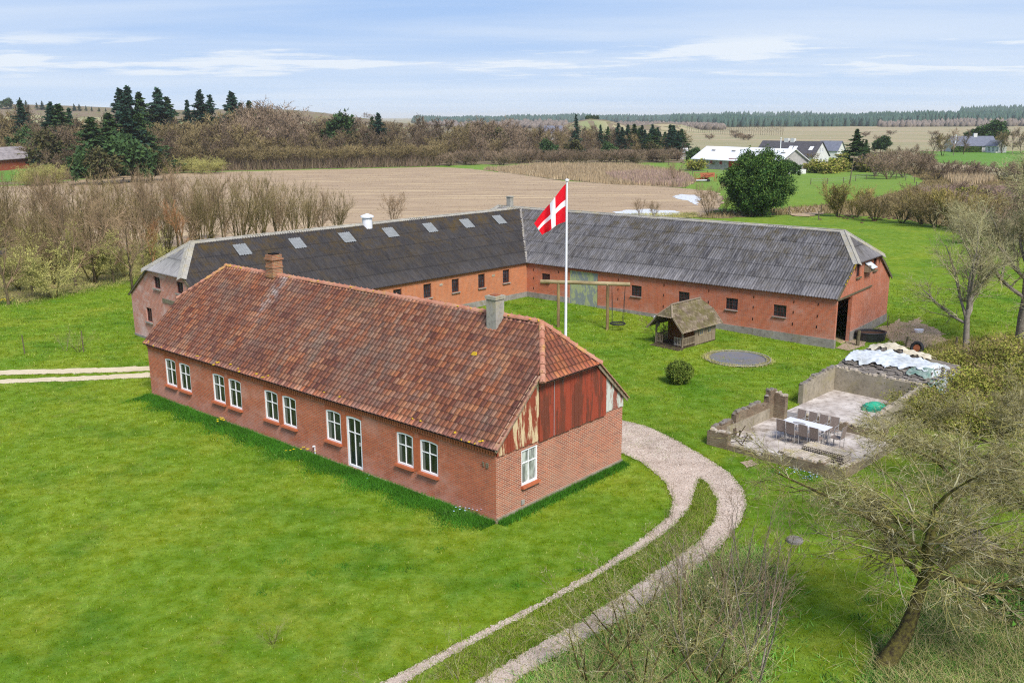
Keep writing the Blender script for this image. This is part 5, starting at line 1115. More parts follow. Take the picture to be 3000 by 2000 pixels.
sheets(2.7,3.15,1.0,1.5,.10,2,'few flat roofing slabs left of the sheet stacks',3)
wd=thing('broken_wood','heap of broken planks and sticks in the corner of the ruin','wood heap',rw(.7,.75,.06),ry)
r=random.Random(8); q=MB()
for i in range(26):
    a=(r.uniform(-.35,.6),r.uniform(-.3,.9),r.uniform(.02,.15)); b=(a[0]+r.uniform(-.5,.5),a[1]+r.uniform(-.4,.4),a[2]+(r.uniform(.0,.12) if i>6 else r.uniform(.3,.6))); q.beam(a,b,r.uniform(.03,.07),.02)
q.build('planks',M['wood_dark'],wd)
# turtle sandbox
tt=thing('turtle_sandbox','green turtle-shaped sandbox lid on the rear slab of the ruin','sandbox',rw(3.05,9.2,.06),ry+.2)
q=MB(); n=28
def lat(R0,z0,R1,z1,q,wob=0):
    for i in range(n):
        a,b=2*math.pi*i/n,2*math.pi*(i+1)/n; f=lambda t,Rr:(Rr*(1+wob*math.cos(6*t))*math.cos(t)*1.12,Rr*(1+wob*math.cos(6*t))*math.sin(t)); q.q((*f(a,R0),z0),(*f(b,R0),z0),(*f(b,R1),z1),(*f(a,R1),z1))
lat(.52,0,.50,.14,q,.05); lat(.50,.14,.44,.16,q,.05); q.build('tub',M['turtle_dark'],tt)
q=MB(); pr=[(.44,.16),(.42,.22),(.34,.25),(.33,.265),(.22,.31),(.21,.325),(.10,.35),(.0,.355)]
for (a,b),(c,d) in zip(pr,pr[1:]): lat(a,b,c,d,q)
sh_=q.build('shell',M['turtle'],tt)
q=MB(); q.box((.62,0,.14),(.26,.22,.14),taper=.3); 
q.build('head',M['turtle_dark'],tt)
for a in (.8,2.4,3.9,5.5): q=MB(); q.box((.58*math.cos(a),.52*math.sin(a),.06),(.22,.2,.12),a,taper=.25); q.build('flipper',M['turtle_dark'],tt)
# pile of slates under torn tarpaulins behind the ruin
pl_=thing('slate_pile','long pile of old slates stacked against the rear ruin wall','slate pile',rw(0,0,0),ry)
q=MB(); r=random.Random(9)
def ph_(x,y): # pile height
    f=min(1,max(0,(x+.35)/.5))*min(1,max(0,(4.75-x)/.5))*min(1,max(0,(16.6-y)/.8)); g=1.12+.45*math.exp(-((y-12.9)/1.2)**2)+.62*math.exp(-((y-15.0)/.8)**2)*max(0,1-abs(x-1.2)/2.6); return f*g
for i in range(2600):
    x,y=r.uniform(-.3,4.7),r.uniform(11.16,16.3); h=ph_(x,y)
    for k in range(1): 
        z=h-r.uniform(0,.12) if r.random()<.75 else r.uniform(0,h); q.box((x,y,z),(r.uniform(.18,.5),r.uniform(.12,.32),.022),r.choice([0,math.pi/2])+r.gauss(0,.2))
q.build('slates',M['slate_pile'],pl_)
V=[];nn_=30
gx_=np.linspace(-.28,4.68,nn_);gy_=np.linspace(11.16,16.5,nn_)
Vc=[(x,y,ph_(x,y)-.10) for y in gy_ for x in gx_]; Fc=[(j*nn_+i,j*nn_+i+1,(j+1)*nn_+i+1,(j+1)*nn_+i) for j in range(nn_-1) for i in range(nn_-1)]
mesh_np('core',Vc,Fc,M['slate_pile'],pl_); q=MB(); q.q((-.28,11.16,0),(-.28,16.5,0),(-.28,16.5,.5),(-.28,11.16,.9)); q.q((4.68,11.16,0),(4.68,11.16,.9),(4.68,16.5,.5),(4.68,16.5,0)); q.build('core',M['slate_pile'],pl_)
def tarp(name,lab,x0,x1,y0f,y1f,mat,seed,lift=.04,drop=None,amp=.05,nx=90,ny=70,rag=.12):
    rr=np.random.default_rng(seed); ph1=rr.uniform(0,6,8); V=[]
    for j in range(ny+1):
        for i in range(nx+1):
            fx,fy=i/nx,j/ny; x=x0+(x1-x0)*fx; e0,e1=y0f(x),y1f(x); rg0=rag*(math.sin(x*7+ph1[0])+.6*math.sin(x*17+ph1[1])); y=e0+rg0*(1-fy)+(e1-e0)*fy+rag*.6*math.sin(x*9+ph1[2])*fy
            xx=x+rag*.5*math.sin(y*8+ph1[3])*(abs(fx-.5)*2)**3
            h=ph_(min(max(xx,-.2),4.6),min(max(y,11.2),16.2)); h=max(h,.0)
            import_n=0; t=xx*.9+y*2.6+.8*math.sin(xx*1.6+ph1[4]); f=.55*abs(mnoise.noise(Vector((xx*.9+seed*9,y*2.2,0))))*3+.55*abs(mnoise.noise(Vector((xx*2.6,y*4.5+seed,3))))*2.4+.25*mnoise.noise(Vector((xx*7,y*8,seed))) if 1 else abs(math.sin(t*2.1+ph1[5]))**.6*.6+abs(math.sin(xx*1.7-y*5.1+ph1[6]+1.3*math.sin(xx*2.)))**.5*.55+.35*math.sin(xx*9+y*4)*math.sin(y*7)
            z=h+lift+amp*f
            if drop: z,xx,y=drop(z,xx,y,f)
            V.append((xx,y,z))
    F=[(j*(nx+1)+i,j*(nx+1)+i+1,(j+1)*(nx+1)+i+1,(j+1)*(nx+1)+i) for j in range(ny) for i in range(nx)]
    o=mesh_np(name,V,F,M[mat],None,None,True); o.location=rw(0,0,0); o.rotation_euler=(0,0,ry); md=o.modifiers.new('t','SOLIDIFY'); md.thickness=.012; tag(o,lab,'tarpaulin','torn tarpaulins over the slate pile'); return o
def sidedrop(z,x,y,f):
    if x>4.55: k=(x-4.55); return max(.03,z*0+1.12-k*1.25+.05*f),4.62+.28*k+.12*f,y
    return z,x,y
tarp('tarpaulin','white tarpaulin spread over the middle of the slate pile',-.45,5.3,lambda x:12.15-.35*math.sin(x*1.2+.3)-(.3 if x>2.2 else 0),lambda x:14.1+.1*x,'tarp_white',1,.05,sidedrop,.085)
tarp('tarpaulin','cream torn tarpaulin over the far end of the pile',-.1,3.1,lambda x:14.35+.1*x,lambda x:15.75,'tarp_cream',2,.05,None,.09,60,40,.16)
def gdrop(z,x,y,f):
    if x>4.5: k=(x-4.5); return max(.03,1.1-k*1.3+.05*f),4.6+.35*k+.16*f,y
    return z,x,y
tarp('tarpaulin','dark green tarpaulin hanging over the right corner of the pile',3.3,5.25,lambda x:11.45+.05*x,lambda x:12.6,'tarp_green',3,.03,gdrop,.09,50,40,.10)
# junk beyond the pile
tk=thing('rubber_tyre','black rubber tyre standing upright behind the tarpaulin pile','tyre',(*G(2105,812),float(gz(*G(2105,812)))),ry)
q=MB(); q.ring((0,0,0),.30,.10,30,8); o=q.build('tread',M['rubber'],tk); o.rotation_euler=(R(75),0,0); o.location=(0,0,.34)
q=MB(); q.tube([(0,0,-.05),(0,0,.05)],.20,16); o=q.build('rim',M['rust'],tk); o.rotation_euler=(R(75),0,0); o.location=(0,0,.34)
jk=thing('scrap_timber','dark scrap timber lying behind the tarpaulin pile','timber',(*G(2125,820),float(gz(*G(2125,820)))),ry)
q=MB(); r=random.Random(12)
for i in range(22): a=(r.uniform(-1.2,1.6),r.uniform(-.5,.5),r.uniform(.03,.2)); q.beam(a,(a[0]+r.uniform(.4,1.2)*r.choice([-1,1]),a[1]+r.uniform(-.3,.3),a[2]+r.uniform(-.02,.12)),r.uniform(.04,.10),.03)
q.build('planks',M['wood_dark'],jk)
# water trough, posts, bucket by the barn
tg=G(2004,784); tu=thing('stock_tub','large black oval tub of brown soil beside the barn','tub',(tg[0],tg[1]+.35,float(gz(*tg))),R(0))
q=MB(); 
def ov_(R0,z0,R1,z1,q): 
    for i in range(32):
        a,b=2*math.pi*i/32,2*math.pi*(i+1)/32; q.q((R0*math.cos(a),R0*.72*math.sin(a),z0),(R0*math.cos(b),R0*.72*math.sin(b),z0),(R1*math.cos(b),R1*.72*math.sin(b),z1),(R1*math.cos(a),R1*.72*math.sin(a),z1))
ov_(.84,0,.92,.50,q); ov_(.92,.50,.97,.52,q); ov_(.97,.52,.95,.57,q); ov_(.95,.57,.86,.55,q); ov_(.86,.55,.84,.40,q); q.build('shell',M['tub_black'],tu)
q=MB(); ov_(.85,.44,.01,.47,q); q.build('soil',M['soil'],tu)
def post(lab,px,py,h,r_=.07,lean=(0,0),grp=None,mat='post_wood'):
    g_=G(px,py); o=thing('fence_post',lab,'post',(g_[0],g_[1],float(gz(*g_))),0,grp); q=MB(); q.tube([(0,0,-.2),(lean[0]*h,lean[1]*h,h)],r_,8,r2=r_*.9); q.build('shaft',M[mat],o); return o
post('thick wooden post beside the open barn doorway',1969,794,.95,.12,(.04,0)); post('leaning mossy post behind the tarpaulin pile',2079,796,.62,.06,(.16,0)); post('short mossy post beneath the bare tree',2195,797,.62,.08,(.05,0))
post('thin post left of the sapling on the far lawn',57,812,1.1,.035,(-.03,0)); post('thin post standing beside the lawn sapling',192,808,1.25,.035,(0,0)); post('thin iron post at the rear corner of the barn gable',2038,752,.8,.03)
bk_=thing('bucket','small white oval bucket lying on the bare mud patch','bucket',(*G(2110,764),float(gz(*G(2110,764)))),.2); q=MB(); q.tube([(0,0,0),(0,0,.22)],[.19,.24],16); q.build('pail',M['white_metal'],bk_); bk_.scale=(1.4,.9,1)
mh=thing('manhole_cover','round grey manhole cover in the grass near the leaning tree','manhole cover',(*G(1825,1243),.03)); q=MB(); q.tube([(0,0,-.05),(0,0,.05)],.26,24); q.ring((0,0,.05),.24,.02,24,5); q.build('lid',M['slab_dark'],mh)
# flower clumps
def clump(name,lab,cat_,px,py,n,rad,h,mat,nf,fm_,fs=.05,zb=0,sc=(1,1)):
    g_=G(px,py); o=thing(name,lab,cat_,(g_[0],g_[1],float(gz(*g_)))); P=rng.normal(0,rad,(n,2))*np.array(sc); V,F=blades(np.column_stack([P,np.zeros(n)]),h,.022,.5); mesh_np('leaves',V,F,M[mat],o)
    if nf:
        P=rng.normal(0,rad*.9,(nf,2))*np.array(sc); Z=h*rng.uniform(.8,1.2,nf); V=[];F=[]
        for i,(p,z) in enumerate(zip(P,Z)):
            for k in range(5): a=k*1.257; V+= [(p[0],p[1],z),(p[0]+fs*math.cos(a),p[1]+fs*math.sin(a),z+fs*.4),(p[0]+fs*math.cos(a+.9),p[1]+fs*math.sin(a+.9),z+fs*.4)]; F.append((len(V)-3,len(V)-2,len(V)-1))
        mesh_np('flowers',V,F,M[fm_],o)
clump('daffodils','yellow daffodils at the foot of the wall below the second window pair','flowers',506,976,160,.14,.26,'leaf_bright',9,'flower_yellow')
clump('daffodils','spread of yellow daffodils near the wall left of the glass door','flowers',690,1045,160,.30,.24,'leaf_bright',11,'flower_yellow',.045,0,(1.4,.8))
clump('daffodils','few daffodils left of the barn gable at the lawn edge','flowers',12,697,120,.30,.26,'leaf_bright',16,'flower_yellow',.07)
clump('blue_flowers','blue spring flowers below the front ruin wall','flowers',1832,1085,240,.35,.10,'grass_tuft',26,'flower_blue',.028,0,(1.5,.8)); clump('blue_flowers','second patch of blue flowers at the ruin corner','flowers',1862,1098,200,.22,.10,'grass_tuft',24,'flower_blue',.028)
clump('blue_flowers','scattered pale flowers on the lawn below the twin right windows','flowers',905,1085,200,.55,.08,'grass_tuft',34,'flower_blue',.03,0,(1.5,.7)); clump('leafy_plant','green leafy clump at the foot of the wall near the corner','plant',1070,1183,420,.33,.26,'leaf_bright',12,'flower_blue',.03,0,(1.3,.6))
clump('leafy_plant','dark green plants along the wall below the middle windows','plant',560,1003,260,.33,.22,'grass_tuft',0,'flower_blue',.03,0,(1.6,.8))
for i,(px,py,lab) in enumerate(((2120,1510,'small pale leafed plant in the grass left of the leaning trunk'),(1972,1420,'pale leafed plant on the lawn above the trunk'),(1998,1380,'uppermost pale leafed plant on the lawn'),(1905,1612,'pale leafed plant at the lower edge of the lawn'),(1778,1082,'bright leafed plant at the front ruin wall'))):
    clump('leafy_plant',lab,'plant',px,min(py,1560),60,.13,.14,'leaf_bright',0,'flower_blue')
lb=thing('leafy_bush','bright green leafy bush at the right edge beyond the leaning tree','bush',(*G(2335,1412),0)); leafball(lb,71,2600,.75,.45,.42,.13,M['leaf_bright'],clumps=60,csz=.2,shell=.7)
# ------------------------------------------------------------------ trees and shrubs
def at(px,py,lift=0): g_=G(px,py); return (g_[0],g_[1],float(gz(*g_))+lift)
# big leaning tree in the right foreground
def H_(px,py,Y): return XatY(px,py,Y)
t1=thing('leaning_tree','large gnarled bare tree leaning right, trunk rising from the bank','tree',at(2022,1528))
sg,rg=grow(198,[(1,0,1,7,0),(8,58,1.22,10,.60),(14,46,.54,7,.12),(13,54,.50,4,.10),(10,56,.66,2,.06)],3.2,.21,tropism=.05,wig=.18,lean=(.60,.12),rmin=.0048,flat=.25)
t1.scale=(1.18,1.18,1.12); woody(t1,sg,rg,(M['bark_mossy'],M['twig_lichen']),2,nside=8)
t2=thing('gnarled_tree','second gnarled bare tree, dark trunk behind the leaning one','tree',at(2172,1290))
sg,rg=grow(13,[(1,0,1,7,0),(8,58,1.22,10,.60),(13,46,.52,7,.12),(13,54,.50,4,.10),(10,56,.66,2,.06)],3.0,.17,tropism=.045,wig=.19,lean=(.10,.1),rmin=.006,flat=.3)
woody(t2,sg,rg,(M['bark_mossy'],M['twig_lichen']),2,nside=8)
t2b=dup(t2,at(2310,1150),R(130),1.,'third gnarled bare tree at the right edge behind the ruin'); dup(t2,at(2360,1330),R(240),1.,'fourth gnarled bare tree cut by the right edge of the photo')
# two bare trees at the right, beyond the tarpaulins
t3=thing('bare_tree','tall bare tree with grey trunk right of the tarpaulins','tree',at(2218,822)); t3.scale=(1.2,1.2,1.12)
sg,rg=grow(5,[(1,0,1,8,0),(12,42,.68,6,.30),(11,44,.52,5,.15),(9,48,.52,3,.12),(6,50,.55,2,.1)],5.4,.17,tropism=.05,wig=.14,rmin=.006)
woody(t3,sg,rg,(M['bark_grey'],M['twig_grey']),2,nside=7)
t4=dup(t3,at(2338,800),2.1,(1.75,1.75,1.5),'bare tree at the right edge with long spreading branches')
dup(t3,at(2300,640),4.,(.75,.75,.62),'smaller bare tree in the scrub beyond the green field')
# saplings and shrubs beside the drive
sg,rg=grow(41,[(1,0,1,7,.1),(7,26,.5,5,.2),(5,36,.42,3,.2),(3,40,.5,2,.2)],3.4,.028,tropism=.07,wig=.11,stems=3,spread0=.42,rmin=.0038)
s0=thing('bare_sapling','group of slim bare saplings standing over the wheel track','shrub',at(1705,1500)); woody(s0,sg,rg,(M['bark_grey'],M['twig_purple']),1,nside=5)
sg,rg=grow(43,[(1,0,1,6,.1),(5,38,.75,5,.15),(6,44,.52,3,.15),(4,48,.5,2,.2)],2.3,.035,tropism=.03,wig=.17,stems=5,spread0=.6,rmin=.0042)
s1=thing('thorn_shrub','low tangled thorn shrub at the end of the outer wheel track','shrub',at(1560,1500)); woody(s1,sg,rg,(M['bark_mossy'],M['twig_lichen']),1,leaf=(700,.020),nside=5)
GS='bare shrubs in the weeds along the drive'
s0['group']=GS; s1['group']=GS
for px,py,rz,sc,src,lab in ((1640,1440,1.,.92,s0,'slim reddish saplings halfway up the weed bed'),(1735,1440,2.4,.9,s0,'rightmost slim saplings beside the grass'),(1600,1545,3.3,.95,s0,'slim saplings close to the lower edge of the photo'),(1740,1560,5.,1.05,s0,'tallest slim saplings at the bottom right of the weed bed'),
    (1440,1480,.6,.85,s1,'thorn shrub leaning over the outer wheel track'),(1640,1580,1.9,1.,s1,'tangled thorn shrub among the saplings'),(1480,1580,3.1,1.,s1,'thorn shrub at the lower edge right of the wheel track'),(1360,1560,4.4,.8,s1,'thorn shrub beside the outer wheel track, near the bottom'),(1690,1380,4.4,.75,s1,'small thorn shrub at the upper end of the weed bed'),(1590,1400,2.4,.7,s1,'small thorn shrub against the curve of the track')):
    dup(src,at(px,py),rz,sc,lab,GS)
for k,(x,y,rz,sc,lab) in enumerate(((-3.0,17.6,.5,.55,'low lichen-yellow thorn shrub at the bottom centre edge'),(-.8,17.3,2.,.72,'thorn shrub at the bottom edge between the wheel tracks'),(1.5,17.0,3.7,.85,'thorn shrub at the bottom edge right of the outer track'),(3.6,17.2,5.,.9,'dense thorn shrub at the bottom edge below the saplings'))):
    dup(s1,(x,y,0),rz,sc,lab,GS)
sp_=dup(s1,at(180,808),.4,.42,'small bare sapling on the lawn beside two thin posts'); del sp_['group']
sp2=dup(s1,at(625,1478),.9,.22,'tiny bare shrub alone on the front lawn'); del sp2['group']
sp3=dup(s0,at(150,805),.9,.35,'thin bare shoots on the lawn above the pale tracks'); del sp3['group']
# thicket right of the ruin: leafy brown-green bushes
th=thing('bramble_bush','','bush',(0,0,0)); leafball(th,51,15000,1.9,1.0,.75,.085,M['leaf_thicket'],clumps=170,csz=.14,shell=.35,lump=.22)
sg,rg=grow(53,[(1,0,1,4,.1),(6,45,.6,3,.1),(6,48,.5,2,.2)],1.9,.02,tropism=.05,wig=.15,stems=14,spread0=.8,rmin=.006); v,f=cat([tubes([s for s in sg if s[4]<2],3),twigs([s for s in sg if s[4]==2],rg)]); mesh_np('stems',v,f,M['twig_brown'],th)
GB='bushes of the thicket right of the ruin'; th['group']=GB
bl=[(2150,960,1.,0,'mossy green bush directly behind the right ruin wall'),(2225,925,1.1,1,'low green bush right of the hanging tarpaulin'),(2190,860,.85,2,'brown bush at the foot of the tall grey tree'),(2270,860,1.1,3,'brown-green bush in the middle of the thicket'),(2340,850,1.2,4,'upper right bush of the thicket'),(2330,935,1.25,5,'bush at the right edge above the gnarled tree'),(2250,985,1.,6,'lowest bush of the thicket above the gnarled crown'),(2400,900,1.3,7,'bush cut by the right edge of the photo')]
for i,(px,py,sc,rz,lab) in enumerate(bl):
    if i==0: th.location=at(px,py); th['label']=lab; th.scale=(sc,sc,sc*.8)
    else: dup(th,at(px,py),rz,(sc,sc,sc*.85),lab)
# pine at the field corner: rounded dense crown
pn=thing('round_pine','dense rounded dark green pine at the corner of the field','tree',at(1738,495))
leafball(pn,61,90000,4.1,4.0,4.35,.22,M['needle_pine'],clumps=620,csz=.085,shell=.55,lump=.11,low=-.95); q=MB(); q.tube([(0,0,-.2),(.1,0,1.5),(0,.1,5)],[.32,.26,.12],8); q.build('trunk',M['bark_dark'],pn)
# generic prototypes for the rows and woods (kept as the first placed instance)
def proto(name,cat_,levels,L,r0,mats,seed,tl=1,nside=4,leaf=None,**k):
    o=thing(name,'',cat_); sg,rg=grow(seed,levels,L,r0,**k); woody(o,sg,rg,mats,tl,leaf,nside); return o
used=set()
def place(src,loc,rz,sc,lab,grp=None):
    if src.name not in used:
        used.add(src.name); src.location=loc; src.rotation_euler=(0,0,rz); src.scale=(sc,sc,sc) if not isinstance(sc,tuple) else sc; src['label']=lab
        if grp: src['group']=grp
        return src
    return dup(src,loc,rz,sc,lab,grp)
# --- row of bare trees behind the left wing
mid=[proto('bare_tree','tree',[(1,0,1,6,0),(12,34,.62,5,.2),(10,36,.5,4,.15),(8,38,.55,2,.1)],6.0,.13,(M['bark'],M['twig_brown']),101,tropism=.09,wig=.11,rmin=.012),
     proto('bare_tree','tree',[(1,0,1,6,.1),(10,30,.6,5,.15),(8,34,.5,4,.2),(6,36,.5,2,.15)],5.6,.08,(M['bark_mossy'],M['twig_olive']),102,tropism=.09,wig=.10,stems=4,spread0=.35,rmin=.012),
     proto('bare_tree','tree',[(1,0,1,6,0),(12,40,.62,5,.18),(10,40,.5,4,.15),(8,42,.55,2,.1)],5.8,.12,(M['bark_dark'],M['twig_brown']),103,tropism=.06,wig=.13,rmin=.012)]
rust=proto('bare_tree','tree',[(1,0,1,6,0),(12,28,.5,5,.2),(9,30,.5,4,.2),(7,36,.5,2,.15)],5.0,.08,(M['bark'],M['twig_rust']),104,tropism=.10,wig=.09,rmin=.012)
yel=proto('budding_shrub','shrub',[(1,0,1,5,.1),(9,44,.7,5,.15),(8,46,.55,4,.15),(7,48,.5,2,.15)],3.0,.07,(M['bark_mossy'],M['twig_green']),105,tropism=.04,wig=.14,stems=5,spread0=.5,rmin=.010,leaf=(5200,.055))
GR='bare trees in the row behind the left wing'
row=[(20,700,0,1.05),(75,672,2,.8),(120,655,1,.9),(175,662,0,1.),(222,655,2,.95),(262,650,0,.9),(305,668,2,.95),(90,630,1,1.),(150,625,0,1.1),(210,622,1,1.1),(270,628,2,1.1),(330,625,0,1.05),(380,610,1,1.05),(425,600,0,1.1),(470,592,1,1.1),(515,585,0,1.05),(555,578,1,1.05),(600,572,1,1.),(640,565,2,.95),(672,560,1,.9),(705,555,1,.85),(740,550,0,.8),(775,545,1,.8),(240,600,1,1.2),(180,600,2,1.15),(300,600,1,1.2),(350,590,2,1.15),(410,580,0,1.1),(460,572,1,1.1),(120,600,0,1.1),(60,610,2,1.),(520,562,2,1.),(590,555,0,.95),(640,548,1,.9),(-40,640,1,1.1),(-30,690,0,1.1),(150,590,1,1.15),(90,600,0,1.1),(210,585,2,1.15),(270,585,0,1.15),(330,578,1,1.1),(30,590,1,1.1),(0,610,0,1.1),(390,565,0,1.05),(440,556,2,1.),(490,550,1,1.),(560,545,0,.9),(350,608,0,1.1),(450,588,2,1.),(250,612,0,1.1),(120,625,2,1.)]
near_lab={0:'slim bare tree at the left edge with a pale leaning trunk',6:'dark trunked bare tree nearest the left barn gable',5:'bare tree second nearest to the left barn gable',3:'thick trunked bare tree among the yellow budding shrubs',4:'short bare tree right of the thick mossy trunk'}
r=random.Random(3)
for i,(px,py,k,sc) in enumerate(row):
    lab=near_lab.get(i,'bare brown tree in the crowded row behind the dark barn roof'); place(mid[k],at(px,py),r.uniform(0,6.28),(sc*.92*r.uniform(.9,1.1),)*2+(sc*r.uniform(.92,1.12),),lab,GR)
place(rust,at(420,618),0,.95,'rust coloured bare tree above the left barn ridge end'); dup(rust,at(350,640),2,.8,'smaller rust tinged bare tree left of the barn hip')
place(yel,at(125,684),0,1.,'large olive budding shrub with dark stems on the left bank'); 
for px,py,rz,sc,lab in ((48,668,1,.8,'pale budding shrub behind the leftmost trunk'),(215,650,2,1.05,'tall yellow-green budding shrub around the thick trunk'),(165,625,4,1.1,'yellow-green budding shrub left of the row centre'),(290,640,5,.8,'olive budding shrub behind the barn gable'),(75,622,3,1.1,'olive budding shrub at the upper left of the bank'),(20,640,3,1.,'olive shrub half hidden at the left edge'),(360,612,1,.8,'greenish shrub at the foot of the row')): dup(yel,at(px,py),rz,sc,lab)
# single shrubs just behind the ridge
sv=proto('bare_shrub','shrub',[(1,0,1,5,.1),(9,34,.6,4,.15),(7,36,.5,3,.2),(5,40,.5,2,.2)],3.6,.05,(M['bark'],M['twig_brown']),111,tropism=.08,wig=.12,stems=5,spread0=.45,rmin=.014)
for i,(px,py,sc,lab) in enumerate(((903,516,.85,'bare shrub peeping over the barn ridge right of the white cowl'),(1470,496,.5,'small bare shrub behind the ridge near the puddle'),(1630,498,.95,'bare shrub left of the round pine'),(1500,502,.5,'low bare shrub beside the bright puddle'),(1660,492,.6,'low bare shrub touching the round pine'),(730,540,.8,'bare shrub above the fourth skylight'),(1552,420,.9,'bare shrub at the right end of the marsh'))): place(sv,at(px,py),i*1.3,sc,lab)
# willow shrubs on the right
wl=proto('willow_shrub','shrub',[(1,0,1,5,.05),(9,26,.6,4,.12),(8,30,.5,3,.15),(5,34,.5,2,.15)],3.0,.05,(M['bark'],M['twig_yellow']),121,tropism=.08,wig=.10,stems=9,spread0=.55,rmin=.017,leaf=(1500,.07))
w2=proto('willow_shrub','shrub',[(1,0,1,5,.05),(9,34,.65,4,.12),(8,36,.5,3,.15),(5,40,.5,2,.15)],2.6,.05,(M['bark_mossy'],M['twig_olive']),122,tropism=.05,wig=.13,stems=8,spread0=.75,rmin=.017,leaf=(800,.06))
GW='willow shrubs in the hedge beyond the right field'
wlist=[(wl,1925,497,1.25,'yellowish willow shrub at the left end of the hedge beyond the field'),(wl,1965,500,1.1,'golden willow shrub second from the left in the far hedge'),(w2,2010,507,1.15,'olive willow shrub right of the golden pair'),(w2,2070,512,1.3,'tree-like willow with forked stem in the hedge middle'),(wl,2115,515,1.2,'brown willow shrub right of the forked willow'),(w2,2150,522,1.35,'darker willow shrub above the hollow in the hedge'),(wl,2190,528,1.35,'yellow-leafed willow shrub near the hedge end'),(w2,2235,535,1.3,'olive willow shrub at the right end of the hedge'),(w2,2110,480,1.2,'grey willow shrub behind the hedge'),(w2,2180,488,1.2,'pale willow shrub behind the yellow one'),(wl,2280,520,1.1,'willow shrub in the brown scrub right of the hedge')]
for i,(s,px,py,sc,lab) in enumerate(wlist): place(s,at(px,py),i*1.7,sc,lab,GW)
sc_=proto('scrub_bush','shrub',[(1,0,1,5,.05),(8,36,.62,4,.12),(7,38,.5,3,.15),(5,40,.5,2,.15)],3.4,.06,(M['bark'],M['twig_purple']),123,tropism=.05,wig=.13,stems=7,spread0=.6,rmin=.03)
GC='brown scrub bushes in the right hand scrubland'; r=random.Random(17)
sl_=[(2010,405,1.5),(2040,412,1.4),(2075,408,1.3),(2105,402,1.5),(2060,392,1.4),(2095,386,1.3),(2130,398,1.2),(2150,414,1.2),(2185,410,1.1),(2220,412,1.1),(2260,412,1.1),(2300,415,1.1),(2335,418,1.2),(2380,425,1.2),(2030,385,1.3),(2085,372,1.2),(2120,375,1.1),(1995,395,1.2),(2250,470,.9),(2310,490,1.),(2350,520,1.1),(2280,560,1.),(2340,590,1.1),(2330,455,.8),(2210,445,.7),(2260,500,.9),(2390,560,1.1),(2240,560,.8),(2310,540,1.),(2360,470,1.)]
for i,(px,py,s) in enumerate(sl_): place(sc_,at(px,py),r.uniform(0,6),(s,s,s*.85),'brown bare scrub bush in the rough land on the right',GC)
# --- the wood beyond the field
FM=(M['bark_dark'],M['twig_far'])
far=[proto('wood_tree','tree',[(1,0,1,5,0),(10,38,.6,4,.18),(9,42,.52,3,.12),(8,44,.58,2,.1)],7.5,.16,(M['bark_dark'],M['twig_far']),201,tropism=.06,wig=.14,rmin=.045),
     proto('wood_tree','tree',[(1,0,1,5,.1),(9,38,.6,4,.15),(8,42,.52,3,.12),(7,44,.58,2,.1)],7.0,.12,(M['bark_dark'],M['twig_olive']),202,tropism=.06,wig=.14,stems=3,spread0=.35,rmin=.045),
     proto('wood_tree','tree',[(1,0,1,5,0),(10,36,.6,4,.18),(9,40,.52,3,.12),(8,44,.58,2,.1)],8.2,.14,(M['bark_grey'],M['twig_purple']),203,tropism=.07,wig=.12,rmin=.045)]
hed=proto('hedgerow_tree','tree',[(1,0,1,4,0),(9,48,.8,4,.40),(8,44,.5,3,.15),(7,44,.55,2,.1)],4.2,.15,(M['bark_dark'],M['twig_olive']),204,tropism=.02,wig=.17,rmin=.04,flat=.3)
fir=[thing('spruce_tree','','tree') for _ in range(3)]
spruce(fir[0],301,16,4.6,(M['bark_dark'],M['needle_blue']),nb=150,per=12,sz=.95,irr=.25); spruce(fir[1],302,16,5.4,(M['bark_dark'],M['needle_green']),nb=130,per=12,sz=1.0,irr=.33,bare=.18); spruce(fir[2],303,16,3.9,(M['bark_dark'],M['needle_blue']),nb=110,per=11,sz=.85,irr=.33,bare=.2)
pinef=thing('broad_pine','','tree'); leafball(pinef,304,5200,4.2,4.4,6.2,.9,M['needle_green'],clumps=46,csz=.17,shell=.5,lump=.2); q=MB(); q.tube([(0,0,-.2),(.2,0,4),(0,0,8)],[.3,.22,.1],6); q.build('trunk',M['bark_dark'],pinef)
bpine=thing('broad_pine','','tree'); leafball(bpine,305,3600,3.6,4.2,5.8,.8,M['needle_brown'],clumps=40,csz=.17,shell=.45,lump=.25); q=MB(); q.tube([(0,0,-.2),(.2,0,4),(0,0,8)],[.28,.2,.1],6); q.build('trunk',M['bark_dark'],bpine)
r=random.Random(21); GH='hedgerow trees along the far edge of the stubble field'; GF='bare trees of the wood beyond the stubble field'
def edge(px):
    pts=[(-200,446),(60,422),(330,397),(560,391),(800,386),(1000,382),(1200,375),(1570,373)]
    for (a,b),(c,d) in zip(pts,pts[1:]):
        if a<=px<=c: return b+(d-b)*(px-a)/(c-a)
    return 400
px=505
while px<1010:
    place(hed,at(px,edge(px)-r.uniform(0,3)),r.uniform(0,6),r.uniform(.8,1.12),'dark-stemmed hedgerow tree at the far edge of the stubble field',GH); px+=r.uniform(11,17)
def topz(px):  # wood height profile in the photo: upper edge of the bare crowns
    pts=[(-200,250),(60,262),(200,285),(400,280),(520,262),(620,255),(700,275),(900,282),(1050,280),(1200,290),(1420,296),(1560,312)]
    for (a,b),(c,d) in zip(pts,pts[1:]):
        if a<=px<=c: return b+(d-b)*(px-a)/(c-a)
    return 300
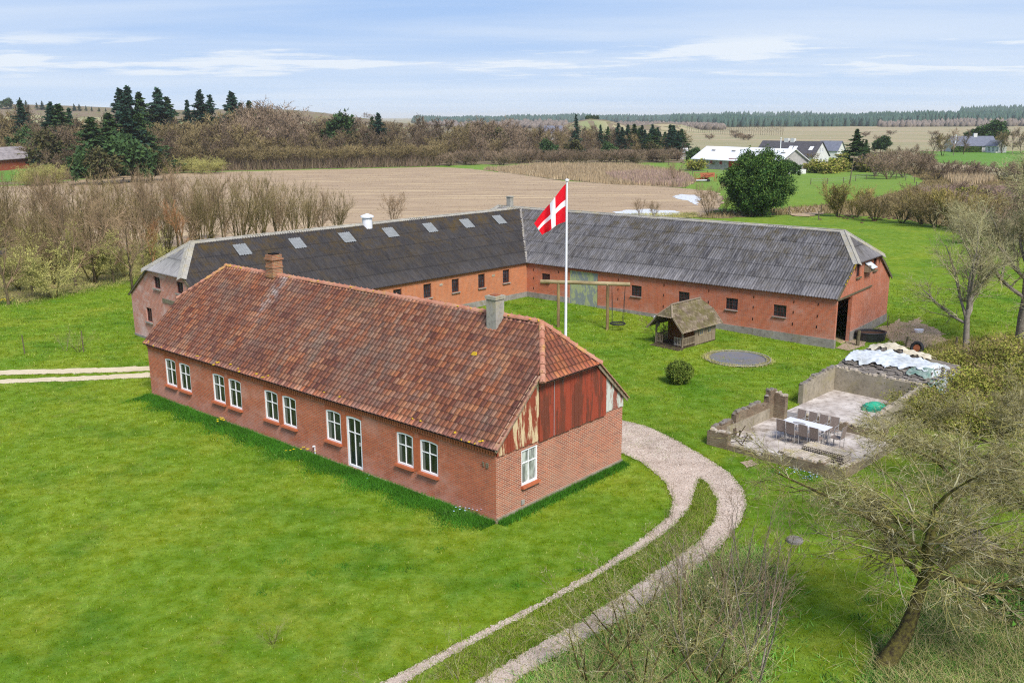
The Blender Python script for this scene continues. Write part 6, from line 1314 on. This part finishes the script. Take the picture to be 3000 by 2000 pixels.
def tree_top(src,px,py,ty,basehgt,lab,grp=None,wide=1.,rz=None,maxs=2.5):
    "tree standing at photo position px,py whose top reaches photo row ty"
    g_=G(px,py); z=XatY(px,ty,g_[1])[1]; s=max(.25,min(maxs,(z-float(gz(*g_)))/basehgt)); place(src,(g_[0],g_[1],float(gz(*g_))),r.uniform(0,6.28) if rz is None else rz,(s*wide,s*wide,s),lab,grp)
n=0
for px in np.arange(-30,1575,20.5):
    for dy,hf in (((1,.56),(8,.76),(17,.94),(29,1.06)) if px<1010 else ((1,.6),(6,.85),(12,.95),(20,1.05))):
        if r.random()<.13: continue
        x=px+r.uniform(-7,7); e=edge(x)-(6 if x>1010 else 0)
        if 500<x<1010 and dy==1: dy=5
        b=e-dy*(1.15 if x<500 else 1)*r.uniform(.8,1.2); tp=b-(b-topz(x))*hf*r.uniform(.82,1.06)
        k=2 if (x>560 and x<720 and hf>.7) or (x>1080 and x<1330 and r.random()<.7) else (1 if r.random()<.45 else 0)
        kind={0:'brown',1:'olive tinged',2:'reddish'}[k]; zone='left' if x<500 else ('middle' if x<1050 else 'right')
        if x<118: b=min(b,383-dy*.7); tp=min(tp,b-30)
        tree_top(far[k],x,b,tp,8.4,'%s bare tree in the %s part of the wood beyond the field'%(kind,zone),GF,1.4); n+=1
# evergreens in the wood
ev=[(0,290,372,206,1),(0,308,372,201,1),(1,333,370,214,1),(0,375,368,205,1.1),(1,395,366,225,1),(0,470,362,210,1),(2,492,362,220,1),(0,541,360,213,1.05),(2,560,360,238,1),(1,580,362,234,.9),(2,440,364,232,.8),(1,222,408,272,1.5),(1,262,404,262,1.4),(0,300,402,258,1.5),(1,330,400,262,1.3),(2,62,372,232,1),(0,132,385,238,1),(1,150,385,242,1.2),(2,172,380,250,.9),
 (0,872,372,262,1.3),(1,858,368,270,1),(2,1045,330,292,1),(1,1075,352,285,1.1),(2,1322,368,264,.75),(1,1240,352,295,1),(2,1378,362,288,1),(1,1395,362,292,.9)]
GE='evergreen trees rising above the bare wood'
elab=['tall dark spruce left of the main conifer group','tallest pointed spruce in the left conifer group','broad spruce right of the tallest one','lone pointed spruce second conifer group','broad spruce half hidden beside the pointed one','dense spruce in the third conifer group','slender spruce right of the dense one','open-branched spruce with horizontal tiers','small spruce at the right end of the conifers','low broad spruce at the right end of the conifers','slender spruce between the conifer groups','dark broad spruce in front of the wood, leftmost','dark broad spruce in front of the wood, second','large dark spruce in front of the wood','dark spruce at the right of the front clump','slender pale spruce at the far left','flat topped pine on the left','broad pine on the left wood','small spruce behind the flat topped pine','dense blue-green spruce in the middle of the wood','shorter spruce left of the blue-green one','pine top above the middle wood','green pine right of the middle','slender open conifer rising over the right wood','green pine in the right wood','dark conifer pair behind the right wood, left','dark conifer pair behind the right wood, right']
for (k,px,py,ty,wd_),lab in zip(ev,elab): tree_top(fir[k],px,py,ty,15.9,lab,GE,wd_*(1.4 if px<600 else 1.15))
for i,px in enumerate(range(1422,1572,6)):
    tree_top(fir[(i*2)%3 if i%3 else 2],px+r.uniform(-4,4),360+r.uniform(-6,8),r.uniform(284,308),15.9,'dark spruce in the dense row at the right end of the wood',GE,1.6)
for i,(px,py,ty,w_) in enumerate(((235,425,340,1.2),(305,420,318,1.2),(350,416,335,1.1),(200,425,345,1.),(128,408,300,1.),(60,378,300,1.),(1145,362,292,1.),(780,370,272,1),(1320,372,320,1.),(1260,372,325,1.),(1500,370,325,1.),(1400,372,330,1.))): tree_top([pinef,bpine][(i+1)%2],px,py,ty,10.5,'broad dark pine standing among the bare trees of the wood',GE,w_)
# low scrub at the foot of the wood
sb=sc_
for i in range(46):
    px=r.uniform(1010,1570); place(sb,at(px,edge(px)+r.uniform(-6,3)),r.uniform(0,6),(1.25,1.25,.95),'low brown bush at the foot of the wood behind the marsh','low bushes at the foot of the wood')
for i in range(26):
    px=r.uniform(60,520); place(yel,at(px,edge(px)+r.uniform(0,8)),r.uniform(0,6),(1.3,1.3,.9),'pale olive bush at the near edge of the left wood','low bushes at the near edge of the left wood')
# evergreen at the left edge near the row
tree_top(fir[0],-8,590,395,15.9,'dark spruce cut by the left edge of the photo',None,1.)
# trees around the white farm
tree_top(fir[1],1962,392,298,15.9,'large broad spruce right of the white farmhouse',None,1.55); tree_top(fir[1],1985,385,322,15.9,'smaller spruce behind the large one',None,1.3)
for i,(px,py,ty,lab) in enumerate(((2022,352,316,'flat topped pine right of the big spruce'),(2272,343,283,'dark wind-shaped pine behind the blue-roofed house'),(2238,343,295,'dark pine left of the wind-shaped one'),(1800,395,355,'small pine in front of the white barn gable'),(1592,372,342,'small pine at the left end of the white barn'),(1818,408,372,'dark low pine beside the paved yard'))): tree_top(pinef,px,py,ty,10.5,lab,None,1.25)
for i,(px,py,ty) in enumerate(((2140,360,308),(2165,360,305),(2190,358,302),(2212,356,306),(2300,352,300),(2325,352,298),(2345,353,302),(2365,355,300),(2100,372,335),(2060,372,338),(2035,378,340))): tree_top(far[i%3],px,py,ty,8.6,'bare windbreak tree near the blue-roofed house','bare trees near the blue-roofed house',1.)
tree_top(hed,1832,392,345,6.2,'left espalier-like bare tree before the white farmhouse',None,.8); tree_top(hed,1868,390,345,6.2,'right bare tree before the white farmhouse',None,.8)
hb_=thing('garden_bush','','bush'); leafball(hb_,401,1500,1.9,1.3,1.15,.35,M['leaf_thicket'],clumps=40,csz=.2,shell=.6)
for i,(px,py,sx_,lab) in enumerate(((1600,392,1.5,'rounded green bush before the left end of the white barn'),(1875,396,1.5,'yellow-green bush left of the garden hedge'),(1897,398,1.6,'pale garden bush in the middle of three'),(1920,394,1.7,'tall pale garden bush right of the others'),(1940,385,1.6,'dark hedge bush under the big spruce'),(1985,390,1.8,'dark bush right of the big spruce'),(2000,395,1.5,'dark low bush at the garden corner'),(1950,372,1.6,'green bush beside the white gable'),(1655,388,1.2,'low shrub at the barn wall left of the red door'),(2230,452,1.0,'low green bush in the heath'))): place(hb_,at(px,py),i*1.1,(sx_,sx_,sx_*.75),lab)
# thin young trees in a line across the tan field, scattered far bushes
yt=proto('young_tree','tree',[(1,0,1,3,0),(7,34,.5,2,.3),(4,36,.5,2,.2)],5.0,.10,(M['bark_dark'],M['twig_far']),131,tropism=.06,wig=.1,rmin=.06)
for i in range(44):
    px=1578+i*5.1; place(yt,at(px,309.5+(i%2)*.3+i*.05),i*.9,(1.1,1.1,r.uniform(.9,1.15)),'slim young tree in the long line across the tan field','slim young trees in a line across the far tan field')
for i in range(16):
    px=r.choice([r.uniform(1600,1800),r.uniform(1960,2300)]); place(sb,at(px,r.uniform(303,330)),i,(1.5,1.5,.8),'small dark bush dotted on the far tan field','small bushes dotted on the far tan field')
# trees on the left hills
for i,(px,ty,by_,k) in enumerate(((14,210,232,4),(45,200,226,0),(58,206,226,1),(82,210,227,2),(95,207,227,0),(112,207,227,1),(135,212,228,2),(168,212,228,0),(180,212,228,1),(195,215,228,2),(208,217,228,2),(225,218,228,1),(240,219,228,2),(255,218,228,0),(430,233,243,1),(445,234,243,2),(610,241,246,1),(625,242,246,2))):
    x,z=XatY(px,by_,905.); h=(by_-ty)*KD*905/FOC; src=(fir+[pinef,pinef])[k] if k!=4 else pinef; s=h/(15.9 if k<3 else 10.5); zz=float(gz(x,905.)); place(src,(x,905.,zz-.3),i,(s*1.3,s*1.3,s),'dark tree on the crest of the left hills','dark trees on the crest of the left hills')
for i,px in enumerate(np.linspace(836,870,8)):
    x,z=XatY(px,262,900.); s=(262-249)*KD*900/FOC/8.6; place(far[2],(x,900.,float(gz(x,900.))),i,(s,s,s*r.uniform(.85,1.05)),'bluish tree in the round clump on the far hill','clump of trees on the far hill')
for i,px in enumerate((1348,1354,1360,1366,1372)): 
    x,z=XatY(px,262,705.); place(pinef,(x,705.,float(gz(x,705.))-1),i,.32,'small dark tree on top of the sandy mound','small trees on the sandy mound')
for i,(px,py,ty) in enumerate(((30,252,232),(215,248,236),(300,250,238),(245,252,238),(262,252,240))): tree_top(pinef,px,py+14,ty+8,10.5,'lone dark tree on the slope of the left hills',None,1.)
# ------------------------------------------------------------------ far forest along the horizon
def forest(name,specs,mat,lab,seed):
    rg=np.random.default_rng(seed); V=[];F=[]
    for (px0,px1,Y0,Y1,n,h0,h1,wd) in specs:
        X0=np.array([XatY(p,300,1.)[0] for p in (px0,px1)]); Yv_=rg.uniform(Y0,Y1,n); xs=(X0[0]+(X0[1]-X0[0])*rg.uniform(0,1,n))*Yv_; hs=rg.uniform(h0,h1,n)*(1+.12*np.sin(xs*.013)+.1*np.sin(xs*.05))
        for x,y,h in zip(xs,Yv_,hs):
            b=len(V); z0=float(gz(x,y)); m=6; a0=rg.uniform(0,1)
            rings=[(0.,.75),(.35,1.),(.68,.55)]
            for f,k in rings:
                for j in range(m): a=a0+j*2*math.pi/m; V.append((x+wd*k*math.cos(a)*rg.uniform(.7,1.25),y+wd*k*math.sin(a),z0+h*f+rg.uniform(-.5,.5)))
            V.append((x+rg.uniform(-.3,.3),y,z0+h))
            for t in range(2):
                for j in range(m): p=b+t*m; F.append((p+j,p+(j+1)%m,p+m+(j+1)%m)); F.append((p+j,p+m+(j+1)%m,p+m+j))
            for j in range(m): F.append((b+2*m+j,b+2*m+(j+1)%m,b+3*m))
    o=mesh_np(name,V,F,M[mat]); return tag(o,lab,'forest',kind='stuff')
forest('forest',[(1640,2060,1120,1500,1900,11,15,3.2),(1990,2450,1150,1500,1900,12,17,3.4),(1540,1720,1500,1900,500,12,17,4),(2200,2460,1800,2300,900,22,30,6),(950,1650,2100,2800,1600,12,19,6),(1500,2000,2100,2500,500,15,22,6)],'forest_far','dark bluish conifer forest along the horizon on the right',1)
forest('forest',[(2020,2460,1060,1160,420,5,9,3.6),(980,1300,1000,1300,500,4,8,5.),(1400,1660,900,1200,420,4,7,4.5)],'forest_brown','grey-brown bare woodland in front of the far forest',2)
# ------------------------------------------------------------------ distant farms
def gable_house(name,lab,p0,p1,depth,he,hr,wallm,roofm,grp=None,wins=(),doors=(),over=.4,gwins=(),wm=None,cat_='house'):
    "p0,p1 = photo positions of the front wall's ends on the ground; body goes away from the camera"
    a=Vector(G(*p0));b=Vector(G(*p1)); d=(b-a); L=d.length; yaw=math.atan2(d.y,d.x); o=thing(name,lab,cat_,(a.x,a.y,float(gz(a.x,a.y))),yaw,grp)
    q=MB(); holes=[rect(*w_[:4]) for w_ in wins]+[rect(*w_[:4]) for w_ in doors]; q.poly([(0,-.3),(L,-.3),(L,he),(0,he)],holes,(0,0,0),(1,0,0),Z3)
    for h in holes: q.reveal(h,(0,0,0),(1,0,0),Z3,(0,.15,0))
    gh_=[rect(*w_) for w_ in gwins]
    q.poly([(0,-.3),(depth,-.3),(depth,he),(depth/2,hr-.1),(0,he)],gh_,(L,0,0),(0,1,0),Z3); q.poly([(0,-.3),(depth,-.3),(depth,he),(depth/2,hr-.1),(0,he)],[],(0,depth,0),(0,-1,0),Z3); q.q((L,depth,-.3),(0,depth,-.3),(0,depth,he),(L,depth,he)); q.build('wall',wallm,o)
    q=MB(); e=over; k=(hr-he)/(depth/2)
    for s in (0,1):
        y0=-e if not s else depth+e; z0=he-k*e
        P=[(-e,y0,z0),(L+e,y0,z0),(L+e,depth/2,hr),(-e,depth/2,hr)]; P=P if not s else P[::-1]; q.q(*P); q.q(*[(p[0],p[1],p[2]-.14) for p in P][::-1])
        for xx in (-e,L+e): q.q((xx,y0,z0),(xx,depth/2,hr),(xx,depth/2,hr-.14),(xx,y0,z0-.14))
        q.q((-e,y0,z0-.14),(L+e,y0,z0-.14),(L+e,y0,z0),(-e,y0,z0))
    q.build('roof',roofm,o)
    for w_ in wins: window(o,'window',*w_[:4],(0,0,0),(1,0,0),(0,-1,0),wm or M['white_paint'],M['glass_far'],cols=3,rows=(.5,),fw=.12,bar=.07,rise=0)
    for w_ in gwins: window(o,'window',*w_,(L,0,0),(0,1,0),(1,0,0),wm or M['white_paint'],M['glass_far'],cols=2,rows=(.5,),fw=.12,bar=.07,rise=0)
    for dd in doors: MB().bx(dd[0],dd[1],.05,.14,dd[2],dd[3]).build('door',dd[4],o)
    return o,L
wb,L=gable_house('white_roofed_barn','long stone barn with white metal roof and red door','' and 0 or (1592,386),(1788,398),10,2.7,5.5,M['far_wall_stone'],M['far_roof_white'],wins=[(3.0,3.9,1.3,2.1),(6.0,6.9,1.3,2.1),(9.4,10.3,1.3,2.1)],doors=[(12.5,16.5,0,2.9,M['far_red'])],wm=M['far_red'],over=.5,cat_='barn')
for x in (4,11,19,27): MB().box((x,3.2,4.65),(1.2,.4,.2)).build('roof_vent',M['far_wall_stone'],wb)
wh,L2=gable_house('white_farmhouse','white farmhouse with dark roof behind the white-roofed barn','' or (1732,379),(1866,384),8.5,2.9,6.5,M['far_wall_white'],M['far_roof_dark'],wins=[],over=.3,gwins=[(1.5,2.6,.9,2.2),(3.8,4.8,.9,2.2),(6.2,7.2,.9,2.2),(3.2,3.9,3.7,4.9),(4.6,5.3,3.7,4.9)])
for x0 in (L2-14.,L2-8.4,L2-3.6): window(wh,'window',x0,x0+2.0,1.0,2.3,(0,-.1,0),(1,0,0),(0,-1,0),M['white_paint'],M['glass_dark'],cols=3,rows=(.5,),fw=.12,bar=.08,rise=0)
for x0 in (6.5,L2-9.):
    c=MB(); c.bx(x0,x0+1.2,3.8,4.7,5.6,7.2); c.build('chimney',M['far_wall_white'],wh)
k_=(6.5-2.9)/4.25
for x0 in (9.,15.,L2-7.):
    c=MB(); c.q((x0,1.5,2.9+k_*1.5+.12),(x0+1.1,1.5,2.9+k_*1.5+.12),(x0+1.1,2.6,2.9+k_*2.6+.12),(x0,2.6,2.9+k_*2.6+.12)); c.build('roof_window',M['far_roof_white'],wh)
gable_house('grey_outbuilding','grey roofed outbuilding behind the white gable',(1875,362),(1922,363),8,2.4,5.2,M['far_wall_white'],M['far_roof_grey'],over=.3,cat_='outbuilding')
bh,L3=gable_house('bungalow','low white bungalow with slate-blue roof on the far right','' or (2190,350),(2288,350),11,2.5,5.6,M['far_wall_white'],M['far_roof_grey'],over=.4)
c=MB(); c.bx(8,9.2,4.8,6,5,6.6); c.build('chimney',M['far_wall_white'],bh)
an,_=gable_house('bungalow_annex','white annex with glazed front projecting from the bungalow',(2262,351),(2286,352),5,2.6,4.4,M['far_wall_white'],M['far_roof_grey'],wins=[(1.,2.2,.5,2.2),(2.8,4.,.5,2.2),(4.6,5.8,.5,2.2)],over=.3,cat_='annex')
hg=thing('clipped_hedge','long clipped green hedge before the far bungalow','hedge',at(2186,351)); a=Vector(G(2188,351)); b=Vector(G(2258,351)); Lh=(b-a).length; P=rng.uniform([0,-.8,0],[Lh,.8,2.0],(7000,3)); sd3=rng.normal(size=(7000,3))*.22; sd4=rng.normal(size=(7000,3))*.22; V=np.stack([P,P+sd3,P+sd4],1).reshape(-1,3); mesh_np('foliage',V,np.arange(len(V)).reshape(-1,3),M['leaf_hedge'],hg); q=MB(); q.bx(.1,Lh-.1,-.7,.7,0,1.9); q.build('core',M['leaf_hedge'],hg)
rh,_=gable_house('red_brick_barn','low red brick barn with grey roof at the left edge','' or (-60,398),(92,384),10,3.1,5.8,M['far_brick'],M['far_roof_old'],over=.5,cat_='barn')
sheet('yard_lawn',gp([(-120,384),(-60,398),(92,386),(100,402),(70,414),(30,418),(-120,420)]),M['green_far'],.07,.4,2,8)
gable_house('far_house','small distant red roofed house in front of the far forest',(1672,281),(1690,281),9,5,9,M['far_wall_white'],M['far_brick'],over=.3)
gable_house('far_barn','small grey roofed barn behind the middle of the wood',(1248,322),(1290,322),10,4,8,M['far_wall_white'],M['far_roof_grey'],over=.3,cat_='barn')
gable_house('garden_shed','small white roofed shed left of the long white barn',(1562,366),(1578,366),4,2.2,3.4,M['far_wall_stone'],M['far_roof_white'],over=.3,cat_='shed')
def mast(name,lab,px,py,ty,mat,rad=.07,cat_='flagpole'):
    g_=G(px,py); z=XatY(px,ty,g_[1])[1]; o=thing(name,lab,cat_,(g_[0],g_[1],0)); q=MB(); q.tube([(0,0,0),(0,0,z)],rad,8,r2=rad*.7); q.build('pole',mat,o); q=MB(); q.tube([(0,0,z),(0,0,z+.15)],rad*1.6,8); q.build('finial',mat,o); return o,z
mast('flagpole','white flagpole between the white barn and farmhouse',1790,382,318,M['pole_white'],.16); mast('flagpole','white flagpole beside the distant bungalow',2192,351,310,M['pole_white'],.2)
up,z=mast('utility_pole','leaning wooden utility pole with crossarm in the green meadow',1951,424,360,M['post_wood'],.13,'utility pole'); q=MB(); q.box((0,0,z-.05),(1.5,.3,.3)); q.build('crossarm',M['wood_grey'],up); up.rotation_euler=(0,R(5),0)
# rusty scrap trailer
tr_=thing('scrap_trailer','rusty collapsed trailer frame lying in the meadow','trailer',at(1618,417)); q=MB(); q.bx(-2.2,1.0,-1,1,.25,.4); q.build('bed',M['white_metal'],tr_); q=MB()
for i in range(14): q.beam((r.uniform(-2.2,1.8),r.uniform(-.8,.8),.4),(r.uniform(-1.2,2.2),r.uniform(-.8,.8),r.uniform(.8,1.6)),.16,.08)
q.q((-1.,-.7,.9),(1.9,-.7,1.0),(2.2,.7,1.75),(-.8,.7,1.7)); q.build('scrap',M['rust'],tr_); q=MB()
for x in (-2,2.2): q.tube([(x,-.9,0),(x,-.9,1.5)],.06,6); q.tube([(x,.9,0),(x,.9,1.7)],.06,6)
q.beam((-2,.9,1.7),(2.2,.9,1.7),.08); q.build('frame',M['rust'],tr_)
for s in (-1,1): q=MB(); q.tube([(.6,s*1.1,.3),(.6,s*1.25,.3)],.32,14); q.build('wheel',M['rubber'],tr_)
yd=thing('walled_yard','low concrete walled yard beside the white barn gable','yard wall',at(1790,400),R(8)); q=MB(); q.bx(0,6.5,0,.2,0,1.0); q.bx(6.3,6.5,.2,3.5,0,1.0); q.bx(0,.2,.2,3.5,0,1.0); q.build('wall',M['far_wall_white'],yd); MB().bx(.2,6.3,.2,3.4,0,.75).build('fill',M['mud'],yd)
# fences
GFN='posts of the wire fence round the far meadow'
pf=[(1560,398),(1590,403),(1625,404),(1662,403),(1862,424),(1900,423),(1937,421),(1965,416),(1990,412),(2008,408),(2035,408),(2058,411),(2080,415),(2100,420),(2104,432),(2140,446),(1812,494),(1886,490),(1880,505),(1535,380),(1498,392),(1520,420),(1545,430),(2175,447),(1575,432),(1450,424)]
p0_=None
for i,(px,py) in enumerate(pf):
    if p0_ is None: p0_=post('wooden post of the wire fence round the far meadow',px,py,1.15,.085,(0,0),GFN)
    else: dup(p0_,at(px,py),0,1.)
wr=thing('wire_fence','thin wire fence around the far meadow','fence'); q=MB()
for seq in (pf[0:4],pf[4:14],pf[14:16]):
    for a_,b_ in zip(seq,seq[1:]):
        A=Vector((*G(*a_),1.05));B=Vector((*G(*b_),1.05)); q.tube([A,B],.02,3,False); q.tube([A-Vector((0,0,.4)),B-Vector((0,0,.4))],.02,3,False)
q.build('wires',M['frame_grey'],wr)
mo=MB(); 
for i in range(40):
    g_=G(2020+r.gauss(0,60),499+r.gauss(0,5)+ 0); mo.box((g_[0],g_[1],float(gz(*g_))+.05),(r.uniform(.3,.7),r.uniform(.3,.6),.16),r.uniform(0,3),taper=.5)
tag(mo.build('molehills',M['soil'],None),'row of small dark molehills on the green field','molehills',kind='stuff')
# ------------------------------------------------------------------ thin haze that pales the far land
hz_m=bpy.data.materials.new('haze'); hz_m.use_nodes=True; ht=hz_m.node_tree; ht.nodes.clear(); pv=ht.nodes.new('ShaderNodeVolumePrincipled'); pv.inputs['Color'].default_value=(.96,.985,1,1); pv.inputs['Density'].default_value=.00011; pv.inputs['Anisotropy'].default_value=.2
mo_=ht.nodes.new('ShaderNodeOutputMaterial'); ht.links.new(pv.outputs[0],mo_.inputs['Volume'])
hb2=MB().bx(-17000,17000,-17000,17000,-2,60).build('haze',hz_m); tag(hb2,'thin bluish haze lying over the far fields and forest','haze',kind='stuff')
